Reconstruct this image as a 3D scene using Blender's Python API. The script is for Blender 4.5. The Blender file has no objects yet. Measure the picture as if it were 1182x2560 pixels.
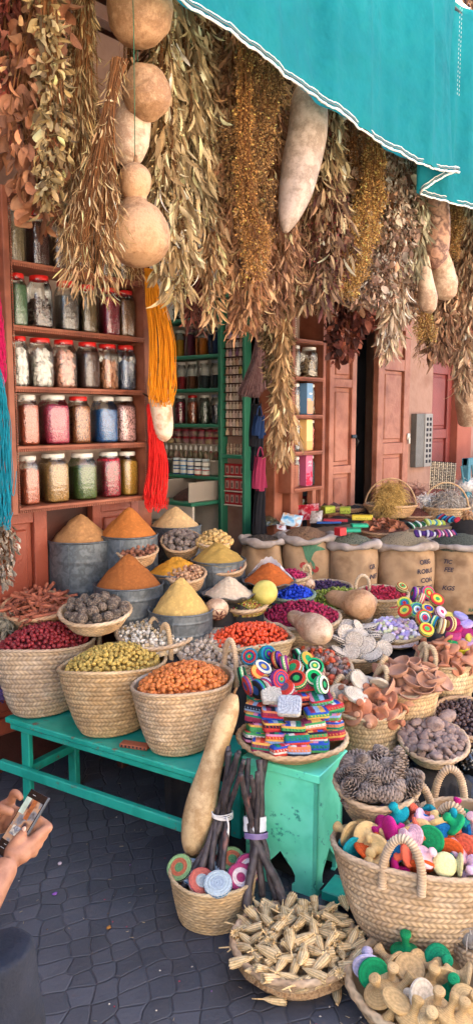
EXPO=2.4; WBT=6100; WBTI=10
import bpy, math, random
import numpy as np
from mathutils import Vector, Matrix, Euler, noise as mnoise
R=math.radians
random.seed(7); rng=np.random.default_rng(11)
S=bpy.context.scene; COL=S.collection
# ---------------------------------------------------------------- camera maths
C0=(-1.80,-2.805,1.6); FP=1920.; PIT=R(7.1)
_n=math.hypot(.755,.656); FW=(.755/_n,.656/_n); RT=(FW[1],-FW[0])
def ray(px,py):
    a=(px-591)/FP; b=(1280-py)/FP
    f=math.cos(PIT)+b*math.sin(PIT); z=-math.sin(PIT)+b*math.cos(PIT)
    return Vector((FW[0]*f+RT[0]*a, FW[1]*f+RT[1]*a, z))
def atz(px,py,z):
    d=ray(px,py); t=(z-C0[2])/d.z; return Vector(C0)+d*t, t
def aty(px,py,y):
    d=ray(px,py); t=(y-C0[1])/d.y; return Vector(C0)+d*t, t
def atx(px,py,x):
    d=ray(px,py); t=(x-C0[0])/d.x; return Vector(C0)+d*t, t
def att(px,py,t): return Vector(C0)+ray(px,py)*t
YAW=-math.atan2(FW[0],FW[1])      # z-rotation that turns +Y to the viewing direction
# ---------------------------------------------------------------- materials
def lin(h):
    if isinstance(h,str):
        h=h.lstrip('#'); h=[int(h[i:i+2],16)/255 for i in (0,2,4)]
    return tuple(((x+.055)/1.055)**2.4 if x>.04045 else x/12.92 for x in h)
MATS={}
def pm(name,cols,scale=12,rough=.8,bump=.25,bscale=80,attr=False,obj=False,metal=0,trans=0,spec=.4,detail=4,coat=0,rand=0,emit=0,weave=0,wear=None,nr=.5,bdist=.01,sss=0):
    if name in MATS: return MATS[name]
    m=bpy.data.materials.new(name); m.use_nodes=True; nt=m.node_tree; N=nt.nodes; L=nt.links
    b=N['Principled BSDF']; b.inputs['Roughness'].default_value=rough; b.inputs['Metallic'].default_value=metal
    b.inputs['Specular IOR Level'].default_value=spec; b.inputs['Coat Weight'].default_value=coat
    if isinstance(cols,str): cols=[cols]
    tc=N.new('ShaderNodeTexCoord'); oi=N.new('ShaderNodeObjectInfo')
    ad=N.new('ShaderNodeVectorMath'); ad.operation='MULTIPLY_ADD'
    L.new(oi.outputs['Random'],ad.inputs[0]); ad.inputs[1].default_value=(7,13,5); L.new(tc.outputs['Object'],ad.inputs[2])
    no=N.new('ShaderNodeTexNoise'); no.inputs['Scale'].default_value=scale; no.inputs['Detail'].default_value=detail; no.inputs['Roughness'].default_value=nr
    L.new(ad.outputs[0],no.inputs['Vector'])
    cr=N.new('ShaderNodeValToRGB'); el=cr.color_ramp.elements
    k=len(cols)
    if k==1: el[0].color=(*lin(cols[0]),1); el[1].color=(*lin(cols[0]),1)
    else:
        el[0].position=.32; el[0].color=(*lin(cols[0]),1); el[1].position=.68; el[1].color=(*lin(cols[-1]),1)
        for i in range(1,k-1):
            e=el.new(.32+.36*i/(k-1)); e.color=(*lin(cols[i]),1)
    L.new(no.outputs['Fac'],cr.inputs['Fac']); out=cr.outputs['Color']
    def mul(a,bb):
        x=N.new('ShaderNodeMix'); x.data_type='RGBA'; x.blend_type='MULTIPLY'; x.inputs[0].default_value=1
        L.new(a,x.inputs[6]); L.new(bb,x.inputs[7]); return x.outputs[2]
    if attr:
        at=N.new('ShaderNodeAttribute'); at.attribute_name='Col'; out=mul(out,at.outputs['Color'])
    if obj: out=mul(out,oi.outputs['Color'])
    if rand:
        hs=N.new('ShaderNodeHueSaturation'); mr=N.new('ShaderNodeMapRange'); L.new(oi.outputs['Random'],mr.inputs[0])
        mr.inputs[3].default_value=1-rand; mr.inputs[4].default_value=1+rand; L.new(mr.outputs[0],hs.inputs['Value'])
        L.new(out,hs.inputs['Color']); out=hs.outputs['Color']
    if wear:
        nw=N.new('ShaderNodeTexNoise'); nw.inputs['Scale'].default_value=16; nw.inputs['Detail'].default_value=9; nw.inputs['Roughness'].default_value=.72; L.new(ad.outputs[0],nw.inputs['Vector'])
        cw=N.new('ShaderNodeValToRGB'); cw.color_ramp.elements[0].position=.60; cw.color_ramp.elements[0].color=(0,0,0,1); cw.color_ramp.elements[1].position=.64; cw.color_ramp.elements[1].color=(1,1,1,1); L.new(nw.outputs['Fac'],cw.inputs[0])
        xw=N.new('ShaderNodeMix'); xw.data_type='RGBA'; L.new(cw.outputs[0],xw.inputs[0]); L.new(out,xw.inputs[6]); xw.inputs[7].default_value=(*lin(wear),1); out=xw.outputs[2]
    L.new(out,b.inputs['Base Color'])
    if bump:
        n2=N.new('ShaderNodeTexNoise'); n2.inputs['Scale'].default_value=bscale; n2.inputs['Detail'].default_value=3
        L.new(ad.outputs[0],n2.inputs['Vector']); bp=N.new('ShaderNodeBump'); bp.inputs['Strength'].default_value=bump; bp.inputs['Distance'].default_value=bdist
        L.new(n2.outputs['Fac'],bp.inputs['Height']); L.new(bp.outputs[0],b.inputs['Normal'])
    if sss:
        b.inputs['Subsurface Weight'].default_value=sss; b.inputs['Subsurface Radius'].default_value=(.01,.005,.003); b.inputs['Subsurface Scale'].default_value=1
    if trans:
        tr=N.new('ShaderNodeBsdfTranslucent'); L.new(out,tr.inputs['Color']); ms=N.new('ShaderNodeMixShader'); ms.inputs[0].default_value=trans
        L.new(b.outputs[0],ms.inputs[1]); L.new(tr.outputs[0],ms.inputs[2]); L.new(ms.outputs[0],N['Material Output'].inputs[0])
    if emit:
        L.new(out,b.inputs['Emission Color']); b.inputs['Emission Strength'].default_value=emit
    MATS[name]=m; return m
def glass(name,tint='#ffffff',gl=1.0):
    if name in MATS: return MATS[name]
    m=bpy.data.materials.new(name); m.use_nodes=True; N=m.node_tree.nodes; L=m.node_tree.links
    N.remove(N['Principled BSDF']); t=N.new('ShaderNodeBsdfTransparent'); t.inputs[0].default_value=(*lin(tint),1)
    g=N.new('ShaderNodeBsdfGlossy'); g.inputs['Roughness'].default_value=.03; g.inputs[0].default_value=(gl,gl,gl,1)
    f=N.new('ShaderNodeFresnel'); f.inputs[0].default_value=1.5
    no=N.new('ShaderNodeTexNoise'); no.inputs['Scale'].default_value=14; bp=N.new('ShaderNodeBump'); bp.inputs['Strength'].default_value=.18; bp.inputs['Distance'].default_value=.02
    L.new(no.outputs['Fac'],bp.inputs['Height']); L.new(bp.outputs[0],g.inputs['Normal']); L.new(bp.outputs[0],f.inputs['Normal'])
    mr=N.new('ShaderNodeMath'); mr.operation='MULTIPLY_ADD'; L.new(f.outputs[0],mr.inputs[0]); mr.inputs[1].default_value=1.2; mr.inputs[2].default_value=.05
    x=N.new('ShaderNodeMixShader'); L.new(mr.outputs[0],x.inputs[0]); L.new(t.outputs[0],x.inputs[1]); L.new(g.outputs[0],x.inputs[2])
    L.new(x.outputs[0],N['Material Output'].inputs[0]); MATS[name]=m; return m
# ---------------------------------------------------------------- geometry
def mesh(name,V,F,mat,parent=None,col=None,smooth=True,loc=None,link=True):
    """F: (n,4) / (n,3) array or list of those arrays"""
    V=np.asarray(V,dtype=np.float32).reshape(-1,3)
    if not isinstance(F,list): F=[F]
    F=[np.asarray(f,dtype=np.int32) for f in F if len(f)]
    me=bpy.data.meshes.new(name); me.vertices.add(len(V)); me.vertices.foreach_set('co',V.ravel())
    tot=np.concatenate([np.full(len(f),f.shape[1],dtype=np.int32) for f in F]); li=np.concatenate([f.ravel() for f in F])
    me.loops.add(len(li)); me.loops.foreach_set('vertex_index',li)
    me.polygons.add(len(tot)); st=np.zeros(len(tot),dtype=np.int32); st[1:]=np.cumsum(tot)[:-1]
    me.polygons.foreach_set('loop_start',st); me.polygons.foreach_set('loop_total',tot)
    me.update(calc_edges=True)
    me.polygons.foreach_set('use_smooth',np.full(len(tot),bool(smooth)))
    if col is not None:
        a=me.color_attributes.new('Col','FLOAT_COLOR','POINT'); c=np.ones((len(V),4),dtype=np.float32); c[:,:3]=col; a.data.foreach_set('color',c.ravel())
    if mat: me.materials.append(mat)
    if not link: return me
    o=bpy.data.objects.new(name,me); COL.objects.link(o)
    if parent: o.parent=parent
    if loc is not None: o.location=loc
    return o
class G:
    def __init__(s): s.V=[];s.Q=[];s.T=[];s.C=[];s.n=0
    def add(s,V,F,col=(1,1,1)):
        V=np.asarray(V,float).reshape(-1,3)
        for f in (F if isinstance(F,list) else [F]):
            f=np.asarray(f)
            if len(f)==0: continue
            (s.Q if f.shape[1]==4 else s.T).append(f+s.n)
        s.V.append(V); c=np.empty((len(V),3)); c[:]=col; s.C.append(c); s.n+=len(V); return s
    def get(s):
        F=[]
        if s.Q: F.append(np.concatenate(s.Q))
        if s.T: F.append(np.concatenate(s.T))
        return np.concatenate(s.V),F,np.concatenate(s.C)
    def build(s,name,mat,parent=None,smooth=True,loc=None,link=True):
        V,F,C=s.get(); return mesh(name,V,F,mat,parent,C,smooth,loc,link)
def grid_faces(nu,nv,wrap=False):
    """nu rings (rows) of nv points"""
    i=np.arange(nu-1)[:,None]; j=np.arange(nv if wrap else nv-1)[None,:]; j2=(j+1)%nv
    return np.stack([i*nv+j+0*i,i*nv+j2,(i+1)*nv+j2,(i+1)*nv+j],-1).reshape(-1,4)
def fib(p,n):   # superellipse angle
    a=np.linspace(0,2*np.pi,n,endpoint=False); c,s=np.cos(a),np.sin(a)
    r=(np.abs(c)**p+np.abs(s)**p)**(-1/p); return c*r,s*r,a
def lathe(prof,n=32,p=2,rx=1,ry=1,cap=True):
    prof=np.array(prof,float); c,s,a=fib(p,n)
    V=np.stack([prof[:,0:1]*c*rx,prof[:,0:1]*s*ry,np.repeat(prof[:,1:2],n,1)],-1).reshape(-1,3)
    F=[grid_faces(len(prof),n,True)]
    if cap:
        for row,flip in ((0,True),(len(prof)-1,False)):
            if prof[row,0]>1e-5:
                V=np.vstack([V,[[0,0,prof[row,1]]]]); k=len(V)-1; j=np.arange(n)+row*n; j2=(np.arange(n)+1)%n+row*n
                F.append(np.stack([np.full(n,k),j2,j],1) if flip else np.stack([np.full(n,k),j,j2],1))
    return V,F
def bx(x0,x1,y0,y1,z0,z1,b=.003):
    """box with chamfered edges"""
    b=min(b,(x1-x0)*.3,(y1-y0)*.3,(z1-z0)*.3); c=np.array([(x0+x1)/2,(y0+y1)/2,(z0+z1)/2]); h=np.array([x1-x0,y1-y0,z1-z0])/2
    V=[];idx={}
    for sx in(-1,1):
        for sy in(-1,1):
            for sz in(-1,1):
                s=np.array([sx,sy,sz])
                for k in range(3):
                    d=h-b; d=d.copy(); d[k]=h[k]; idx[(sx,sy,sz,k)]=len(V); V.append(c+s*d)
    Q=[];T=[]
    for k in range(3):
        i,j=[q for q in range(3) if q!=k]
        for sg in(-1,1):
            f=[]
            for a,bb in((-1,-1),(1,-1),(1,1),(-1,1)):
                s=[0,0,0]; s[k]=sg; s[i]=a; s[j]=bb; f.append(idx[(*s,k)])
            Q.append(f if (sg>0)==(k!=1) else f[::-1])
    for k in range(3):     # edges parallel to axis k
        i,j=[q for q in range(3) if q!=k]
        for a in(-1,1):
            for bb in(-1,1):
                s1=[0,0,0];s1[i]=a;s1[j]=bb;s1[k]=-1;s2=list(s1);s2[k]=1
                Q.append([idx[(*s1,i)],idx[(*s2,i)],idx[(*s2,j)],idx[(*s1,j)]])
    for sx in(-1,1):
        for sy in(-1,1):
            for sz in(-1,1): T.append([idx[(sx,sy,sz,k)] for k in range(3)])
    return np.array(V),[np.array(Q),np.array(T)]
def frames(P):
    P=np.asarray(P,float); T=np.gradient(P,axis=0); T/=np.linalg.norm(T,axis=1)[:,None]+1e-12
    a=np.array([0,0,1.]) if abs(T[0][2])<.9 else np.array([1.,0,0]); n=np.cross(T[0],a); n/=np.linalg.norm(n); Ns=[n]
    for i in range(1,len(P)):
        n=Ns[-1]-T[i]*np.dot(Ns[-1],T[i]); n/=np.linalg.norm(n)+1e-12; Ns.append(n)
    Ns=np.array(Ns); return P,T,Ns,np.cross(T,Ns)
def tube(P,r,n=8,cap=True,twist=0,lob=0,la=0,p=2):
    P,T,A,B=frames(P); m=len(P); r=np.broadcast_to(np.asarray(r,float),(m,)); c,s,a=fib(p,n)
    rr=r[:,None]*np.ones(n)
    if lob:
        d=np.concatenate([[0],np.cumsum(np.linalg.norm(np.diff(P,axis=0),axis=1))])
        ph=a[None,:]*lob+twist*d[:,None]; rr=rr*(1-la+la*np.abs(np.cos(ph/2)))
    V=(P[:,None,:]+rr[...,None]*(c[None,:,None]*A[:,None,:]+s[None,:,None]*B[:,None,:])).reshape(-1,3)
    F=[grid_faces(m,n,True)]
    if cap:
        V=np.vstack([V,P[:1],P[-1:]]); k=m*n; j=np.arange(n); j2=(j+1)%n
        F+= [np.stack([np.full(n,k),j2,j],1),np.stack([np.full(n,k+1),j+(m-1)*n,j2+(m-1)*n],1)]
    return V,F
def smooth_path(pts,n):
    pts=np.asarray(pts,float); m=len(pts); t=np.linspace(0,m-1,n); out=[]
    for x in t:
        i=min(int(x),m-2); f=x-i; p0=pts[max(i-1,0)];p1=pts[i];p2=pts[i+1];p3=pts[min(i+2,m-1)]
        out.append(.5*((2*p1)+(-p0+p2)*f+(2*p0-5*p1+4*p2-p3)*f*f+(-p0+3*p1-3*p2+p3)*f**3))
    return np.array(out)
def fnoise(V,sc,seed=0):
    """cheap smooth pseudo noise in [-1,1] from summed sines"""
    r=np.random.default_rng(seed); o=np.zeros(len(V))
    for k in range(7):
        d=r.normal(size=3); d/=np.linalg.norm(d); f=sc*(.6+1.1*r.random())*(1+k*.35); o+=np.sin(V@d*f+r.random()*6.28)/(1+k*.35)
    return o/3
_ico={}
def ico(sub):
    if sub not in _ico:
        import bmesh
        b=bmesh.new(); bmesh.ops.create_icosphere(b,subdivisions=sub,radius=1); V=np.array([v.co[:] for v in b.verts]); F=np.array([[v.index for v in f.verts] for f in b.faces]); b.free(); _ico[sub]=(V,F)
    return _ico[sub]
def lump(seed,sub=2,amp=.2,sc=2.5,el=(1,1,1),flat=False):
    V,F=ico(sub); V=V*(1+amp*fnoise(V,sc,seed))[:,None]*np.array(el)
    return V,F
def rotm(rx=0,ry=0,rz=0): return np.array(Euler((rx,ry,rz)).to_matrix())
def rrot(): return np.array(Euler((random.uniform(0,6.28),random.uniform(0,6.28),random.uniform(0,6.28))).to_matrix())
# ---------------------------------------------------------------- objects
def meta(o,label=None,cat=None,group=None,kind=None):
    if label: o['label']=label
    if cat: o['category']=cat
    if group: o['group']=group
    if kind: o['kind']=kind
    return o
def thing(name,label,cat,loc=(0,0,0),rz=0,group=None,rot=None):
    o=bpy.data.objects.new(name,None); COL.objects.link(o); o.empty_display_size=.05
    o.location=loc; o.rotation_euler=rot if rot is not None else (0,0,rz); return meta(o,label,cat,group)
def inst(name,me,M,label,cat,group=None,color=None,parts=()):
    o=bpy.data.objects.new(name,me); COL.objects.link(o); o.matrix_world=M
    if color is not None: o.color=(*color,1)
    meta(o,label,cat,group)
    for pn,pme in parts:
        c=bpy.data.objects.new(pn,pme); COL.objects.link(c); c.parent=o
        if color is not None: c.color=(*color,1)
    return o
def MX(loc,rot=(0,0,0),sc=1):
    if isinstance(sc,(int,float)): sc=(sc,)*3
    return Matrix.LocRotScale(Vector(loc),Euler(rot),Vector(sc))
STRAW=lambda: pm('palm_weave',['#c9b59e','#baa38a','#d4c4b0'],scale=6,rough=.75,attr=True,bump=.2,bscale=300,bdist=.002)
def weave_mesh(rx,ry,h,tap=.7,rows=13,M=70,amp=.004,pw=.8,N=None,lip=0,tint=(1,1,1),warp=0,sq=2,floor=.5,seed=1,belly=0):
    """woven outer wall, plain inner wall, inner floor; origin at the base centre"""
    N=N or M*5; nr=rows*5+1
    a=np.linspace(0,2*np.pi,N,endpoint=False); t=np.linspace(0,1,nr)
    A,T=np.meshgrid(a,t); f=(tap+(1-tap)*T**pw+belly*np.sin(np.pi*T))
    k=np.floor(T*rows-1e-6); y=T*rows-k; s=np.where(k%2==0,1,-1)
    ph=A*M/(2*np.pi)+s*(y-.5)*1.0
    d=np.abs(np.sin(np.pi*ph))**.7*(.2+.8*np.abs(np.sin(np.pi*y))**.6)
    c,sn=np.cos(A),np.sin(A); q=(np.abs(c)**sq+np.abs(sn)**sq)**(-1/sq)
    wob=1+.012*np.sin(3*A+seed)+.01*np.sin(5*A+2*seed+T*3)
    X=c*q*(rx*f*wob+amp*d); Y=sn*q*(ry*f*wob+amp*d); zz=T*h+warp*T*np.cos(2*(A-.6))*h
    V=np.stack([X,Y,zz],-1).reshape(-1,3)
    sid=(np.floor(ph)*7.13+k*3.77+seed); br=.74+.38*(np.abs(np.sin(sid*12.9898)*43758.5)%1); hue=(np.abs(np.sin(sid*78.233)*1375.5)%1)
    br=br*(1-.62*(1-d)**1.5)*1.12  # grooves between strands darkened in the colour, as crease shade
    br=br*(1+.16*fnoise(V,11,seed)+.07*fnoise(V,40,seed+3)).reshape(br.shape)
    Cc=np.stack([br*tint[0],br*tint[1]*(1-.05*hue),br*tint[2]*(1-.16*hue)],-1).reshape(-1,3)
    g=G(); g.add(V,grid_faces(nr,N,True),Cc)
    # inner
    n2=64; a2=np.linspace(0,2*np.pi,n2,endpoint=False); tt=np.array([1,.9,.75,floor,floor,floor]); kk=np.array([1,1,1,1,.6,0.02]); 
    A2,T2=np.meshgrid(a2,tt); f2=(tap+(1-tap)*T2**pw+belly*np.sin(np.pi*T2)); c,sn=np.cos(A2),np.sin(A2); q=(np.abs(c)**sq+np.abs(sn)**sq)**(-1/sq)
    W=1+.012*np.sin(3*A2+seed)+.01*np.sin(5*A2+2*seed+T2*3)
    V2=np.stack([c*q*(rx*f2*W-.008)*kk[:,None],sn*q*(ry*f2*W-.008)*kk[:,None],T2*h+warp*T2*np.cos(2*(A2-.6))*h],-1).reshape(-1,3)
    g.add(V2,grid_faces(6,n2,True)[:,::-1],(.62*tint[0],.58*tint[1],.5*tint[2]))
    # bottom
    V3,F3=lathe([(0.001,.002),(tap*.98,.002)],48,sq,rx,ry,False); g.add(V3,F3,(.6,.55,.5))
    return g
def rope_geo(P,r,tint=(1,1,1),n=10,pitch=None,strands=3,seed=0,la=.35):
    P=np.asarray(P,float); d=np.linalg.norm(np.diff(P,axis=0),axis=1).sum(); m=len(P)
    tw=2*np.pi/(pitch or r*3)
    V,F=tube(P,r,n,True,tw,strands,la)
    L=np.concatenate([[0],np.cumsum(np.linalg.norm(np.diff(P,axis=0),axis=1))]); a=np.linspace(0,2*np.pi,n,endpoint=False)
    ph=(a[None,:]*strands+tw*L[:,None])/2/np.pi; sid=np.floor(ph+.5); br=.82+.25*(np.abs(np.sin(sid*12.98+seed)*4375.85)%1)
    br=br*(.5+.5*np.abs(np.cos(ph*np.pi)))*1.1; br=np.concatenate([br.ravel(),[.8,.8]])  # strand colour dims in the rope grooves, shade put into the vertices
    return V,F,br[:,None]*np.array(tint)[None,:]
def rim_path(rx,ry,h,sq=2,seed=1,warp=0,n=200,T=1):
    a=np.linspace(0,2*np.pi,n+1); c,s=np.cos(a),np.sin(a); q=(np.abs(c)**sq+np.abs(s)**sq)**(-1/sq); w=1+.012*np.sin(3*a+seed)+.01*np.sin(5*a+2*seed+3)
    return np.stack([c*q*rx*w,s*q*ry*w,h+warp*np.cos(2*(a-.6))*h],-1)
def basket(name,label,loc,rx,ry,h,rz=0,tilt=0,handles=None,rim=.009,group=None,cat='basket',tint=(1,1,1),hr=.011,**kw):
    """handles: list of (angle, width, height, lean)"""
    M=Matrix.Rotation(R(tilt),4,Vector((RT[0],RT[1],0))) if tilt else Matrix.Identity(4)   # tilts its mouth toward the street
    t=thing(name,label,cat,loc,group=group); t.matrix_world=Matrix.Translation(loc)@M@Matrix.Rotation(rz,4,'Z')
    seed=kw.get('seed',1); sq=kw.get('sq',2); warp=kw.get('warp',0)
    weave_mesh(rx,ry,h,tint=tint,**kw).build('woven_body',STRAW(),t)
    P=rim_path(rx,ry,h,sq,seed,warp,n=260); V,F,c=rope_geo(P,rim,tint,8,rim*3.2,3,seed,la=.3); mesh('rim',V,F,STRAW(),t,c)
    for (an,w,hh,lean) in (handles or []):
        cx,cy=math.cos(an)*rx,math.sin(an)*ry; tx,ty=-math.sin(an),math.cos(an)
        pts=[]
        for q in np.linspace(-.25,math.pi+.25,9):
            pts.append((cx+tx*w*math.cos(q)+math.cos(an)*(.008-lean*max(0,math.sin(q))),cy+ty*w*math.cos(q)+math.sin(an)*(.008-lean*max(0,math.sin(q))),h+warp*h*math.cos(2*(an-.6))-.02+hh*max(-.3,math.sin(q))*1.0))
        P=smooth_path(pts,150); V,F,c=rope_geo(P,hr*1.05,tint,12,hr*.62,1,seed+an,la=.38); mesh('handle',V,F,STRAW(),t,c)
    return t
# piles of single items -------------------------------------------------
def dome_pts(rx,ry,item,n=None,dome=.05,jit=.3,pw=2,shrink=.92,tries=4000):
    """poisson-ish points over an elliptical dome; returns (x,y,z) list highest last"""
    out=[]; d2=(item*.82)**2
    for _ in range(tries):
        a=random.uniform(0,6.283); r=math.sqrt(random.random())*shrink; x=r*math.cos(a)*rx; y=r*math.sin(a)*ry
        if all((x-p[0])**2+(y-p[1])**2>d2 for p in out):
            out.append((x,y,dome*(1-r**pw)+random.uniform(-jit,jit)*item*.5))
            if n and len(out)>=n: break
    return out
def pile(name,meshes,T,rx,ry,item,label,cat,group,n=None,dome=.05,z0=0,colors=None,labels=None,rot='any',sc=(.85,1.15),layers=1,fill=None,shrink=.92,pw=2,jit=.3,parts=None,flatrot=.35,reject=None):
    """T: world matrix of the mouth of the vessel; every item is a thing of its own"""
    res=[]
    for ly in range(layers-1,-1,-1):
        for (x,y,z) in dome_pts(rx,ry,item*(1 if ly==0 else 1.1),n,dome,jit,pw,shrink*(1-.05*ly)):
            if reject and reject(x,y): continue
            me=random.choice(meshes); s=random.uniform(*sc)
            if rot=='any': e=(random.uniform(0,6.28),random.uniform(0,6.28),random.uniform(0,6.28))
            elif rot=='flat': e=(random.gauss(0,flatrot),random.gauss(0,flatrot),random.uniform(0,6.28))
            elif rot=='lie': e=(random.gauss(0,flatrot),math.pi/2+random.gauss(0,flatrot),random.uniform(0,6.28))
            M=T@MX((x,y,z0+z-ly*item*.55),e,s)
            c=None; lb=label
            if colors:
                k=random.choice(range(len(colors))); c=lin(colors[k]); 
                if labels: lb=labels[k]
            res.append(inst(name,me,M,lb,cat,group,c,parts or ()))
    return res
def heap(name,T,rx,ry,dome,mat,label=None,cat=None,z0=0,n=64,rings=24,amp=.004,bs=150,kind=None,pw=2,seed=0,edge=.02,flat=1):
    """continuous mound surface"""
    rr=np.linspace(0.001,1,rings); a=np.linspace(0,2*np.pi,n,endpoint=False); A,Q=np.meshgrid(a,rr)
    V=np.stack([np.cos(A)*Q*rx,np.sin(A)*Q*ry,z0+dome*(1-Q**pw)-edge*(Q>.99)],-1).reshape(-1,3); V[:,2]+=amp*fnoise(V,bs,seed)
    o=mesh(name,V,grid_faces(rings,n,True),mat); o.matrix_world=T
    if label: meta(o,label,cat,kind=kind)
    return o
# ================================================================ setting
def text_geo(body,size,bold=0,shear=0,res=3):
    cu=bpy.data.curves.new('t','FONT'); cu.body=body; cu.size=size; cu.resolution_u=res; cu.offset=bold; cu.shear=shear; cu.align_x='CENTER'
    o=bpy.data.objects.new('t',cu); COL.objects.link(o); dg=bpy.context.evaluated_depsgraph_get(); me=bpy.data.meshes.new_from_object(o.evaluated_get(dg))
    me.calc_loop_triangles(); V=np.array([v.co[:] for v in me.vertices]); F=np.array([t.vertices[:] for t in me.loop_triangles]); 
    bpy.data.objects.remove(o); bpy.data.curves.remove(cu); bpy.data.meshes.remove(me); return V,F
# ---- world, sun, camera
W=bpy.data.worlds.new('World'); S.world=W; W.use_nodes=True; wn=W.node_tree
sky=wn.nodes.new('ShaderNodeTexSky'); sky.sky_type='NISHITA'; sky.sun_disc=False
ELEV=R(57); AZ=R(25)       # the sun stands behind the shop, a little towards its far end
sky.sun_elevation=ELEV; sky.sun_rotation=AZ; sky.dust_density=2.5; sky.air_density=1.0
bg=wn.nodes['Background']; bg.inputs[1].default_value=.15; wn.links.new(sky.outputs[0],bg.inputs[0])
sl=bpy.data.lights.new('sun','SUN'); sl.energy=5; sl.angle=R(.5); sl.color=(1,.95,.87); so=bpy.data.objects.new('sun',sl); COL.objects.link(so)
sd=Vector((math.sin(AZ)*math.cos(ELEV),math.cos(AZ)*math.cos(ELEV),math.sin(ELEV))); so.rotation_euler=sd.to_track_quat('Z','Y').to_euler()
cam=bpy.data.cameras.new('camera'); co=bpy.data.objects.new('camera',cam); COL.objects.link(co); S.camera=co
co.location=C0; co.rotation_euler=(math.pi/2-PIT,0,YAW); cam.sensor_fit='VERTICAL'; cam.sensor_height=36; cam.lens=36*FP/2560; cam.clip_end=500; cam.clip_start=.02
S.view_settings.view_transform='Standard'; S.view_settings.look='None'; S.view_settings.exposure=EXPO; S.view_settings.gamma=1
S.render.engine='CYCLES'; S.cycles.use_denoising=True; S.cycles.max_bounces=8; S.cycles.transparent_max_bounces=24; S.cycles.diffuse_bounces=4; S.cycles.glossy_bounces=3; S.cycles.caustics_reflective=False
S.view_settings.use_white_balance=True; S.view_settings.white_balance_temperature=WBT; S.view_settings.white_balance_tint=WBTI
# ---- ground: cobbles
gm=bpy.data.materials.new('basalt_setts'); gm.use_nodes=True; nt=gm.node_tree; N=nt.nodes; L=nt.links; b=N['Principled BSDF']
tc=N.new('ShaderNodeTexCoord'); n1=N.new('ShaderNodeTexNoise'); n1.inputs['Scale'].default_value=3.2; n1.inputs['Detail'].default_value=3; L.new(tc.outputs['Object'],n1.inputs['Vector'])
va=N.new('ShaderNodeVectorMath'); va.operation='MULTIPLY_ADD'; L.new(n1.outputs['Color'],va.inputs[0]); va.inputs[1].default_value=(.10,.10,0); L.new(tc.outputs['Object'],va.inputs[2])
mp=N.new('ShaderNodeMapping'); mp.inputs['Rotation'].default_value=(0,0,.55); mp.inputs['Scale'].default_value=(12.5,15.5,1); L.new(va.outputs[0],mp.inputs['Vector'])
vo=N.new('ShaderNodeTexVoronoi'); vo.voronoi_dimensions='2D'; vo.feature='DISTANCE_TO_EDGE'; vo.inputs['Scale'].default_value=1; vo.inputs['Randomness'].default_value=.42; L.new(mp.outputs[0],vo.inputs['Vector'])
vc=N.new('ShaderNodeTexVoronoi'); vc.voronoi_dimensions='2D'; vc.inputs['Scale'].default_value=1; vc.inputs['Randomness'].default_value=.42; L.new(mp.outputs[0],vc.inputs['Vector'])
mr=N.new('ShaderNodeMapRange'); mr.interpolation_type='SMOOTHSTEP'; mr.inputs[1].default_value=0; mr.inputs[2].default_value=.07; L.new(vo.outputs['Distance'],mr.inputs[0])
n2=N.new('ShaderNodeTexNoise'); n2.inputs['Scale'].default_value=70; n2.inputs['Detail'].default_value=5; L.new(tc.outputs['Object'],n2.inputs['Vector'])
n3=N.new('ShaderNodeTexNoise'); n3.inputs['Scale'].default_value=1.6; n3.inputs['Detail'].default_value=4; L.new(tc.outputs['Object'],n3.inputs['Vector'])
cr=N.new('ShaderNodeValToRGB'); cr.color_ramp.elements[0].position=.3; cr.color_ramp.elements[0].color=(*lin('#35373f'),1); cr.color_ramp.elements[1].position=.7; cr.color_ramp.elements[1].color=(*lin('#575962'),1); L.new(n3.outputs['Fac'],cr.inputs[0])
hs=N.new('ShaderNodeHueSaturation'); m2=N.new('ShaderNodeMapRange'); L.new(vc.outputs['Color'],m2.inputs[0]); m2.inputs[3].default_value=.74; m2.inputs[4].default_value=1.25; L.new(m2.outputs[0],hs.inputs['Value']); L.new(cr.outputs[0],hs.inputs['Color'])
mx=N.new('ShaderNodeMix'); mx.data_type='RGBA'; mx.inputs[6].default_value=(*lin('#34353d'),1); nj=N.new('ShaderNodeTexNoise'); nj.inputs['Scale'].default_value=5; nj.inputs['Detail'].default_value=4; L.new(tc.outputs['Object'],nj.inputs['Vector']); mj=N.new('ShaderNodeMath'); mj.operation='MAXIMUM'; L.new(mr.outputs[0],mj.inputs[0]); mk_=N.new('ShaderNodeMapRange'); mk_.inputs[1].default_value=.42; mk_.inputs[2].default_value=.62; L.new(nj.outputs['Fac'],mk_.inputs[0]); L.new(mk_.outputs[0],mj.inputs[1]); L.new(mj.outputs[0],mx.inputs[0]); L.new(hs.outputs[0],mx.inputs[7]); L.new(mx.outputs[2],b.inputs['Base Color'])
ma=N.new('ShaderNodeMath'); ma.operation='MULTIPLY_ADD'; L.new(n2.outputs['Fac'],ma.inputs[0]); ma.inputs[1].default_value=.75; L.new(mr.outputs[0],ma.inputs[2])
ma2=N.new('ShaderNodeMath'); ma2.operation='MULTIPLY_ADD'; L.new(vc.outputs['Color'],ma2.inputs[0]); ma2.inputs[1].default_value=.35; L.new(ma.outputs[0],ma2.inputs[2])
bp=N.new('ShaderNodeBump'); bp.inputs['Strength'].default_value=.9; bp.inputs['Distance'].default_value=.0032; L.new(ma2.outputs[0],bp.inputs['Height']); L.new(bp.outputs[0],b.inputs['Normal']); b.inputs['Roughness'].default_value=.62
g=mesh('ground',[(-60,-60,0),(60,-60,0),(60,60,0),(-60,60,0)],np.array([[0,1,2,3]]),gm); meta(g,kind='structure')
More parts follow.
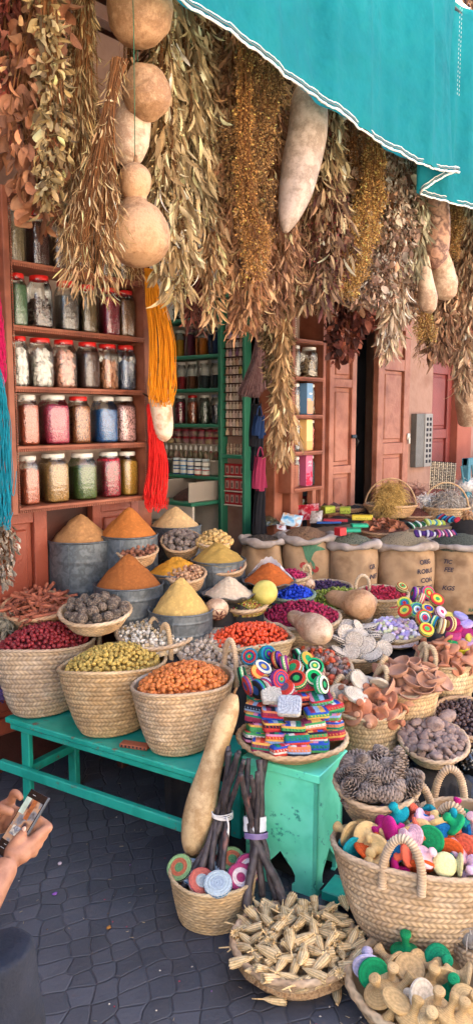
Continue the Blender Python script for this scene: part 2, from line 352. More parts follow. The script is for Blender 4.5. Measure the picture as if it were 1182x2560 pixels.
g=mesh('street',[(-30,-8.45,.004),(30,-8.45,.004),(30,-3.75,.004),(-30,-3.75,.004)],np.array([[0,1,2,3]]),pm('added_bounce_paving',['#b4a690','#c2b49e'],scale=2,rough=.9)); meta(g,kind='structure')  # unseen pale sheet added to bounce sunlight up at the goods
# ---- materials of the setting
PLA=pm('pink_plaster',['#8c6a5b','#9a796b','#7e5a4c'],scale=3,rough=.9,bump=.35,bscale=25)
WOOD=pm('red_wood',['#6a3624','#844a34','#945840'],scale=9,rough=.55,bump=.2,bscale=60,spec=.4)
WOODP=pm('pale_red_wood',['#8a5240','#9a6450','#7c4836'],scale=6,rough=.55,bump=.25,bscale=50)
WOODD=pm('dark_wood',['#3a1d17','#4d281f'],scale=8,rough=.6)
DARK=pm('dark_opening',['#15151c','#20202a'],scale=8,rough=.95)  # flat dark tone standing for the shade inside openings
GREENP=pm('green_paint',['#2a6a52','#34785e'],scale=5,rough=.5,bump=.15,bscale=20)
TEAL=pm('teal_paint',['#289c87','#22907d','#30a490','#259684'],wear='#6c5f50',scale=7,rough=.42,bump=.3,bscale=14,spec=.5)
WHITE=pm('white_board',['#cfc6bb','#c2b8ac'],scale=5,rough=.8)
# ---- shop building
shop=thing('shop_building','pink plastered shop front with red wooden doors and a dark open room behind the goods','shop',(1,.22,0))
def wl(x0,x1,y0,y1,z0,z1,g,b=.004): V,F=bx(x0-1,x1-1,y0-.22,y1-.22,z0,z1,b); g.add(V,F)
g=G()
for a in [(-4,.82,.22,.5,0,4.3),(.82,1.9,.22,.5,2.75,4.3),(1.9,2.3,.22,.5,0,4.3),(2.3,3.58,.3,.5,2.34,4.3),(3.58,4.02,.14,.5,0,4.3),(4.02,4.9,.3,.5,2.4,4.3),(4.9,9,.22,.5,0,4.3),(2.1,9,3.2,3.4,0,4.09),(-4,-3.8,.5,3.2,0,4.09),(8.8,9,.5,3.2,0,4.09),(2.02,2.1,.5,3.2,0,4.09)]: wl(*a,g)
g.build('wall',PLA,shop,False)
g=G(); wl(-4,2.1,3.2,3.4,0,4.09,g); wl(2.0,2.019,.5,3.2,0,4.09,g); wl(-4,.82,.501,.52,0,4.09,g); g.build('inner_wall',WHITE,shop,False)
g=G(); wl(-4,.4,.5,3.2,4.1,4.25,g); wl(1.8,9,.5,3.2,4.1,4.25,g); wl(.4,1.8,.5,.9,4.1,4.25,g); wl(.4,1.8,2.7,3.2,4.1,4.25,g); g.build('roof',PLA,shop,False)
g=G(); wl(.39,1.81,.89,2.71,4.26,4.27,g); g.build('added_skylight',pm('frosted_panel',['#f4f0e8'],rough=.6,trans=.7,bump=0),shop,False)  # unseen roof panel added to glow with sun and brighten the room
g=G(); wl(-4,9,-.02,.215,2.72,2.92,g); wl(-4,.8,.16,.215,0,1.22,g); g.build('wood_beam',WOODD,shop,False)
g=G(); wl(.80,.90,.12,.3,0,2.72,g); wl(1.90,1.98,.10,.3,0,2.72,g); wl(2.0,2.08,.05,.22,0,1.3,g); wl(2.12,2.29,.17,.22,0,1.2,g); g.build('door_post',WOOD,shop,False)
def leaf(x0,x1,z0,z1,y,mat,rows,parent,st=.07,depth=.045,name='door',rz=0,cols=1):
    g=G(); w=x1-x0
    def a(u0,u1,v0,v1,d0,d1,b=.003): V,F=bx(u0,u1,d0,d1,v0,v1,b); g.add(V,F)
    xs=[0]+[w*(i+1)/cols for i in range(cols)]
    for i,x in enumerate(xs):
        s0=0 if i==0 else x-st/2 if i<cols else w-st; s1=st if i==0 else x+st/2 if i<cols else w; a(s0,s1,z0,z1,0,depth)
    for k in range(cols):
        l=xs[k]+(st if k==0 else st/2)+.0005; r=xs[k+1]-(st/2 if k<cols-1 else st)-.0005
        zz=[z0]+rows+[z1]
        for i,z in enumerate(zz):
            a(l,r,(z0 if i==0 else z-st/2 if i<len(zz)-1 else z1-st),(z0+st if i==0 else z+st/2 if i<len(zz)-1 else z1),.002,depth-.002)
            if i<len(zz)-1:
                b0=(z0+st if i==0 else z+st/2)+.001; b1=(z1-st if i==len(zz)-2 else zz[i+1]-st/2)-.001
                a(l,r,b0,b1,.024,depth-.006); a(l+.028,r-.028,b0+.028,b1-.028,.010,.03,.008)
    o=g.build(name,mat,parent,False); o.location=(x0-1,y-.22,0); o.rotation_euler[2]=rz; return o
leaf(2.30,2.435,.05,2.32,.10,WOODP,[.62,1.24,1.82],shop,.04)
d1=leaf(2.44,2.765,.05,2.32,.07,WOODP,[.62,1.24,1.82],shop,.055)
d2=leaf(3.10,3.565,.05,2.32,.10,WOODP,[.70,1.36,1.98],shop,.085)
d3=leaf(4.06,4.62,.05,2.38,.26,pm('deep_red_door',['#6b2a26','#7c3530'],scale=6,rough=.5),[.8,1.45,2.0],shop,.08)
g=G(); V,F=bx(.43,.47,-.012,0,1.42,1.47); g.add(V,F); V,F=bx(.44,.46,-.02,-.01,1.39,1.44); g.add(V,F); g.build('latch',pm('pale_metal',['#b9b4ac','#8d8880'],metal=.6,rough=.45),d2,False)
g=G(); V,F=bx(.26,.32,-.012,0,1.45,1.475); g.add(V,F); V,F=tube([(.30,-.015,1.45),(.31,-.03,1.43),(.30,-.02,1.40)],.006); g.add(V,F); g.build('padlock',pm('dark_iron',['#2b2826'],metal=.7,rough=.5),d1)
g=G(); wl(4.63,4.92,.20,.3,0,2.4,g); wl(3.02,3.06,.3,.36,0,2.3,g); wl(2.3,3.58,.24,.3,2.34,2.46,g); g.build('door_frame',pm('orange_wood',['#8a4a3a','#985644'],scale=6),shop,False)
g=G(); 
for i in range(14):
    x=2.32+i*.09; V,F=tube([(x-1,.04,2.46),(x+.03-1,.04,2.55),(x-1,.04,2.62)],.006); g.add(V,F)
g.build('window_grille',pm('dark_iron',['#2b2826']),shop)
g=G(); wl(2.3,3.58,.5,.52,0,2.34,g); wl(4.02,4.9,.42,.44,0,2.4,g); g.build('shade_sheet',DARK,shop,False)  # dark sheets added behind the doors for the unlit opening
# panels under the left shelf
leaf(-.25,.24,.2,1.20,.10,pm('brown_panel',['#7d3a29','#8e4834'],scale=5,rough=.45),[],shop,.07,name='wall_panel')
leaf(.50,.79,.2,1.19,.10,pm('brown_panel',['#7d3a29']),[.9],shop,.05,name='wall_panel')
# electrical box
mb=thing('meter_box','grey metal meter box with a pierced side, fixed on the pink pillar','meter box',(3.80,.14,1.2))
V,F=bx(-.13,.0,-.05,0,0,.42); mesh('body',V,F,pm('grey_metal',['#565452','#62605e'],rough=.5),mb,smooth=False)
g=G(); V,F=bx(.002,.13,-.055,0,0,.42); g.add(V,F); g.build('pierced_door',pm('light_grey_metal',['#868482','#7a7876'],rough=.5),mb,False)
g=G()
for i in range(9):
    for s in(-1,1):
        V,F=bx(.066+s*.026-.014,.066+s*.026+.014,-.058,-.054,.03+i*.042,.055+i*.042); g.add(V,F)
g.build('pierced_holes',DARK,mb,False)
rl=thing('railing','blue painted wooden lattice railing beside the dark red door','railing',(4.5,-.1,.8))
g=G()
for a in [(-.35,1.2,-.02,.02,.40,.46),(-.35,1.2,-.02,.02,.0,.05),(-.35,-.30,-.03,.03,-.8,.46),(1.15,1.2,-.03,.03,-.8,.46)]: V,F=bx(*a); g.add(V,F)
g.build('frame',pm('blue_paint',['#3f6f80','#4b7c8c']),rl,False)
g=G()
for i in range(16):
    for s in(-1,1): V,F=tube([(-.28+i*.1,s*.005,.05),(-.28+i*.1+s*.15,s*.005,.40)],.009,4); g.add(V,F)
g.build('lattice',pm('blue_paint',['#3f6f80']),rl,False)
# ---- awning
aw=thing('awning','turquoise canvas awning with a frayed white piped hem, hung over the drying herbs','awning',(1,-1,3.6))
hx=[-3,-.5,.01,.52,.91,1.39,1.70,1.885,1.86,1.73,1.79,1.95,2.16,2.6,4.2]; hy=[-1,-1,-1,-1,-1,-1,-1.02,-1.03,-.99,-.93,-.90,-.95,-1,-1,-1]; hz=[2.97,2.9,2.88,2.83,2.79,2.755,2.765,2.79,2.785,2.70,2.69,2.68,2.67,2.65,2.62]
hp=smooth_path(np.array([hx,hy,hz]).T,420); n=len(hp); rows=26; V=[]
s_=np.concatenate([[0],np.cumsum(np.linalg.norm(np.diff(hp[:,:2],axis=0),axis=1))])
for i in range(rows):
    t=i/(rows-1); top=np.array(hp); k=smooth_path(np.array([hx,[-1]*len(hx),[0]*len(hx)]).T,420)
    fold=.034*np.sin(s_*9+.9*np.sin(s_*3)+t*.8)+.012*np.abs(np.sin(s_*17+t))+.009*np.sin(s_*27+2*t)+.006*np.sin(s_*51+3)
    x=hp[:,0]*(1-t*.0); y=hp[:,1]*(1-t*.35)+(-1)*t*.35+fold*(.45+.8*t*(1-t)*2)
    V.append(np.stack([x-1,y+1,hp[:,2]*(1-t)+3.6*t-3.6],-1))
V=np.array(V).reshape(-1,3); CAN=pm('turquoise_canvas',['#127480','#1a8590','#157c88','#218e98'],scale=2.4,rough=.9,trans=.4,bump=.7,bscale=9,bdist=.05,detail=12,nr=.65)
mesh('valance',V,grid_faces(rows,n),CAN,aw)
rf=[]; 
for t in np.linspace(0,1,8): rf.append([(x-1,.0+t*1.22,0.0+.10*t-.05*math.sin(math.pi*t)*abs(math.sin(x*2))) for x in np.linspace(-3,4.2,60)])
mesh('added_canopy_roof',np.array(rf).reshape(-1,3),grid_faces(8,60),pm('cream_canvas',['#e6d3b4','#dcc7a4'],scale=3,rough=.9,trans=.6,bump=0),aw)  # unseen canopy added to shade the stall and pass warm top light
P=hp-np.array([1,-1,3.6]); P=P+np.array([0,-.006,0])
P[:,1]+=(.016*np.sin(s_*11+.6*np.sin(s_*3))+.009*np.sin(s_*27)+.006*np.sin(s_*51+3))*.45
P2=P.copy(); P2[:,2]+=.0015*np.sin(s_*90)+.001*np.sin(s_*211)
V,F=tube(P2+np.array([0,-.004,-.004]),.0045+.0018*np.abs(np.sin(s_*37))*np.abs(np.sin(s_*143)),8,lob=3,twist=500,la=.5); mesh('white_piping',V,F,pm('white_cotton',['#d9d4cc','#efe9df'],scale=60),aw)
V,F=tube(P+np.array([0,-.004,.009]),.003,6); mesh('grey_piping',V,F,pm('grey_cotton',['#5c6a6a'],scale=60),aw)
V,F=tube(P2+np.array([0,-.006,.017]),.0019,6,lob=3,twist=400,la=.4); mesh('white_stitching',V,F,MATS['white_cotton'],aw)
g=G()      # stitched seams
for (xa,dx) in ((1.835,0),(1.855,0)):
    for k in range(24):
        z=3.6-.02*k-.0; V,F=bx(xa-1+.0,xa-1+.0012,-.045,-.0435,z-3.6-.010,z-3.6); g.add(V,F)
g.build('seam',MATS['white_cotton'],aw,False)
g=G()
for x in (-3,.6,2.4,4.2):
    V,F=tube([(x-1,.03,-.03),(x-1,1.2,.06)],.012,8); g.add(V,F)
V,F=tube([(-4,.03,-.03),(3.2,.03,-.03)],.012,8); g.add(V,F); g.build('pole',pm('dark_iron',['#2b2826']),aw)
# ---- canopy of planks + rails that carry the herbs
hc=thing('herb_rack','dark wooden rack of rails under the awning that carries the bunches','rack',(1,0,3.2))
for y in (-.88,-.7,-.52,-.34,-.16):
    V,F=bx(-3.2,3.0,y-.018,y+.018,-.02,.02); mesh('rail',V,F,WOODD,hc,smooth=False)
for x in (-2.6,-1.0,.4,1.8,2.9):
    V,F=bx(x,x+.05,-.93,.215,.022,.07); mesh('bracket',V,F,WOODD,hc,smooth=False)
# ---- street side, out of the frame: building opposite, near and pale for fill light
ob=thing('opposite_building','sunlit ochre building across the street, seen only as reflections in the jars','building',(0,-8.5,0))
g=G()
for i in range(9):
    x=-12+i*3; V,F=bx(x-1.1+1,x+1.1+.9,-.3,0,0,6.2,.01); g.add(V,F)
    V,F=bx(x+2-.02,x+3.9-1.9+1.01,-.3,-.06,2.3,3.4,.01); g.add(V,F)
V,F=bx(-14,15,-.35,-.31,0,6.2); g.add(V,F); g.build('wall',pm('pale_ochre_plaster',['#efe0cc','#e8d6c0'],scale=2),ob,False)
g=G(); V,F=bx(-14,15,-3,-.0,6.21,6.5); g.add(V,F); g.build('roof',PLA,ob,False)
# ---- bench
ba=Vector((-.02,-1.11,.40)); bb=Vector((-.175,-.16,.40)); ang=math.atan2(bb.y-ba.y,bb.x-ba.x); Lb=(bb-ba).length
bn=thing('bench','low turquoise wooden bench under the three palm baskets of dried fruit','bench',(ba.x,ba.y,0),ang)
def bpart(nm,*a,par=None,mat=None,b=.004): V,F=bx(*a,b); return mesh(nm,V,F,mat or TEAL,par or bn,smooth=False)
bpart('bench_top',0,Lb,-.34,0,.378,.40)
bpart('apron',.02,Lb-.02,-.028,-.008,.352,.377); bpart('apron',.02,Lb-.02,-.33,-.31,.352,.377)
for x in (.03,Lb-.10):
    bpart('leg',x,x+.045,-.055,-.03,.0,.377); bpart('leg',x,x+.045,-.32,-.29,.0,.377)
bpart('stretcher',-.0,Lb+.05,-.028,-.002,.165,.205); bpart('stretcher',.0,Lb,-.35,-.325,.165,.205)
bpart('cross_bar',Lb-.095,Lb-.06,-.289,-.0565,.165,.2,b=.003)
bk=thing('brick','broken orange hollow brick lying on the bench between two baskets','brick',tuple(atz(338,1868,.401)[0]),ang+.25)
V,F=bx(-.055,.055,-.02,.02,0,.015); mesh('clay_body',V,F,pm('terracotta_brick',['#9c5a40','#8c4c34']),bk,smooth=False)
g=G()
for i in range(7):
    V,F=bx(-.05+i*.015,-.043+i*.015,.019,.0212,.004,.012,.001); g.add(V,F)
g.build('holes',DARK,bk,False)
# ---- turquoise box stool
bs=thing('box_stool','tall bright turquoise wooden box stool with pointed arch cut in its foot','stool',(.175,-1.44,0),R(10))
TEAL2=pm('bright_teal_paint',['#76eac2','#80eeca','#6ce0b8','#78eac4'],wear='#3c9c88',scale=7,rough=.42,bump=.3,bscale=10,spec=.5)
bw,bd,bh=.21,.27,.44     # along side face (local x) and front face (local y)
def arch(w,h,n=9): # half profile of keyhole arch
    return [(w*.5,0),(w*.5,h*.18),(w*.62,h*.2),(w*.62,h*.45),(w*.48,h*.62),(w*.25,h*.78),(w*.0,h*1.0)]
def face(L,parent,M):
    h=bh-.03; A=arch(.09,.13); c=L/2; g=G()
    left=[(c-x,z) for x,z in A]; right=[(c+x,z) for x,z in A]; pts=[]
    # strips between arch outline and outer edge, then the panel above
    def quad(p,q,r,s): 
        V=[];
        for d in(0,-.014):
            for u,v in(p,q,r,s): V.append((u,d,v))
        g.add([M(v) for v in V],np.array([[0,1,2,3],[7,6,5,4],[0,4,5,1],[1,5,6,2],[2,6,7,3],[3,7,4,0]]))
    for sd_,e in ((left,0.0),(right,L)):
        for i in range(len(sd_)-1):
            quad((e,sd_[i][1]),sd_[i],sd_[i+1],(e,sd_[i+1][1]))
    quad((0,.13),(L,.13),(L,h),(0,h))
    return g.build('side_panel',TEAL2,parent,False)
face(bd,bs,lambda v:(v[1]*-1,v[0],v[2]))                       # front face (faces -x)
face(bw,bs,lambda v:(v[0],-v[1]*1+0,v[2]))
face(bd,bs,lambda v:(bw+v[1],v[0],v[2])); face(bw,bs,lambda v:(v[0],bd+v[1],v[2]))
V,F=bx(-.012,bw+.012,-.012,bd+.012,bh-.03,bh-.001); mesh('lid',V,F,TEAL2,bs,smooth=False)
for (x0,y0) in ((0.002,.002),(bw-.03,.002),(.002,bd-.03),(bw-.03,bd-.03)):
    V,F=bx(x0+.014,x0+.03 if x0>.1 else x0+.028,y0+.014,y0+.028,0.0,bh-.03); mesh('corner_post',V,F,TEAL2,bs,smooth=False)
# low planks under the big basket
lp=thing('low_pallet','low turquoise plank step under the largest palm basket','pallet',(.26,-1.72,0),YAW)
for (x,y,w,r) in ((-.155,.075,.17,.55),(-.03,-.10,.19,-.42),(.14,.02,.17,.5)):
    V,F=bx(-w/2,w/2,-.055,.055,.03,.062); V=V@rotm(0,0,-r).T+np.array([x,y,0]); mesh('plank',V,F,TEAL,lp,smooth=False)
for x in (-.13,.11):
    V,F=bx(x,x+.05,-.10,.10,0,.029); mesh('foot',V,F,TEAL,lp,smooth=False)
# ================================================================ shelves and jars
def shelf_unit(name,label,x0,x1,zs,ztop,depth=.20,mat=WOOD,y0=0,trim=True,div=None):
    t=thing(name,label,'shelf',((x0+x1)/2,y0+depth,zs[0])); ox=(x0+x1)/2; oz=zs[0]; oy=y0+depth
    def p(nm,a,b,c,d,e,f,m=mat,bb=.003): V,F=bx(a-ox,b-ox,c-oy,d-oy,e-oz,f-oz,bb); return mesh(nm,V,F,m,t,smooth=False)
    p('side_panel',x0,x0+.03,y0,y0+depth,zs[0]-.03,ztop); p('side_panel',x1-.03,x1,y0,y0+depth,zs[0]-.03,ztop)
    p('back_panel',x0+.031,x1-.031,y0+depth-.015,y0+depth,zs[0]-.03,ztop,pm('shelf_back',['#b09484','#c4ac9c','#d4c4b4'],scale=4))
    for z in zs: p('shelf_board',x0+.031,x1-.031,y0+.003,y0+depth-.016,z-.022,z)
    p('top_board',x0+.031,x1-.031,y0+.003,y0+depth-.016,ztop-.022,ztop)
    if trim:      # toothed edging
        g=G(); st=.0105
        for z in zs:
            V,F=bx(x0+.031-ox,x1-.031-ox,y0-.004-oy,y0+.002-oy,z-.012-oz,z-.001-oz,.001); g.add(V,F)
            for i in range(int((x1-x0-.07)/st)):
                V,F=bx(x0+.034+i*st-ox,x0+.034+i*st+.007-ox,y0-.004-oy,y0+.001-oy,z-.024-oz,z-.013-oz,.001); g.add(V,F)
        for xx in (x0+.031,x1-.037):
            for i in range(int((ztop-zs[0])/st)):
                V,F=bx(xx-ox,xx+.006-ox,y0-.004-oy,y0+.001-oy,zs[0]+.002+i*st-oz,zs[0]+.009+i*st-oz,.001); g.add(V,F)
        g.build('toothed_trim',WOOD,t,False)
    return t
zsL=[1.215,1.475,1.725,1.975,2.235]
shelf_unit('jar_shelf','wide red wooden shelf with toothed edging and five rows of big glass jars',.0,.785,zsL,2.52)
GL=glass('jar_glass','#f4f6f4'); 
pj=[(.001,0),(.42,0),(.47,.02),(.5,.06),(.5,.70),(.47,.79),(.40,.86),(.385,.875),(.385,.93)]
JG=mesh('jar_glass_body',*lathe(pj,40,3.2,cap=False),GL,link=False)
JR=mesh('jar_glass_body',*lathe(pj,32,2,cap=False),GL,link=False)
LID=mesh('lid',*lathe([(.001,.995),(.39,.995),(.42,.985),(.425,.93),(.42,.905),(.39,.902)],32,2,cap=False),pm('enamel_lid',['#ffffff','#f2f2f2'],obj=True,rough=.35,bump=0),link=False)
def fillmesh(fr,seed,rough=.012,p=3.2):
    pr=[(.001,.012),(.43,.012),(.462,.03),(.482,.07),(.482,min(fr,.70))]
    if fr>.72: pr.append((.45,fr))
    pr+=[(.30,fr+.015),(.15,fr+.03),(.001,fr+.035)]
    pr2=[];
    for i in range(len(pr)-1):
        for k in range(4): pr2.append((pr[i][0]+(pr[i+1][0]-pr[i][0])*k/4,pr[i][1]+(pr[i+1][1]-pr[i][1])*k/4))
    pr2.append(pr[-1]); V,F=lathe(pr2,40,p,cap=False); k=V[:,2]>fr-.05; V[k,2]+=rough*fnoise(V[k],22,seed); return V,F
GRAIN=pm('grainy_fill',['#e6e6e6','#ffffff','#b8b8b8','#ffffff'],scale=24,detail=3,obj=True,rough=.85,bump=.6,bscale=30,bdist=.03)
SPECK=pm('speckled_fill',['#2a1512','#f5e6e0','#ffffff'],scale=26,detail=1,obj=True,rough=.8,bump=.5,bscale=30,bdist=.02)
CHUNK=pm('chunk_fill',['#e4e4e4','#ffffff'],scale=5,obj=True,rough=.7,bump=.2)
FILLS={}
for fr in (.45,.62,.70,.78,.84): 
    FILLS[fr]=mesh('contents',*fillmesh(fr,int(fr*100)),GRAIN,link=False)
    FILLS[('s',fr)]=mesh('contents',*fillmesh(fr,int(fr*100)),SPECK,link=False)
def chunks(seed,box=(.13,.09,.06),n=120,top=.72,kind='b'):
    r=random.Random(seed); g=G()
    for i in range(n):
        z=.05+(top-.05)*i/n; a=r.uniform(0,6.28); q=r.uniform(.15,.40); M=rotm(r.uniform(0,6),r.uniform(0,6),r.uniform(0,6))
        if kind=='b': V,F=bx(-box[0]/2,box[0]/2,-box[1]/2,box[1]/2,-box[2]/2,box[2]/2,.012)
        else: V,F=tube([(0,0,-box[0]/2),(.01,.01,0),(0,0,box[0]/2)],[box[1]*.3,box[1]*.4,box[1]*.28],6)
        V=V@M.T; V[:,2]*=.62; V+=np.array([q*math.cos(a),q*math.sin(a),z]); q2=np.abs(V[:,:2]).max(1); k=q2>.475; V[k,:2]*=(.475/q2[k])[:,None]
        g.add(V,F,np.ones(3)*r.uniform(.8,1))
    return g.build('contents',CHUNK,smooth=False,link=False)
CH=[chunks(1,(.30,.22,.10),90),chunks(2,(.24,.16,.12),110),chunks(3,(.22,.18,.16),90,.6),chunks(4,(.5,.16,.1),50,.55,'t')]
def jar(x,y,z,w,h,fill,col,lid,label,group,kind='spice_jar',rnd=False,rz=None,cat='jar'):
    t=thing(kind,label,cat,(x,y,z),group=group); t.scale=(w,w,h); t.rotation_euler[2]=rz if rz is not None else random.uniform(-.12,.12)
    for nm,me,c in (('contents',FILLS[fill] if not isinstance(fill,int) else CH[fill],col),('glass_body',JR if rnd else JG,None),('lid',LID,lid)):
        o=bpy.data.objects.new(nm,me); COL.objects.link(o); o.parent=t
        if c: o.color=(*lin(c),1)
    return t
RED='#c8201c'; WL='#d8d4cc'; GJ='jars on the wide red shelf'
rows=[ # px centre, px width, fill, colour, lid, description
 (4,700,.235,[(40,50,.70,'#c0a880',WL,'with white lid and beige seeds'),(97,55,.78,'#5c2c26','#a01c18','of dark purple-brown dried berries behind the leaves'),(152,52,.62,'#7c5a46','#d9261c','with red lid behind hanging twigs'),(212,52,.7,'#54402f',RED,'of brown seeds hidden behind the hanging twigs'),(268,52,.7,'#7a6a4c',WL,'of dull green seeds beside the bottle gourd'),(325,50,('s',.78),'#b59a78',WL,'of speckled beige seeds beneath bottle gourd')]),
 (3,830,.225,[(48,48,.78,'#7ca47a',RED,'of chopped green herb with red screw lid'),(101,60,3,'#5a4038',RED,'of thick dark brown sticks with red lid'),(168,57,.70,'#6c625c',RED,'of dark grey seeds behind the twigs'),(222,50,.78,'#8c7654',RED,'of olive brown leaf with red lid'),(277,50,.78,'#b82644',RED,'of crimson powder with red lid'),(323,48,.78,'#b07a4c',RED,'of ginger brown seeds with red lid')]),
 (2,970,.215,[(55,42,0,'#f5f0ea',RED,'of upright white tablets'),(106,62,1,'#efe8e0',RED,'of white chalky blocks'),(166,60,1,'#eca890',RED,'of salmon pink blocks'),(223,56,.78,'#6c4c44',RED,'of dark brown grains'),(273,54,2,'#eca880',RED,'of orange lumps, half empty'),(322,50,2,'#98a4c0',RED,'of grey-blue cubes')]),
 (1,1110,.218,[(71,55,.78,'#f07a58',WL,'of orange-red crystals'),(138,76,.78,'#ee4a70',WL,'of bright pink crystals, the widest'),(202,57,('s',.78),'#c07a44',RED,'of mixed brown and red peppercorns'),(264,65,.70,'#2c80d4',WL,'of bright blue powder, two thirds full'),(326,60,('s',.78),'#ffccd0',WL,'of pale pink crystals with black specks')]),
 (0,1255,.218,[(76,52,.70,'#f88460',WL,'of coral crystals, two thirds full'),(139,72,.78,'#e0ac60',WL,'of golden tan grains'),(209,68,.70,'#6c8c40',WL,'of green crushed leaf'),(273,58,('s',.84),'#bc2840',WL,'of dark red speckled berries, full to the neck'),(329,53,.78,'#ecb03c',WL,'of yellow-orange petals')])]
fc=Vector((FW[0],FW[1]))
for (lv,py,h,js) in rows:
    for (px,w,fl,c,ld,ds) in js:
        p,t=aty(px,py,.085); ww=w/FP*t*1.0
        # width seen is along the view's right vector; jars are square in plan
        jar(min(max(p.x,.03+ww/2),.755-ww/2),.09+random.uniform(-.008,.008),zsL[lv]+.001,ww*.93,h*random.uniform(.98,1.01),fl,c,ld,'glass jar '+ds+' on wide shelf',GJ)
# narrow shelf
zsR=[1.16,1.385,1.61,1.84,2.065]
shelf_unit('narrow_shelf','narrow red wooden shelf with toothed edging holding small jars and cartons',1.935,2.29,zsR,2.36)
rr=[(2.065,[(738,26,2,'#c9bfae',WL,'of pale lumps in the second row'),(778,40,3,'#b49a78',WL,'of pale dried bark, the biggest on it')]),
    (1.84,[(739,24,2,'#b89a78',WL,'of beige pieces in the third row down'),(788,23,3,'#a99678',WL,'of pale twigs beside the blue carton')]),
    (1.61,[(742,20,2,'#8f98a8',WL,'of grey pieces in the fourth row'),(789,23,1,'#e0643e',WL,'of orange-red pieces beside the yellow carton')]),
    (1.385,[(742,20,3,'#a5695c',WL,'of reddish sticks beside the pink carton'),(791,23,.78,'#4a5660',WL,'of dark blue-grey seeds beside the pink carton')])]
rr=[(z-.22 if 0 else z,js) for z,js in rr]
for i,(z,js) in enumerate(rr):
    zz=zsR[3-i] if True else z
    for (px,w,fl,c,ld,ds) in js:
        p,t=aty(px,1000,.07); ww=w/FP*t; jar(min(max(p.x,1.97+ww/2),2.26-ww/2),.075,zz+.001,ww,.19,fl,c,ld,'small jar '+ds+', narrow shelf','jars on the narrow red shelf',rnd=(w<30))
def carton(name,label,x,y,z,w,d,h,col,rz=0,cat='carton',parts=(),rot=None,group=None,mat=None):
    t=thing(name,label,cat,(x,y,z),group=group,rot=rot or (0,0,rz)); V,F=bx(-w/2,w/2,-d/2,d/2,0,h,.002)
    mesh('carton_body',V,F,mat or pm('print_'+col[1:],[col],rough=.5,bump=0),t,smooth=False)
    for (nm,a,c) in parts: V,F=bx(*a,.0005); mesh(nm,V,F,pm('print_'+c[1:],[c],rough=.5,bump=0),t,smooth=False)
    return t
def front(w,d,x0,x1,z0,z1): return (x0,x1,-d/2-.0015,-d/2+.001,z0,z1)
p=aty(768,1000,.06)[0]; q=aty(753,1000,.07)[0]
carton('carton','slim carton with a blue sky and orange dune picture between two small jars',p.x,.07,zsR[2]+.001,.062,.06,.195,'#6c94bc',parts=[('printed_dune',front(.062,.06,-.03,.03,.004,.085),'#cc9474'),('printed_logo',front(.062,.06,-.008,.018,.125,.135),'#f2f2f2'),('printed_dune',front(.062,.06,-.03,.01,.0851,.10),'#d9a884')])
carton('carton','dark blue carton behind the dune carton',q.x-.005,.12,zsR[2]+.001,.05,.05,.19,'#46566c')
carton('carton','pale orange and yellow carton beside the orange-red jar',p.x,.07,zsR[1]+.001,.062,.06,.195,'#eec483',parts=[('printed_hill',front(.062,.06,-.03,.03,.004,.06),'#e2a060')])
carton('carton','olive yellow carton behind the pale orange carton',q.x-.005,.12,zsR[1]+.001,.05,.05,.19,'#b59a55')
t=carton('carton','bright pink carton with white script and red roses, lowest on the narrow shelf',p.x+.002,.07,zsR[0]+.001,.07,.06,.195,'#b8587c')
g=G()
for i in range(26):
    V,F=lump(i,1,.2,2,(.008,.0015,.008)); g.add(V+np.array([random.uniform(-.028,.028),-.0312,random.uniform(.008,.085)]),F)
g.build('printed_roses',pm('rose_print',['#b3123c','#d92b55'],scale=60),t)
for (s,zz) in (('\ufead\ufed4\ufbab\ufe8d',.150),('\ufead\ufee3\ufe8e\ufeed',.128)):
    V,F=text_geo(s,.022); V=np.stack([V[:,0],np.full(len(V),-.0325),V[:,1]+zz],1); mesh('printed_script',V,F,pm('white_print',['#f5f0f0'],bump=0),t,smooth=False)
V,F=bx(-.083,.083,-.004,.004,0,.25); t=thing('blank_board','blank off-white board leaning in the top of the narrow shelf','board',(2.06,.12,zsR[4]+.001),rot=(R(-4),0,0)); mesh('board',V,F,WHITE,t,smooth=False)
# ---- inside the shop: green shelves along the right-hand wall (they face -x)
ix=1.86
zg=[.93,1.06,1.21,1.55,1.78,1.995,2.235]
gs=thing('green_shelf','green painted shelving with jars, tubs and bottles inside the dim shop','shelf',(ix,.8,.9))
def gp(nm,x0,x1,y0,y1,z0,z1,m=GREENP,par=gs,o=(ix,.8,.9)): V,F=bx(x0-o[0],x1-o[0],y0-o[1],y1-o[1],z0-o[2],z1-o[2]); return mesh(nm,V,F,m,par,smooth=False)
for z in zg[2:]: gp('shelf_board',ix,ix+.15,.53,1.5,z-.022,z)
gp('shelf_board',ix-.25,ix+.15,.53,1.5,zg[1]-.022,zg[1]); gp('white_front',ix-.24,ix-.22,.53,1.5,.93,1.037,WHITE)
gp('back_panel',ix+.151,ix+.16,.53,1.5,.5,2.75,pm('dull_green_wall',['#3b4a44','#4a5850'],scale=4)); gp('post',ix-.005,ix+.155,.50,.529,.1,2.6); 
gp('divider',ix-.22,ix+.14,.86,.875,1.06,1.187,pm('dull_board',['#a0958a'])); gp('divider',ix-.24,ix+.14,.56,.57,1.06,1.187,pm('dull_board',['#a0958a']))
cb=thing('bottle_cabinet','narrow green cabinet with many rows of tiny oil bottles inside the shop','cabinet',(ix,.4,.9))
o2=(ix,.4,.9)
gp('post',ix-.02,ix+.1,.29,.312,.1,2.37,GREENP,cb,o2); gp('post',ix-.02,ix+.1,.485,.499,.1,2.37,GREENP,cb,o2); gp('back_panel',ix+.08,ix+.09,.313,.484,.1,2.37,WHITE,cb,o2)
gp('top_rail',ix-.02,ix+.079,.313,.484,2.33,2.36,GREENP,cb,o2); gp('rail',ix-.021,ix+.079,.313,.484,1.335,1.36,GREENP,cb,o2)
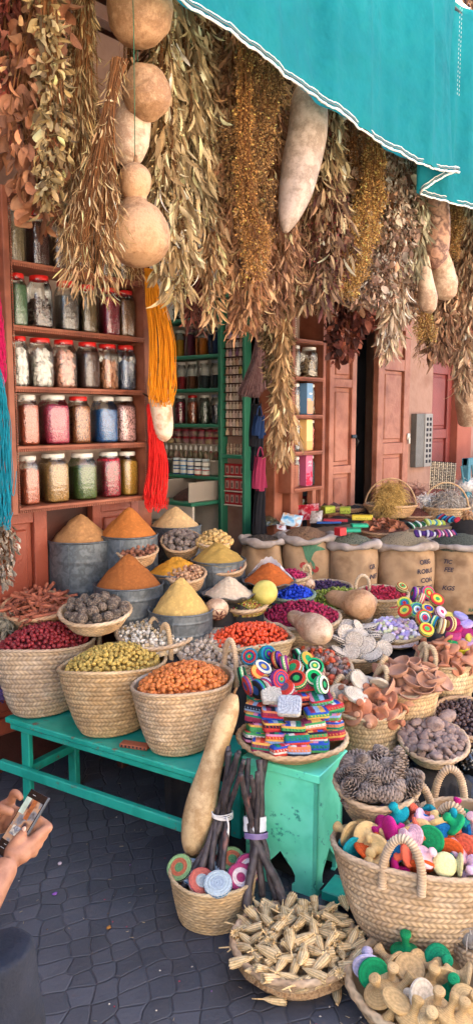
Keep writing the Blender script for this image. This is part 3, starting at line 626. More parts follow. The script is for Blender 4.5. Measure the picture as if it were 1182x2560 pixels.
rowz=[2.135-i*.0545 for i in range(13)]
for z in rowz: gp('thin_shelf',ix+.0,ix+.079,.313,.484,z-.006,z-.001,WOODD,cb,o2)
for z in (1.36+.0,1.225,1.13,1.04): gp('thin_shelf',ix+.0,ix+.079,.313,.484,z-.008,z-.001,WHITE,cb,o2)
TB=mesh('tiny_bottle',*lathe([(.001,0),(.011,0),(.0115,.003),(.0115,.028),(.006,.033),(.006,.036),(.0075,.037),(.0075,.045),(.001,.046)],12,cap=False),pm('tinted_bottle',['#ffffff','#dddddd'],obj=True,rough=.2,spec=.6,bump=0,scale=40),link=False)
bc=['#d8b89a','#e0c7b8','#c9a08a','#d6b5a8','#b89ab0','#d8c86a','#c88a7a','#8a5f7a']
for i,z in enumerate(rowz):
    for k in range(6):
        if random.random()<.06: continue
        cc=random.choice(bc if i in(0,1,3,5) else bc[:4]+['#c9b5a0','#dccabc','#c7a898'])
        inst('tiny_bottle',TB,MX((ix+.016,.328+k*.0275,z)),'tiny stoppered oil bottle in the rows of the narrow green cabinet','bottle','tiny oil bottles in the green cabinet',lin(cc))
fb=mesh('glass_flask',*lathe([(.001,0),(.010,0),(.006,.008),(.009,.02),(.010,.04),(.004,.055),(.006,.062),(.001,.07)],12,cap=False),pm('brown_flask',['#7a5a48','#c0a890'],scale=90,rough=.3),link=False)
for k in range(6): inst('glass_flask',fb,MX((ix+.02,.33+k*.027,1.36)),'small brown glass flask standing below the rows of tiny bottles','flask','flasks in the green cabinet')
rb=G(); V,F=bx(-.012,.012,-.023,.023,0,.075,.002); rb.add(V,F,lin('#9c1c26')); V,F=bx(-.0135,-.011,-.014,.014,.012,.062,.001); rb.add(V,F,lin('#9c8078')); V,F=bx(-.0145,-.0125,-.006,.006,.02,.05,.001); rb.add(V,F,lin('#5a3a38'))
rbm=rb.build('red_carton',pm('print_attr',['#ffffff'],attr=True,bump=0,rough=.5),smooth=False,link=False)
for r_,z in enumerate((1.226,1.131,1.041)):
    for k in range(4): inst('red_carton',rbm,MX((ix+.02,.337+k*.041,z)),['dark red carton with pale oval, upper row of the green cabinet','bright red carton with pale oval, middle row of the green cabinet','dark red carton with pale oval, lower row of the green cabinet'][r_],'carton','red cartons in the green cabinet row %s'%('top','middle','bottom')[r_],None)
# big jars on the green shelves
def gjar(py,z,lst,h):
    for (px,w,fl,c,ld,ds) in lst:
        p,t=atx(px,py,ix+.06); ww=w/FP*t; jar(ix+.07,p.y,z+.001,ww*.95,h,fl,c,ld,'tall jar '+ds+' inside the shop','jars on the green shelves',rnd=True)
gjar(840,zg[5],[(448,30,.62,'#c79a2e',WL,'of mustard yellow powder on the green shelf'),(474,32,.78,'#5a1530','#6a4a5a','of dark magenta powder on the green shelf'),(504,34,.62,'#c2701c',WL,'of orange powder on the green shelf'),(536,34,.78,'#1c2f58','#3a4050','of dark blue powder on the green shelf')],.175)
gjar(930,zg[4],[(452,24,.45,'#a32630',WL,'a third full of red powder, below the powders'),(478,27,.45,'#7a4a30',WL,'nearly empty with orange dregs'),(508,27,.45,'#3c4248',WL,'empty and clear, third in its row'),(537,28,.45,'#2f3640','#8a8f98','empty and dark beside the green post')],.18)
gjar(1020,zg[3],[(448,30,1,'#a8304e',WL,'of crimson chunks above the spray bottles'),(479,30,1,'#b8603a',RED,'of orange chunks with red lid'),(509,30,1,'#7a8878',WL,'of grey-green chunks'),(538,30,2,'#333c50','#6a7080','of dark blue lumps')],.19)
gjar(760,zg[6],[(446,32,3,'#6a6a50','#2a2a2a','of dry leaves on the highest green shelf'),(474,32,.7,'#4a3030','#4a2a2a','of dark powder behind the red dried herb'),(536,28,.62,'#3a5a58','#7a8a88','of dark green seeds, highest green shelf')],.18)
# tubs and sprays on the shelf at z 1.21
def simple(name,prof,mat,n=16): return mesh(name,*lathe(prof,n,cap=False),mat,link=False)
LBL=pm('print_obj',['#ffffff','#eeeeee'],obj=True,rough=.4,bump=0)
tubm=simple('jar_body',[(.001,0),(.024,0),(.026,.004),(.026,.036),(.022,.04),(.001,.04)],LBL); capm=simple('cap',[(.0265,.0395),(.0265,.052),(.024,.054),(.001,.054)],pm('clear_cap',['#c8d0d4'],rough=.2,bump=0)); lbm=simple('paper_label',[(.0266,.008),(.0266,.032)],pm('paper_white',['#e6e2da'],bump=0))
cs=['#1d4f9a','#2f8ad0','#2c5fae','#2a3040','#8a8478']; c2=['#1d4f9a','#2f8ad0','#2c5fae','#c03a3a','#b04444']
nm1=['navy','sky blue','royal blue','black','grey']; 
for lv in range(2):
    for k in range(5):
        y=.94-k*.068-.0; inst('cosmetic_tub',tubm,MX((ix+.03,y,1.2115+lv*.055)),'%s tub with white paper label, %s row above the green board'%((nm1[k] if lv else ['navy','sky blue','royal blue','red','brick red'][k]),('upper' if lv else 'lower')),'tub','cosmetic tubs inside the shop',lin((cs if lv else c2)[k]),(('cap',capm),('paper_label',lbm)))
bt=simple('pink_bottle',[(.001,0),(.014,0),(.015,.003),(.015,.07),(.008,.08),(.008,.09),(.001,.09)],pm('pink_bottle_glass',['#8a2f4c','#6a2038'],rough=.25,scale=20))
for k in range(5): inst('pink_bottle',bt,MX((ix+.03,1.17-k*.035,1.2115)),'dark pink bottle in the row left of the tubs inside the shop','bottle','pink bottles inside the shop')
sp=simple('spray_bottle',[(.001,0),(.015,0),(.015,.05),(.006,.056),(.006,.06),(.001,.06)],pm('spray_glass',['#a98a80','#6a6a50','#8a4048'],scale=16,rough=.25)); sc_=simple('spray_cap',[(.008,.061),(.008,.078),(.004,.092),(.001,.092)],pm('white_cap',['#e8e6e2'],bump=0))
gp('step_board',ix+.06,ix+.149,.54,1.3,1.30,1.312,WHITE)
for k in range(13): inst('spray_bottle',sp,MX((ix+.075,1.18-k*.047,1.313)),'little spray bottle with white cap behind the tubs inside the shop','bottle','spray bottles inside the shop',None,(('spray_cap',sc_),))
tb2=simple('round_tub',[(.001,0),(.03,0),(.032,.004),(.032,.032),(.001,.033)],pm('yellow_tub',['#b8a878','#8a5a68','#9a9a78'],scale=10)); cap2=simple('red_cap',[(.033,.0335),(.033,.046),(.03,.048),(.001,.048)],pm('dark_red_cap',['#8a2430'],rough=.3,bump=0))
gp('step_board',ix+.10,ix+.148,.54,1.3,1.405,1.415,WHITE)
for lv in range(2):
    for k in range(8): inst('round_tub',tb2,MX((ix+.11,1.14-k*.072,1.416+lv*.05)),'round tub with dark red lid stacked behind the spray bottles','tub','red-lidded tubs inside the shop',None,(('red_cap',cap2),))
# packets lying below
pk=bpy.data.meshes.new('x')
V,F=ico(3); V=np.sign(V)*np.abs(V)**.5*np.array([.07,.045,.012]); V[:,2]+=.003*fnoise(V,90,3)
pkm=mesh('herb_packet',V,F,pm('herb_packet_print',['#4a6a30','#b08a30','#7a9a50','#3a4a28'],scale=30,rough=.4),link=False)
for k in range(12): inst('herb_packet',pkm,MX((ix-.14+.03*(k%4),.95+.06*(k//4)+random.uniform(-.02,.02),1.08+.018*(k%5)),(random.uniform(-.2,.2),R(25),random.uniform(-.5,.5))),'green printed sachet in the slanted bin inside the shop','sachet','green sachets inside the shop')
T=Matrix.Translation((ix-.05,.71,1.065)); heap('dark_dried_petals',T,.14,.13,.07,pm('dark_petals',['#2c1614','#44221c','#5a302a'],scale=60,bump=.8,bscale=90),'dark red-brown dried petals heaped in a white bin inside the shop','dried petals',kind='stuff')
# broom and hanging garments in the dark gap
FIB=pm('broom_fibre',['#6a4a4a','#7d5f5f','#573a3c'],scale=30,rough=.9,attr=True)
p0=aty(646,850,.03)[0]; p1=aty(628,1000,.03)[0]
br_=thing('broom','brown fibre hand broom hanging head down between shop interior and narrow shelf','broom',tuple(p0))
V,F=tube([(0,0,0),(0.0,0,.3),(.0,0,.5)],[.02,.012,.01],8); mesh('handle',V,F,FIB,br_,np.ones(3))
g=G()
for i in range(700):
    u=random.uniform(-1,1); v=random.uniform(-1,1); l=.30+.03*random.random(); e=np.array([u*.13-.03,v*.03,-l+.05*abs(u)+.04*u])
    m=np.array([u*.05,v*.02,-l*.4]); P=smooth_path([(u*.012,v*.012,.02),m,e],5); V,F=tube(P,.0022,3,False); g.add(V,F,np.ones(3)*random.uniform(.7,1.3))
g.build('bristles',FIB,br_)
def garment(name,label,px,py0,py1,wpx,y,col,cat='bag',wave=.01,col2=None):
    p,t=aty(px,py0,y); q,_=aty(px,py1,y); w=wpx/FP*t*1.05; h=p.z-q.z
    t_=thing(name,label,cat,tuple(p)); u=np.linspace(-1,1,16); v=np.linspace(0,1,14); U,VV=np.meshgrid(u,v)
    X=U*w/2*(.75+.25*VV); Z=-VV*h-.01*np.cos(U*3); Y=wave*np.sin(U*7+VV*3)
    a=np.stack([X,Y-.012,Z],-1).reshape(-1,3); b_=np.stack([X,Y+.012,Z],-1).reshape(-1,3)
    g=G(); F=grid_faces(14,16); g.add(a,F); g.add(b_,F[:,::-1]); m=pm('felt_'+col[1:],[col,col],rough=.95,bscale=200)
    e=[]
    g.build('cloth_body',m,t_); V,F=tube(smooth_path([(-w*.3,0,0),(-w*.1,0,.05),(w*.1,0,.05),(w*.3,0,0)],14),.004,6); mesh('strap',V,F,m,t_); return t_
garment('hanging_bag','dark navy cloth bag hanging under the broom',640,1010,1120,34,.06,'#14141c')
garment('hanging_bag','royal blue cloth bag hanging in the dark doorway',648,1040,1092,36,.03,'#142c54')
garment('hanging_bag','black cloth bag hanging above the crimson one',645,1090,1180,38,.05,'#10101a')
garment('hanging_bag','crimson pink cloth bag hanging in the dark doorway',650,1142,1224,40,.02,'#842444')
garment('hanging_bag','long black cloth bag hanging lowest under the crimson one',650,1220,1340,38,.04,'#0e0e16')
# ================================================================ goods
TER=lambda: pm('terracotta',['#b88a70','#a6765c','#c49a80'],scale=9,rough=.85,obj=True,rand=.12,bump=.15)
SUP=[]       # base points that the covered stand has to carry: (x,y,z,r)
def put(px,py,w,z):
    p,t=atz(px,py,z); return p,w/FP*t/2
def tray(name,label,px,py,w,z,h,tilt=8,asp=.95,tap=.62,rows=7,M=56,tint=(1,.92,.8),rim=.010,support=True,cat='basket',floor=.35,rz=None,**kw):
    p,r=put(px,py,w,z); rx,ry=r*.97,r*asp
    rz=YAW if rz is None else rz
    # the mouth centre stays where it is seen when the basket tilts
    up=Matrix.Rotation(R(tilt),3,Vector((RT[0],RT[1],0)))@Vector((0,0,1))
    loc=p-up*h
    b=basket(name,label,loc,rx,ry,h,rz,tilt,rim=rim,tint=tint,tap=tap,rows=rows,M=M,floor=floor,amp=.003,pw=.7,cat=cat,**kw)
    if support: SUP.append((loc.x,loc.y,loc.z-.012-math.sin(R(tilt))*r*tap*.5,r*tap))
    T=b.matrix_world@Matrix.Translation((0,0,h)); return T,rx,ry,b
# ---- stone-like lumps, nuts and fruits (shared meshes)
def lumps(name,mat,n,size,el=(1,1,1),amp=.2,sc=2.5,sub=2,seed=0,smooth=True,power=1):
    out=[]
    for i in range(n):
        V,F=ico(sub); V=V*(1+amp*fnoise(V,sc,seed+i))[:,None]; V=V*np.array(el)*size; out.append(mesh(name,V,F,mat,link=False,smooth=smooth))
    return out
def wr(col,n,**k): return pm(n,col,obj=False,rand=.18,**k)
# the three palm baskets on the bench
def couffin(label,px,py,z,rx,ry,h,rz,hand,seed,tint,**kw):
    p,t=atz(px,py,z); b=basket('palm_basket',label,(p.x,p.y,z-h),rx,ry,h,rz,0,hand,rim=.008,cat='basket',tint=tint,tap=.60,rows=kw.pop('rows',15),M=kw.pop('M',66),seed=seed,floor=.72,amp=.005,pw=.62,**kw)
    return b.matrix_world@Matrix.Translation((0,0,h)),b
HA=.0
T1,_=couffin('large palm basket of dark red dried rosehips, at the wall end of the bench',112,1600,.69,.225,.165,.285,0,[(-.25,.045,.135,.0),(.15,.045,.13,.0),(1.45,.05,.12,.02),(1.75,.05,.12,.0)],1,(.93,.90,.86),warp=.05)
T2,_=couffin('tall golden palm basket heaped with yellow dried flower buds',285,1650,.665,.225,.17,.262,0,[(-.35,.05,.13,.0),(.05,.05,.13,.0)],2,(1.04,.92,.68),warp=.06)
T3,_=couffin('palm basket of orange dried fruits, nearest the box stool on the bench',458,1700,.645,.205,.158,.242,0,[(-.30,.045,.135,.0)],3,(1.0,.94,.83),warp=.04)
rh=lumps('dried_rosehip',wr(['#6e1a22','#8f2a30','#4c1218'],'rosehip',rough=.4,bump=.3,bscale=300,scale=60),4,.0115,(1,.8,.75),.16,3)
yb=lumps('yellow_bud',wr(['#a8883c','#c4a858','#86692c'],'yellow_bud',rough=.7,bump=.5,bscale=200,scale=60),5,.0105,(1,.85,.7),.35,4)
of=lumps('dried_orange_fruit',wr(['#b4602a','#cf7d3e','#8f431c'],'orange_fruit',rough=.45,bump=.4,bscale=200,scale=50),5,.0125,(1,.85,.7),.28,3)
for (T,ms,nm,lb,ct,gr,rx,ry,hd,cl,bl) in ((T1,rh,'dried_rosehip','small dark red dried rosehip heaped in the palm basket at the wall end','rosehip','rosehips in the palm basket',.20,.145,.075,'#5e1a20','rosehips'),(T2,yb,'yellow_bud','small yellow dried flower bud heaped in the tall golden palm basket','flower bud','yellow buds in the palm basket',.20,.15,.065,'#94783a','buds'),(T3,of,'dried_orange_fruit','wrinkled orange dried fruit heaped in the palm basket nearest the stool','dried fruit','orange fruits in the palm basket',.185,.138,.065,'#a85a2a','fruits')):
    heap(nm+'_mass',T,rx*1.02,ry*1.03,hd-.012,pm(bl+'_mass',[cl],scale=90,rough=.7,bump=1,bscale=90,bdist=.02),'loose mass of '+bl+' underneath the ones on top in its palm basket',bl,-.018,amp=.004,bs=260,kind='stuff',seed=3)
    pile(nm,ms,T,rx,ry,.0165,lb,ct,gr,n=300,dome=hd,z0=-.012,sc=(.8,1.2),jit=.5,shrink=.97)
# ---- shallow baskets of the second row
T,rx,ry,_=tray('bark_basket','round basket of rust brown cinnamon sticks by the tall drum',92,1514,172,.80,.07,12,tint=(.95,.72,.55))
def cin(seed):
    r=random.Random(seed); L=r.uniform(.05,.075); a=np.linspace(0,4.6+r.random()*1.2,16); rr=.0085-.0006*a; u=np.linspace(-L,L,6)
    V=[];
    for x in u:
        for (q,ra) in zip(a,rr): V.append((x,ra*math.cos(q)+.001*math.sin(x*60+seed),ra*math.sin(q)))
    V=np.array(V); V2=V.copy(); V2[:,1:]*=.84; g=G(); F=grid_faces(6,16); g.add(V,F); g.add(V2,F[:,::-1]); 
    e=[[i,i+1,i+1+96,i+96] for i in range(15)]+[[i+80,i+96+80,i+81+96,i+81] for i in range(15)]; allV,_,_=g.get(); g2=G(); g2.add(allV,[F,F[:,::-1]+96,np.array(e)]); return g2.build('cinnamon_stick',wr(['#8a4a34','#a86248','#6e3626'],'cinnamon',rough=.8,bump=.4,bscale=120,scale=30),link=False)
cm=[cin(i) for i in range(5)]
pile('cinnamon_stick',cm,T,rx,ry,.03,'rolled rust brown cinnamon stick in the round basket by the drum','cinnamon stick','cinnamon sticks',n=80,dome=.045,z0=-.01,rot='flat',flatrot=.22,sc=(.8,1.1),layers=2)
T,rx,ry,_=tray('nut_ball_basket','round basket of rough grey-brown scented balls behind the rosehips',238,1528,180,.815,.07,10,tint=(1,.9,.75))
nb=lumps('rough_ball',wr(['#5f5248','#8a7a6a','#463a34','#756659'],'rough_ball',rough=.95,bump=1,bscale=170,scale=110,bdist=.01),4,.0215,(1,1,1),.06,8,3)
pile('rough_ball',nb,T,rx,ry,.045,'rough grey-brown ball in the round basket behind the rosehips','scented ball','rough balls in the round basket',dome=.04,z0=.0,sc=(.85,1.15),layers=2,shrink=.86)
T,rx,ry,_=tray('gum_basket','shallow basket of clear whitish gum crystals, between scented balls and frankincense',390,1578,202,.72,.07,10)
CRY=wr(['#b5a893','#d8cfc0','#8e8271','#c9ad7e'],'gum_crystal',rough=.25,bump=.4,bscale=90,scale=30,sss=.0,spec=.6)
gc=lumps('gum_crystal',CRY,6,.012,(1,.8,.75),.35,2.2,1,3,False)
heap('gum_mass',T,rx*.97,ry*.97,.028,CRY,'bed of small gum crystals under the larger ones','gum crystals',-.016,amp=.006,bs=150,kind='stuff')
pile('gum_crystal',gc,T,rx,ry,.0195,'whitish gum crystal in the shallow basket','gum crystal','gum crystals in the shallow basket',n=170,dome=.035,z0=-.006,sc=(.7,1.35),shrink=.95)
T,rx,ry,_=tray('frankincense_basket','round basket of lumpy grey-beige resin in front of the red rose petals',550,1624,216,.665,.08,13,tint=(.92,.88,.8))
FR=wr(['#9a8672','#c2b09c','#7c6a5a','#b59f86'],'frankincense',rough=.5,bump=.6,bscale=110,scale=40)
fr=lumps('resin_lump',FR,6,.015,(1,.85,.8),.45,2.6,2,9,True)
heap('resin_mass',T,rx*.97,ry*.97,.03,FR,'bed of small resin bits under the lumps','resin bits',-.018,amp=.007,bs=120,kind='stuff')
pile('resin_lump',fr,T,rx,ry,.0235,'lumpy grey-beige resin piece in the round basket','resin lump','resin lumps in the round basket',n=150,dome=.04,z0=-.008,sc=(.7,1.3),shrink=.95)
# ---- galvanised drums with cones of powder
ZN=pm('galvanised_zinc',['#5c6165','#6c7277','#53585c','#666c70'],scale=26,rough=.5,metal=.6,bump=.2,bscale=20)
def cone(name,label,p,r,h,col,cat='spice',seed=0,sp=.86,fine=.0015):
    """heaped powder"""
    n=72; rr=np.linspace(0,1,40); prof=[]
    for q in rr: prof.append((max(q,.002)*r,h*((1-q)**sp*.94+.06*(1-q*q))-h*.05*math.exp(-(q/.09)**2)))
    V,F=lathe(prof,n,cap=False); V[:,2]+=.0055*fnoise(V,42,seed)+.0034*fnoise(V*np.array([1,1,.35]),130,seed+3)+fine*fnoise(V,230,seed+1); V[:,:2]*=(1+.022*fnoise(V,35,seed+5))[:,None]
    c=[col]+['#'+''.join('%02x'%max(0,min(255,int(int(col[i:i+2],16)*k))) for i in(1,3,5)) for k in (.93,1.06)]
    o=mesh(name,V,F,pm('powder_'+col[1:],c,scale=55,rough=.98,bump=.55,bscale=420,bdist=.004,spec=.1),loc=p); meta(o,label,cat); return o
def drum(label,px,py,w,z,h,col,clabel,ch,cr=.93,name='metal_drum',cone_name='spice_cone',seed=0,base=True,px2=None):
    p,r=put(px,py,w,z); t=thing(name,label,'drum',(p.x,p.y,z-h),random.uniform(-3,3))
    pr=[(.001,0),(r*.97,0),(r,.004)]+[(r*(1+.012*math.exp(-((q-.72)/.03)**2)+.012*math.exp(-((q-.28)/.03)**2)),q*h) for q in np.linspace(.03,.97,40)]+[(r,h-.003),(r*.985,h-.004),(r*.98,h*.55),(.001,h*.55)]
    V,F=lathe(pr,64,cap=False); V[:,:2]*=(1+.006*fnoise(V,14,seed))[:,None]; mesh('drum_body',V,F,ZN,t)
    a=np.linspace(0,2*np.pi,80); V,F=tube(np.stack([np.cos(a)*r*1.005,np.sin(a)*r*1.005,np.full(80,h)],1),.0042,8,False); mesh('rolled_rim',V,F,ZN,t)
    V,F=bx(r*.995,r*1.022,-.004,.004,.004,h-.005,.002); V=V@rotm(0,0,YAW-1.75-t.rotation_euler[2]).T; mesh('seam',V,F,ZN,t,smooth=False)
    cone(cone_name,clabel,(p.x,p.y,z-.012),r*cr,ch+.012,col,seed=seed)
    SUP.append((p.x,p.y,z-h,r)); return p,r
drum('tallest grey metal drum, under the wide shelf with light brown powder',203,1346,168,1.035,.31,'#b08254','pointed cone of light brown spice powder in the tallest drum',.125,.86,seed=1)
drum('grey metal drum holding dark orange-brown powder in front of the tallest drum',322,1458,172,.88,.17,'#985c30','steep cone of dark orange-brown spice powder in the front drum',.135,.93,seed=2)
drum('grey metal drum half hidden behind two small nut baskets, orange powder on top',323,1336,142,1.05,.30,'#b26c34','broad cone of bright orange-brown powder under the crimson yarn',.135,1.0,seed=3)
drum('grey metal drum farthest back, heaped with pale sand-coloured powder',438,1313,128,1.035,.30,'#ccaa7a','cone of pale sand-coloured powder in the drum farthest back',.105,.97,seed=4)
drum('low grey metal drum in front, heaped with mustard yellow powder',452,1522,160,.80,.12,'#c2a060','cone of mustard yellow powder beside the carved round gourd',.142,.88,seed=5)
drum('small grey metal drum under the deep yellow turmeric',443,1428,142,.90,.12,'#c88c30','low cone of deep yellow turmeric behind the basket of hazelnuts',.075,1.0,seed=6)
drum('small grey metal drum under the dull khaki spice cone',545,1398,135,.93,.14,'#a88848','cone of dull khaki spice powder behind the basket of peanuts',.085,1.0,seed=7)
def loose(label,px,py,w,z,ch,col,seed,cloth=None,sp=.86):
    p,r=put(px,py,w,z); SUP.append((p.x,p.y,z-.03,r)); 
    if cloth:
        t=thing('lined_bowl',cloth,'bowl',(p.x,p.y,z-.03)); V,F=lathe([(.001,0),(r*.7,.0),(r,.03),(r*1.07,.032),(r*1.03,.024),(r*.98,.026),(.001,.02)],72,cap=False)
        k=V[:,2]>.02; V[k,2]+=.004*np.sin(np.arctan2(V[k,1],V[k,0])*9)+.004*fnoise(V[k],50,2); mesh('bowl_body',V,F,pm('dull_tin',['#4d4a46','#5d5a55'],rough=.6),t)
    cone('spice_cone',label,(p.x,p.y,z-.006),r*.97,ch,col,seed=seed,sp=sp); return p,r
p,r=loose('cone of pinkish white powder beside the round carved gourd',572,1482,128,.83,.085,'#c9b49a',8,'wide low tin bowl under the pinkish white powder',sp=1)
p,r=loose('steep cone of rust orange powder in front of a white plastic sheet',672,1450,128,.85,.098,'#ac5a2a',9,'wide low tin bowl under the rust orange powder',sp=.95)
t=thing('plastic_sheet','crumpled white plastic sheet standing behind the rust orange cone','plastic sheet',(p.x,p.y,.84))
a=np.linspace(-1.5,1.3,30); v=np.linspace(0,1,9); A,VV=np.meshgrid(a,v); rr=r*(1.05-.55*VV); dirn=math.atan2(FW[1],FW[0]); X=np.cos(A*.9+dirn)*rr; Y=np.sin(A*.9+dirn)*rr; Z=VV*.105*np.cos(A*.8)**.6+.004*np.sin(A*14+VV*5)
Vp=np.stack([X,Y,Z],-1).reshape(-1,3); Vp=Vp+.004*np.stack([fnoise(Vp,60,1),fnoise(Vp,60,2),fnoise(Vp,60,3)],1); mesh('sheet',Vp,grid_faces(9,30),pm('white_plastic',['#e2dfe2','#d0ccd0'],rough=.3,trans=.3,bump=0),t)
# ---- coiled nut baskets
def nutb(label,px,py,w,z,h,tilt,ms,name,nl,ct,gr,item,asp=1,dome=.025,layers=2,shrink=.86,**k):
    T,rx,ry,b=tray('coiled_basket',label,px,py,w,z,h,tilt,asp,tap=.7,rows=6,M=1 if False else 34,tint=(1,.84,.66),rim=.008,floor=.4)
    pile(name,ms,T,rx,ry,item,nl,ct,gr,dome=dome,z0=-.004,layers=layers,shrink=shrink,**k)
wn_=lumps('walnut',wr(['#6d4030','#8c5a42','#553024'],'walnut',rough=.6,bump=.7,bscale=160,scale=60),4,.0135,(1,.85,.85),.12,6,2,40)
nutb('coiled basket of brown walnuts on the rim of the hidden drum',343,1376,104,.99,.06,12,wn_,'walnut','brown walnut in the coiled basket behind the front drum','walnut','walnuts in the coiled basket',.027)
gn=lumps('grey_nut',wr(['#6a5a50','#8f8076','#4a3e38'],'grey_nut',rough=.85,bump=1,bscale=150,scale=70),4,.0165,(1,.95,.95),.14,6,2,50)
nutb('tilted coiled basket of greyish nuts against the farthest drum',452,1352,100,.995,.075,24,gn,'grey_nut','greyish rough nut in the tilted coiled basket','nut','greyish nuts in the tilted basket',.032,dome=.03)
hz_=lumps('hazelnut',wr(['#8a5a3a','#b08a68','#6a3e28'],'hazelnut',rough=.5,bump=.3,scale=40),4,.0105,(1,.9,.9),.1,4,2,60)
nutb('coiled basket of light brown hazelnuts between yellow and mustard cones',463,1434,104,.905,.07,14,hz_,'hazelnut','light brown hazelnut in the coiled basket between yellow cones','hazelnut','hazelnuts in the coiled basket',.02)
pn=lumps('peanut',wr(['#8f4a34','#a8644a','#703624'],'peanut',rough=.5,bump=.3,scale=40),4,.0105,(1.1,.7,.7),.1,4,2,70)
nutb('coiled basket of reddish brown peanuts beside the khaki cone',563,1412,102,.91,.07,16,pn,'peanut','reddish brown peanut in the coiled basket by the khaki cone','peanut','peanuts in the coiled basket',.0185)
yf=lumps('straw_flower',wr(['#c29a58','#dcb878','#a07838'],'straw_flower',rough=.8,bump=1,bscale=220,scale=60),4,.013,(1,1,1),.45,7,2,80)
nutb('coiled basket of curly straw-yellow dried flowers behind the khaki cone',536,1352,86,1.0,.08,10,yf,'straw_flower','curly straw-yellow flower head in the basket behind the khaki cone','dried flower','straw-yellow flowers',.021,dome=.05,shrink=1.0)
SUP.pop()
# ---- petals and fruits in the middle
T,rx,ry,_=tray('flower_mix_basket','round basket of tiny red, yellow and green dried flowers',610,1508,118,.78,.06,8,tint=(.9,.8,.65))
MIXF=pm('flower_mix',['#8a1f30','#c9b04a','#6a7a2a','#a83a2a','#d8c88a'],scale=140,rough=.8,bump=1,bscale=260,bdist=.01,detail=1)
heap('flower_mix',T,rx*.95,ry*.95,.035,MIXF,'loose mix of tiny red, yellow and green dried flowers in the round basket','dried flowers',-.008,amp=.0022,bs=420,kind='stuff',n=120,rings=44)
ms=[];
for i,c in enumerate(['#9c2236','#d0b450','#74863a','#d9cf9a']): 
    V,F=lump(i,1,.3,3,(1,.7,.6)); ms.append(mesh('mixed_floret',V*.0052,F,pm('floret_'+c[1:],[c],rough=.8,bump=0,rand=.15),link=False))
pile('mixed_floret',ms,T,rx,ry,.0092,'tiny dried floret on the red, yellow and green flower mix','floret','florets of the flower mix',n=230,dome=.036,z0=-.006,shrink=.93)
T,rx,ry,_=tray('square_basket','square-cornered palm basket of bright orange-red dried fruits',622,1592,215,.70,.10,6,asp=.62,tap=.8,tint=(1,.95,.78),sq=5,rz=YAW+.35,rows=8,M=60,floor=.5)
orf=lumps('red_orange_fruit',wr(['#c93c1c','#e0562c','#a32c12'],'red_orange_fruit',rough=.4,bump=.4,bscale=200,scale=50),5,.0115,(1,.8,.65),.3,3,2,90)
heap('red_orange_mass',T,rx*.98,ry*.98,.045,pm('red_orange_mass',['#a82f14'],scale=90,rough=.6,bump=1,bscale=90,bdist=.02),'bed of orange-red fruits beneath the visible ones','dried fruits',-.014,amp=.004,bs=240,kind='stuff')
pile('red_orange_fruit',orf,T,rx*1.03,ry*1.05,.0165,'bright orange-red dried fruit in the square-cornered basket','dried fruit','orange-red fruits',n=240,dome=.056,z0=-.008,shrink=.98,jit=.5)
def petals(nm,lb,ct,px,py,w,z,h,col,item,sz,n,blabel,hd=.05,tint=(.8,.75,.65),asp=.9,tilt=6,el=(1,.75,.4),amp=.35,tap=.85,flab=None,seed=0,gr=None):
    T,rx,ry,_=tray('herb_basket',blabel,px,py,w,z,h,tilt,asp=asp,tap=tap,tint=tint,rows=7,M=50)
    m=wr(col,'mat_'+nm,rough=.75,bump=.6,bscale=200,scale=50); ms=lumps(nm,m,5,sz,el,amp,3,1,seed)
    heap(nm+'_mass',T,rx*.98,ry*.98,hd-.01,m,'bed of '+ct+'s beneath the visible ones: '+(flab or nm.replace('_',' ')),ct+'s',-.012,amp=.005,bs=220,kind='stuff',seed=seed)
    pile(nm,ms,T,rx,ry,item,lb,ct,gr or (lb[:40]),n=n,dome=hd,z0=-.006,shrink=.97,jit=.6); return T,rx,ry
petals('crimson_rosebud','crinkled deep crimson rosebud in the wide heap behind the long gourd','rosebud',752,1540,200,.72,.10,['#7c1038','#a01c48','#560a28'],.0165,.0115,260,'wide basket almost hidden under deep crimson rosebuds',.06,seed=11,gr='crimson rosebuds')
petals('blue_petal','bright ultramarine blue dried petal in the round basket','petal',728,1485,118,.78,.09,['#1430a8','#2048d0','#0c1f78'],.0165,.0125,130,'round basket rimmed in green holding ultramarine petals',.04,tint=(.35,.6,.62),seed=12,amp=.5,el=(1,.9,.35),gr='blue petals')
petals('green_leaf','small yellow-green dried leaf bud heaped behind the two gourds','dried leaf',850,1500,180,.73,.10,['#6f7c1e','#94a03a','#4c5812','#a8ac58'],.0155,.012,230,'wide basket of yellow-green dried leaf buds behind the lying gourds',.05,seed=13,amp=.5,gr='yellow-green leaf buds')
petals('red_flower','small vivid red dried flower in the handled basket before the sacks','dried flower',955,1484,130,.73,.11,['#9c1830','#c42a48','#701020'],.015,.011,110,'palm basket of vivid red dried flowers in front of the coffee sacks',.03,tint=(.9,.82,.65),seed=14,gr='vivid red flowers')
petals('magenta_petal','small magenta dried petal heaped behind the rust orange cone','petal',726,1440,90,.83,.08,['#8c1440','#b02058','#5c0c2c'],.0155,.0115,90,'low basket of magenta petals before the printed flower sack',.03,seed=15,gr='magenta petals')
petals('purple_bud','dark purple-blue dried bud beside the printed sack','dried bud',820,1468,120,.76,.07,['#2c2448','#4a2c50','#1c2a50'],.0145,.010,120,'low basket of dark purple-blue buds below the coffee sacks',.025,seed=16,gr='dark purple buds')
V=rim_path(.05,.05,0); pb,_=atz(884,1478,.73)
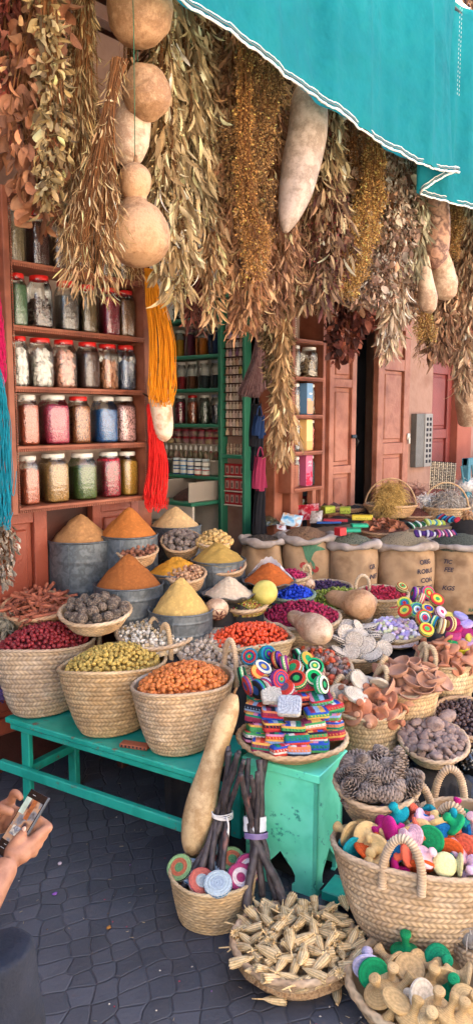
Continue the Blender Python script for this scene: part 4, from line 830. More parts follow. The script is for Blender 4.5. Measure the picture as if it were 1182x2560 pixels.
for (px,py,z,w,hh,sd_,lab) in ((905,1478,.74,.035,.08,1,'rope loop handle standing up between the green leaf buds and red flowers'),(765,1440,.80,.02,.055,2,'pale rope loop rising behind the small carved gourd')):
    p_,_=atz(px,py,z); P=smooth_path([(-w,0,-.06),(-w,0,0),(-w*.8,0,hh*.7),(0,0,hh),(w*.8,0,hh*.7),(w,0,0),(w,0,-.06)],50); P=P@rotm(0,0,YAW).T
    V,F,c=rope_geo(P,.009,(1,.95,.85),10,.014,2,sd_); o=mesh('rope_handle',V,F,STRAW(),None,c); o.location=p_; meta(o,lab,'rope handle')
# ---- gourds, melon
GM=pm('gourd_skin',['#9c7450','#b8906a','#86603f','#c8a47e'],nr=.8,scale=5,rough=.55,bump=.3,bscale=150,detail=12,spec=.35)
GMp=pm('pale_gourd_skin',['#b08e72','#ccb094','#98765c','#d6bea2'],nr=.8,scale=5,rough=.5,bump=.25,bscale=150,detail=8)
def gourd(name,label,pts,rad,mat=None,stem=True,n=40,m=60,seed=0,par=None):
    """pts in world coordinates"""
    o0=Vector(pts[len(pts)//2]); P=smooth_path([tuple(Vector(p)-o0) for p in pts],m); rr=np.interp(np.linspace(0,len(rad)-1,m),range(len(rad)),rad)
    k=np.array([.25,.5,.25]); r2=rr.copy(); 
    for _ in range(3): r2[1:-1]=np.convolve(r2,k,'valid')
    V,F=tube(P,r2,n); V=V*(1+0*V); ax_=np.repeat(P,n,0); dd_=V[:m*n]-ax_; V[:m*n]=ax_+dd_*(1+.018*fnoise(V[:m*n],22,seed))[:,None]
    if stem:
        t=thing(name,label,'gourd',tuple(o0)); mesh('shell',V,F,mat or GM,t); d=P[0]-P[2]; d/=np.linalg.norm(d); V,F=tube([P[0]-d*.004,P[0]+d*.012,P[0]+d*.022+np.array([.003,0,0])],[.006,.0045,.005],6); mesh('stem',V,F,pm('dry_stem',['#7c5a3a']),t); return t
    o=mesh(name,V,F,mat or GM); o.location=o0; meta(o,label,'gourd'); return o
rv=Vector((RT[0],RT[1],0)); fv=Vector((FW[0],FW[1],0)); up=Vector((0,0,1))
def end(r,k=(0.02,.45,.75,.92)): return [r*x for x in k]
def lying(label,a,b,z,r,rad,mat=None,seed=0,name='gourd',tb=None):
    A,_=atz(*a,z); B,_=atz(*b,tb or z); pts=[A.lerp(B,t) for t in np.linspace(0,1,9)]; return gourd(name,label,pts,[r*x for x in rad],mat,True,seed=seed)
lying('pale pear-shaped gourd lying before the crimson rosebuds, neck up-left',(722,1536),(818,1590),.74,.062,(.05,.48,.56,.6,.72,.92,1.0,.97,.80,.05),GMp,3)
lying('brown spotted pear-shaped gourd lying on the yellow-green leaf buds',(815,1490),(934,1520),.76,.070,(.05,.5,.56,.58,.66,.88,1.0,1.0,.82,.05),GM,4)
# melon and carved gourd
p,_=atz(662,1481,.83); t=thing('melon','small round yellow-green melon resting between blue petals and flower mix','melon',tuple(p)); V,F=lump(5,3,.02,2); V*=.056; V*=(1+.012*np.cos(np.arctan2(V[:,1],V[:,0])*10))[:,None]; mesh('melon_rind',V@rotm(.5,.2,0).T,F,pm('melon_rind',['#b3a34a','#c9bb66','#9a9440'],scale=12,rough=.5),t)
SUP.append((p.x,p.y,.76,.03))
CARV=pm('carving',['#5a2c22'],bump=0)
def carved(label,px,py,z,r):
    p,_=atz(px,py,z); t=thing('carved_gourd',label,'carved gourd',tuple(p),YAW); V,F=lump(7,3,.015,2); V=V*r*np.array([1,1,.95]); mesh('shell',V,F,GMp,t)
    g=G(); R0=r*1.004
    for q in (.42,.16):
        a=np.linspace(0,2*np.pi,40); rad=np.sin(q*1.6)*R0; P=np.stack([np.cos(a)*rad,-np.full(40,np.cos(q*1.6)*R0*1.0),np.sin(a)*rad*.95],1); V,F=tube(P,.0011,4,False); g.add(V,F)
    for k in range(6):
        a=k*math.pi/3; P=[]
        for q in np.linspace(.05,.4,6): rad=math.sin(q*1.6)*R0; P.append((math.cos(a)*rad,-math.cos(q*1.6)*R0,math.sin(a)*rad*.95))
        V,F=tube(P,[.0008,.003,.004,.004,.003,.0008],4); g.add(V,F)
    V=g.get()[0]; o=g.build('carving',CARV,t); o.rotation_euler=(R(25),0,.25); return t
carved('round carved gourd between the mustard cone and the flower mix',542,1522,.79,.050); SUP.append((*atz(542,1522,.79)[0][:2],.735,.03))
carved('small carved gourd at the edge of the blue petals',768,1462,.79,.037); 
# ================================================================ right-hand goods
# ---- burlap sacks
BUR=pm('burlap',['#94775a','#a88a6a','#80644a'],scale=8,rough=.95,bump=.5,bscale=420,bdist=.004,attr=True)
CUF=pm('sack_lining',['#a89a90','#8f827a','#b8aaa0'],scale=10,rough=.8,bump=.3,bscale=60)
INK=pm('sack_ink',['#3a3440','#4a4048'],scale=90,rough=.95); INKR=pm('sack_ink_red',['#8f2f2c','#a33c36'],scale=70); INKG=pm('sack_ink_green',['#3f6a50','#4f7a5c'],scale=60)
def sack(label,px,py,w,z,h,fillname,fcol,flabel,seed,texts=(),leafy=False,cuffc=None,fh=.05):
    p,r=put(px,py,w,z); t=thing('burlap_sack',label,'sack',(p.x,p.y,z-h),YAW)
    q=np.linspace(0,1,40); n=96
    prof=[(r*(.86+.16*math.sin(math.pi*min(1,x*1.05))**.7-.03*x),x*h) for x in q]; prof[0]=(.001,0)
    V,F=lathe(prof,n,2.3,cap=False); a=np.arctan2(V[:,1],V[:,0]); d=.009*fnoise(V,9,seed)+.006*np.sin(a*5+V[:,2]*14+seed)+.004*fnoise(V,26,seed+1); V[:,:2]*=(1+d/r)[:,None]
    c=np.ones((len(V),3)); mesh('sack_body',V,F,BUR,t,c)
    # rolled cuff
    m=90; aa=np.linspace(0,2*np.pi,m+1); cr=r*.99; P=np.stack([np.cos(aa)*cr,np.sin(aa)*cr,h-.012+.006*np.sin(aa*2+seed)+.004*np.sin(aa*5)],1)
    rad=.021+.006*np.sin(aa*3+seed)+.003*np.sin(aa*9); V,F=tube(P,rad,12,False); V+=.0025*fnoise(V,60,seed)[:,None]; mesh('rolled_cuff',V,F,cuffc or CUF,t)
    Rr=lambda zz:np.interp(zz,[x*h for x in q],[a_[0] for a_ in prof])
    def wrap(V,F,u0,z0,mat,nm,off=.0035):
        V=np.asarray(V,float); ang=-math.pi/2+(V[:,0]+u0)/r; zz=V[:,1]+z0; rr=Rr(zz)
        c,s=np.cos(ang),np.sin(ang); qq=(np.abs(c)**2.3+np.abs(s)**2.3)**(-1/2.3)
        X=c*rr*qq;Y=s*rr*qq; P=np.stack([X,Y,zz],1); a=np.arctan2(Y,X); dd=.009*fnoise(P,9,seed)+.006*np.sin(a*5+zz*14+seed)+.004*fnoise(P,26,seed+1); P[:,:2]*=(1+(dd+off)/r)[:,None]; mesh(nm,P,F,mat,t)
    for (s,u,zz,sz,mt,sh) in texts:
        V,F=text_geo(s,sz,bold=sz*.028,shear=sh); wrap(V,F,u,zz,mt,'printed_word')
    if leafy:
        def blade(u0,z0,u1,z1,wd,bend):
            n=14; s=np.linspace(0,1,n); cx=u0+(u1-u0)*s+bend*np.sin(s*np.pi)*(z1-z0); cz=z0+(z1-z0)*s-bend*np.sin(s*np.pi)*(u1-u0); ww=wd*np.sin(np.pi*s**.8)**.8+.001; dx=np.gradient(cx);dz=np.gradient(cz);l=np.hypot(dx,dz)
            L_=np.stack([cx-dz/l*ww,cz+dx/l*ww],1); C_=np.stack([cx,cz],1); R_=np.stack([cx+dz/l*ww,cz-dx/l*ww],1); V=np.stack([R_,C_,L_],1).reshape(-1,2); wrap(V,grid_faces(n,3),0,0,INKG,'printed_leaf')
        blade(.0,h*.70,-.10,h*.95,.022,.35); blade(.0,h*.72,.12,h*.96,.026,-.30); blade(.01,h*.66,.115,h*.84,.017,-.4); blade(.022,h*.48,-.005,h*.76,.007,.25); blade(.0,h*.74,.012,h*.97,.014,.1)
        for (u,zz) in ((-.022,h*.64),(.048,h*.58),(-.014,h*.52)):
            a=np.linspace(0,2*np.pi,24,endpoint=False); V=[(0,0)]+[(math.cos(x)*.019,math.sin(x)*.019) for x in a]; F=[[0,i+1,(i+1)%24+1] for i in range(24)]; wrap(V,np.array(F),u,zz,INKR,'printed_berry')
    V,F=tube([(r*.3,-r*.975,h*.12),(r*.3,-r*1.0,h*.5),(r*.31,-r*.97,h*.9)],.0025,5); 
    T=Matrix.Translation((p.x,p.y,z)); o=heap(fillname,T,r*.93,r*.93,fh,pm('fill_'+fillname,fcol,scale=110,rough=.9,bump=1,bscale=160,bdist=.012,detail=2),flabel,'dried herb',-.012,amp=.0035,bs=190,kind='stuff',seed=seed,n=90,rings=36)
    SUP.append((p.x,p.y,z-h,r)); return T,r,t
g=lambda s,u,z,sz=.040,m=None,sh=0:(s,u,z,sz,m or INK,sh)
sack('plain burlap sack with thick folded top, at the shop doorway',655,1345,106,.90,.42,'dark_herb',['#2a2420','#4a3c30','#1c1816'],'dark dried leaves filling the plain sack at the doorway',1,fh=.03)
sack('burlap sack printed with green coffee leaves and red berries',762,1337,134,.91,.42,'brown_herb',['#6a4e38','#8f6c50','#4c3626'],'loose brown dried herb filling the sack with the printed leaves',2,[g('CAF',-.055,.155,.034),g('É',-.012,.155,.034),g('S',.022,.152,.046,INKR),g('DE',.085,.155,.034),g('É',-.012,.115,.030)],True,fh=.06)
sack('burlap coffee sack printed GR NE 002 on its right edge, grey-green herb on top',880,1352,128,.88,.42,'grey_green_herb',['#5a5c48','#7c7c66','#403f34'],'grey-green dried herb filling the coffee sack with 002',3,[g('GR',.095,.28,.036),g('NET',.105,.225,.036,sh=.2),g('002',.10,.165,.038,sh=.2)])
sack('burlap coffee sack printed ORIG ROBU CON GROSS, pale herb on top',1010,1354,152,.86,.42,'pale_herb',['#8c7a5c','#b09c7a','#6a5a44'],'pale beige dried herb filling the coffee sack printed ROBU',4,[g('ORIG',.095,.315,.037),g('ROBUS',.095,.262,.037),g('CON',.100,.21,.037),g('GROSS',.09,.165,.037)],fh=.07)
sack('burlap coffee sack printed FEE and KGS, rightmost, dark green herb on top',1147,1354,168,.84,.42,'dark_green_herb',['#3c3e34','#5c5e4e','#2a2a24'],'dark grey-green dried herb filling the rightmost coffee sack',5,[g('TIC',-.125,.315,.034,sh=.2),g('FEE',-.115,.268,.036,sh=.2),g('KGS',-.11,.16,.036,sh=.2),g('C',.09,.15,.07),g('RAGE',.05,.03,.03,INKG)],fh=.06)
# ---- goods behind the sacks
def tuft(g,c,n,rad,L,col,seed,th=.0012,down=.3,el=(1,1,1),seg=4):
    r=np.random.default_rng(seed)
    for i in range(n):
        d=r.normal(size=3); d/=np.linalg.norm(d); d[2]=abs(d[2]) if r.random()<.6 else d[2]; s=np.array(c)+d*rad*np.array(el)*r.uniform(.6,1); t=r.normal(size=3); t/=np.linalg.norm(t); P=[s,s+t*L*.5+d*L*.2,s+t*L+d*L*.1-np.array([0,0,L*down])]
        V,F=tube(smooth_path(P,seg),th,3,False); g.add(V,F,np.ones(3)*r.uniform(.6,1.25))
STR=pm('straw_herb',['#c29a50','#d8b46a','#a07a38'],scale=20,rough=.9,attr=True); WOO=pm('grey_root',['#a89a8c','#c8bcae','#6c5c50'],scale=25,rough=.9,attr=True)
def arch_basket(label,px,py,w,z,h,tint,hh,fill,name,flabel,fmat,seed):
    p,r=put(px,py,w,z); T,rx,ry,b=tray('handled_basket',label,px,py,w,z,h,0,.85,tint=tint,tap=.7,rows=7,M=50)
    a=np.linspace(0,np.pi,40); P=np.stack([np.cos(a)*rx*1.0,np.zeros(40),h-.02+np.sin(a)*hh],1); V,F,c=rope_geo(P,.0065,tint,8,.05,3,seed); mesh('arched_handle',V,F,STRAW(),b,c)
    g=G(); fill(g,rx); o=g.build(name,fmat); o.location=T.translation; meta(o,flabel,'dried herb',kind=None); return T,rx
def strawfill(g,r):
    tuft(g,(0,0,.05),1100,.10,.07,1,1,.0011,.3,(1,.8,.95)); tuft(g,(-.11,-.05,.0),600,.075,.07,1,2,.0011,.3,(1.2,.8,1)); tuft(g,(0,0,.03),300,.08,.05,1,3,.0013,.3)
    V,F=lump(3,3,.2,5,(.10,.08,.085)); g.add(V+np.array([0,0,.045]),F,(.45,.42,.4)); V,F=lump(4,3,.2,5,(.08,.05,.06)); g.add(V+np.array([-.11,-.05,0]),F,(.45,.42,.4))
def woolfill(g,r):
    tuft(g,(0,0,.02),900,.11,.06,1,4,.0022,.5,(1.05,.85,.75),5); V,F=lump(5,3,.2,5,(.10,.09,.07)); g.add(V+np.array([0,0,.01]),F,(.4,.38,.36))
arch_basket('basket with tall arched handle overflowing with golden straw herb',975,1262,132,1.00,.08,(1,.82,.6),.20,strawfill,'straw_bundle','golden straw-like herb overflowing the arched basket before the red door',STR,1)
arch_basket('basket with tall arched handle full of grey-brown curly roots',1113,1268,118,.98,.10,(1,.85,.62),.19,woolfill,'curly_roots','grey-brown curly dried roots heaped in the arched basket by the striped mat',WOO,2)
for s in SUP[-2:]: pass
p,_=atz(1108,1225,.985); p=p+fv*.07
t=thing('striped_mat','cream and grey striped woven mat standing behind the curly roots','mat',tuple(p),YAW,rot=(R(-8),R(4),YAW)); g_=G()
for i in range(13):
    for k in range(16):
        V,F=lump(i*20+k,1,.1,3,(.0085,.006,.0095)); g_.add(V+np.array([-.105+i*.0175,.002*math.sin(i+k),.005+k*.0145]),F,(1,.96,.88) if i%2==0 else ((.45,.44,.42) if k%2 else (.9,.86,.8)))
g_.build('woven_mat',pm('mat_fibre',['#e6dccb','#d8cbb6'],scale=60,rough=.9,attr=True),t)
V,F=bx(-.11,.11,.004,.01,0,.235); mesh('mat_back',V,F,pm('mat_fibre',['#e6dccb']),t,smooth=False)
def fluff(label,px,py,z,r,seed,col,mat,n=350,name='wool_tuft',L=.05,th=.0016,ct='wool'):
    p,_=atz(px,py,z); g=G(); tuft(g,(0,0,0),n,r,L,1,seed,th,.3,(1.2,.9,.7)); V,F=lump(seed,3,.15,5,(r*1.1,r*.85,r*.6)); g.add(V,F,(.8,.8,.8)); o=g.build(name,mat); o.location=p; meta(o,label,ct); SUP.append((p.x,p.y,z-r*.5,r*.8))
WHT=pm('white_wool',['#e8e4e0','#d0ccc8'],scale=20,rough=.95,attr=True)
fluff('heap of white cottony wool at the edge behind the arched basket',1165,1215,1.03,.09,11,1,WHT); fluff('small white cottony tuft beside the curly roots',1062,1250,1.03,.035,12,1,WHT,120)
fluff('mound of grey-white lichen heaped by the railing',1180,1262,.98,.06,14,1,WOO,250,'lichen_mound',ct='lichen')
fluff('bunch of dry reddish twigs behind the straw basket',1040,1232,1.02,.05,13,1,pm('dry_twig',['#7a4a42','#a8786a'],scale=20,attr=True,rough=.9),160,'twig_bunch',.1,.0012,'twigs')
def herb_tray(label,px,py,w,z,nm,cols,fl,seed,ms=None,item=.03,n=None,flb='',ct='dried herb',hd=.04):
    T,rx,ry,_=tray('low_basket',label,px,py,w,z,.05,4,.8,tint=(.72,.55,.42),tap=.8,rows=4,M=40)
    heap(nm,T,rx*.97,ry*.97,hd,pm('fill_'+nm,cols,scale=110,rough=.9,bump=1,bscale=160,bdist=.012,detail=2),fl,ct,-.01,amp=.004,bs=150,kind='stuff',seed=seed,n=80,rings=30); return T,rx,ry
herb_tray('low basket of dark seeds before the folded red door',803,1264,110,1.0,'dark_seed_mound',['#3c2826','#5c403c','#241816'],'mound of dark brown seeds before the folded door',21,hd=.055)
herb_tray('low basket of reddish dried petals between both arched baskets',1040,1285,110,.93,'reddish_petal_mound',['#5c3028','#7c483c','#40201a'],'mound of reddish dried petals between the arched baskets',22,hd=.05)
T,rx,ry=herb_tray('low wooden tray of coppery dried leaves behind the pale herb',955,1325,125,.90,'leaf_litter',['#6c4030','#8c5a44','#4c2a20'],'small coppery leaf bits in the low tray',23,hd=.025)
def leafmesh(nm,mat,L,Wd,curl,seed):
    n=8; s=np.linspace(0,1,n); ww=Wd*np.sin(np.pi*np.clip(s*.95+.03,0,1))**.8; V=[]
    for i,x in enumerate(s):
        for u in(-1,-.5,0,.5,1): V.append((u*ww[i],x*L-L/2,curl*Wd*(u*u)+.3*L*curl*math.sin(x*3)+.002*math.sin(seed+x*9+u*4)))
    return mesh(nm,V,grid_faces(n,5),mat,link=False)
cl=[leafmesh('coppery_leaf',wr(['#8c4f36','#ab6c4c','#6e3a28'],'coppery_leaf',rough=.7,bump=.3,scale=30),.055,.016,.5,i) for i in range(3)]
pile('coppery_leaf',cl,T,rx,ry,.025,'coppery dried leaf in the low tray behind the pale herb','leaf','coppery leaves in the low tray',n=45,dome=.045,z0=.01,rot='flat',flatrot=.6)
herb_tray('low dark basket of black pods beside the dark seeds',870,1268,90,.97,'black_pod_mound',['#1c1a1c','#34302e','#0e0c0e'],'mound of black pods behind the green boxes',24,hd=.03)
# boxes
def tb(label,px,py,z,w,d,h,col,rz,top=None,rx_=0,scr=None,name='tea_box',group=None):
    p,_=atz(px,py,z+.008); t=carton(name,label,p.x,p.y,p.z,w,d,h,col,rot=(rx_,random.uniform(-.06,.06),YAW+rz),cat='box')
    if top: V,F=bx(-w/2+.004,w/2-.004,-d/2-.001,-d/2+.001,.006,h-.006,.0005); mesh('printed_label',V,F,pm('print_'+top[1:],[top],rough=.5,bump=0),t,smooth=False)
    if scr:
        V,F=text_geo(scr[0],h*scr[2]); V=np.stack([V[:,0],np.full(len(V),-d/2-.0022),V[:,1]+h*.3],1); mesh('printed_script',V,F,pm('print_'+scr[1][1:],[scr[1]],bump=0),t,smooth=False)
    return t
AR='\ufee2\ufef4\ufe92\ufedf\ufe8d \ufe8e\ufeed'
tb('olive green tea box lying left of its twin, black printed label',820,1282,.965,.075,.06,.045,'#8a9a28',.35,'#b8c040',scr=(AR,'#20240c',.45))
tb('olive green tea box lying right of its twin, black printed label',862,1284,.965,.065,.06,.045,'#84942a',-.25,'#a8b438',scr=(AR,'#20240c',.45))
tb('olive tea box with dark window panel, propped behind the twins',842,1262,.985,.08,.05,.05,'#9aa030',.1,'#40401c')
tb('long yellow box with black script lying beside the green boxes',905,1300,.95,.125,.045,.032,'#d0b42a',-.30,'#e0cc48',scr=(AR+' '+AR,'#30280c',.4))
tb('turquoise green flat box, upper of two behind the grey-green herb',897,1318,.935,.10,.05,.022,'#0e8a68',.12,'#16a880')
tb('turquoise green flat box, lower of two behind the grey-green herb',878,1330,.925,.10,.05,.024,'#0c7c5c',.05,'#12987a')
tb('small red carton standing at the edge of the grey-green herb',850,1338,.925,.05,.05,.045,'#b02028',.6)
tb('slim red box lying under the olive tea boxes',838,1303,.945,.15,.05,.012,'#a8283a',-.12,name='slim_box')
tb('slim blue and white box lying under the slim red box',822,1308,.932,.15,.05,.012,'#2a5ca8',-.2,'#c8d0dc',name='slim_box')
# plastic packets
def packet(label,px,py,z,w,h,col,seed,rz=0,tx=R(60)):
    w*=1.15;h*=1.2; p,_=atz(px,py,z+.01); t=thing('foil_packet',label,'packet',tuple(p),rot=(tx,random.uniform(-.2,.2),YAW+rz)); u=np.linspace(-1,1,18); U,VV=np.meshgrid(u,u); Z=.012*(1-U**2)*(1-VV**2); A=np.stack([U*w/2,VV*h/2,Z],-1).reshape(-1,3); nz=.004*fnoise(A,70,seed); A[:,2]+=nz
    B=A.copy(); B[:,2]=-Z.ravel()+nz; g=G(); F=grid_faces(18,18); g.add(A,F); g.add(B,F[:,::-1]); g.build('film',pm('foil_'+col[0][1:],col,scale=26,detail=3,rough=.2,spec=.8,coat=.6,bump=.3,bscale=60),t)
packet('clear plastic packet with dark contents, leftmost on the doorway sack',700,1282,.975,.10,.10,['#2c2c34','#8c949c','#3a3a44'],1,.3)
packet('blue and white crumpled plastic packet among the packets',738,1268,.99,.10,.10,['#5c9cc8','#e8eef0','#7a9c5c'],2,-.2)
packet('light blue crumpled packet in front of the red one',728,1300,.965,.11,.08,['#4c9cd0','#bcd8e4','#c8884c'],3,-.3,R(40))
packet('shiny red and white packet lying on the brown herb sack',768,1280,.98,.13,.09,['#b01c30','#d84050','#e8e0e0'],4,-.4)
packet('olive and magenta packet standing behind the red one',752,1258,1.0,.09,.08,['#7c8c3c','#8c1c4c','#a8a860'],5,.1)
packet('crumpled clear packet with beige contents beside the red one',790,1292,.965,.07,.07,['#a89888','#d8d0c8','#8c7868'],6,-.5)
packet('dark green packet lying behind the plain sack',668,1302,.955,.12,.08,['#2c3024','#4c4c38','#20241c'],7,.5,R(30))
packet('small red and silver packet at the fold of the plain sack',703,1318,.94,.05,.04,['#8c2c30','#c8c8c8','#40405c'],8,.2,R(30))
# striped crocheted socks
def sock(label,px,py,z,w,l,bands,rz,seed):
    w*=1.2; p,_=atz(px,py,z); t=thing('folded_sock',label,'sock',tuple(p),rot=(R(20),0,YAW+rz)); n=26; g=G(); P=[(x,0,.008*math.sin(x*30+seed)) for x in np.linspace(-l/2,l/2,n)]; V,F=tube(P,[w/2*(.8+.2*math.sin(i*.5)) for i in range(n)],14,p=3); V[:,2]*=.45
    cols=[];
    for i in range(n): cols+= [lin(bands[(i//2)%len(bands)])]*14
    cols+=[cols[0],cols[-1]]; mesh('knitted_tube',V,F,pm('knit',['#ffffff','#d8d8d8'],scale=120,rough=.95,attr=True,bump=.8,bscale=260),t,np.array(cols))
sock('folded knitted sock in black, green and white stripes',1040,1312,.955,.055,.12,['#10141c','#1c6c4c','#d8dcd8','#0c0c14','#10803c'],.5,1)
sock('folded knitted sock in purple with white bars',1062,1335,.935,.055,.12,['#3c1c64','#4c2478','#3c1c64','#dcd4dc'],-.1,2)
sock('folded knitted sock in light green and yellow checks on blue',1085,1306,.965,.055,.12,['#b8c850','#d8dc8c','#3c8ca8','#b0c04c'],.2,3)
sock('folded knitted sock in red, navy and sky blue',1118,1296,.97,.06,.14,['#183c6c','#2c80a8','#a81c34','#181c3c','#3c9cc0'],-.9,4)
sock('folded knitted sock in maroon and blue with pink lines',1112,1332,.935,.06,.12,['#5c2c4c','#c85c8c','#2c3c78','#702c48','#d8ccd0'],.15,5)
sock('folded lime green knitted sock between the striped ones',1088,1334,.93,.04,.09,['#8ca83c','#7c9830'],1.1,6)
fluff('pile of pale curled shells beside the curly roots',1170,1290,.955,.035,33,1,pm('shell_curl',['#c89c6c','#a87850','#d8b890'],scale=20,attr=True,rough=.6),120,'curled_shells',.03,.004,'shells')
# ---- crochet discs
def pad(seed,r,th,bands,mat,top=None,sq=2,edge='w',spiral=False,name='crochet_pad'):
    """crocheted cushion: colour bands by radius, stitched edge"""
    n=72; prof=[]; k=18
    for i in range(k+1):
        q=i/k; prof.append((max(.0005,r*q*.94),th/2*(1-.12*q**3)+.0014*math.cos(q*k*math.pi*.5)))
    prof+= [(r*.97,th*.42),(r*.99,th*.24),(r*.985,th*.21),(r*1.005,th*.12),(r*1.005,-th*.02),(r*.985,-th*.04),(r*1.0,-th*.06),(r*1.0,-th*.2),(r*.98,-th*.22),(r*.985,-th*.3),(r*.97,-th*.42)]
    for i in range(k,-1,-1):
        q=i/k; prof.append((max(.0005,r*q*.94),-th/2*(1-.12*q**3)-.0009*math.cos(q*k*math.pi)))
    V,F=lathe(prof,n,sq,cap=False); m=len(prof); C=np.ones((m,n,3)); R_=random.Random(seed)
    a=np.arange(n)
    for i,(rr,z) in enumerate(prof):
        q=min(1,rr/r/.95); 
        if k<i<k+12: 
            j=(0,0,1,1,1,2,2,2,3,3,3)[i-k-1]; eb=edge[j%len(edge)]; C[i]=lin(eb); C[i]*=(.86+.14*(a%2))[:,None]
            if j==1 and i==k+4: C[i,a%3==0]=lin(edge[2%len(edge)])
        else:
            b=bands[min(len(bands)-1,int(q*len(bands)*.999))]; C[i]=lin(b)
            if sq>4 and not spiral:
                xx=V[i*n:(i+1)*n,0]/r; kk=np.clip(((xx+1.05)/2.1*len(bands)).astype(int),0,len(bands)-1); C[i]=np.array([lin(q_) for q_ in bands])[kk]
            if spiral: C[i]*=(.72+.28*((a+int(q*10))%6>1))[:,None]
            else: C[i]*=(.90+.10*((a+i*2)%4>1))[:,None]
    V[:,:2]*=1+.012*np.sin(np.tile(a,m)*2*np.pi/n*18)[:,None]*(np.repeat([1 if k<i<k+12 else .2 for i in range(m)],n))[:,None]
    if spiral: V[:,2]+=.0012*np.sign(V[:,2])*((np.tile(a,m)+(np.hypot(V[:,0],V[:,1])/r*10).astype(int))%6>1)
    V[:,2]+=.08*th*fnoise(V,20,seed)
    return mesh(name,V,F,mat,link=False,col=C.reshape(-1,3))
KN=pm('crochet_yarn',['#ffffff','#e2e2e2'],scale=130,rough=.95,attr=True,bump=.7,bscale=300,bdist=.004)
KNO=pm('crochet_yarn_plain',['#ffffff','#e6e6e6'],scale=130,rough=.95,obj=True,attr=True,bump=.6,bscale=300,bdist=.004)
# black-and-cream discs
T,rx,ry,_=tray('disc_basket','round basket of cream crocheted discs with black edges',890,1610,168,.63,.10,14,tint=(1,.9,.72))
cd=[pad(i,.042,.017,['#d9c9b6','#e0d2c0','#d4c4b0'],KN,edge=['#d8ccbc','#3a3840','#d8ccbc','#34323a'],spiral=True,name='cream_disc') for i in range(3)]
pile('cream_disc',cd,T,rx,ry,.060,'cream crocheted disc with black edge in the round basket','crochet disc','cream and black crocheted discs',dome=.045,z0=.005,rot='flat',flatrot=.38,layers=2,shrink=.92)
T,rx,ry,_=tray('chip_basket','shallow basket of white and lilac pressed chips behind the cream discs',988,1575,135,.655,.06,10,tint=(1,.92,.72))
ch=[mesh('lilac_chip',*lathe([(.001,-.006),(.0105,-.006),(.0115,-.004),(.0115,.004),(.0105,.006),(.001,.006)],14,cap=False),pm('chip',['#ffffff','#eeeaf4'],obj=True,rough=.6),link=False)]
heap('chip_bed',T,rx*.95,ry*.95,.03,pm('chip_bed',['#c8b8cc','#e8e0ec','#a898b4'],scale=90),'bed of white and lilac chips beneath the visible ones','chips',-.012,amp=.004,bs=150,kind='stuff')
pile('lilac_chip',ch,T,rx,ry,.019,'','chip','white and lilac chips in the shallow basket',n=110,dome=.04,z0=.0,rot='flat',flatrot=.7,colors=['#efe9ee','#d8c8e4','#c8a8b4','#cfd0a0','#b8a8d8'],labels=['white pressed chip in the shallow chip basket','pale lilac pressed chip in the shallow chip basket','dusty pink pressed chip in the shallow chip basket','pale green pressed chip in the shallow chip basket','violet pressed chip in the shallow chip basket'])
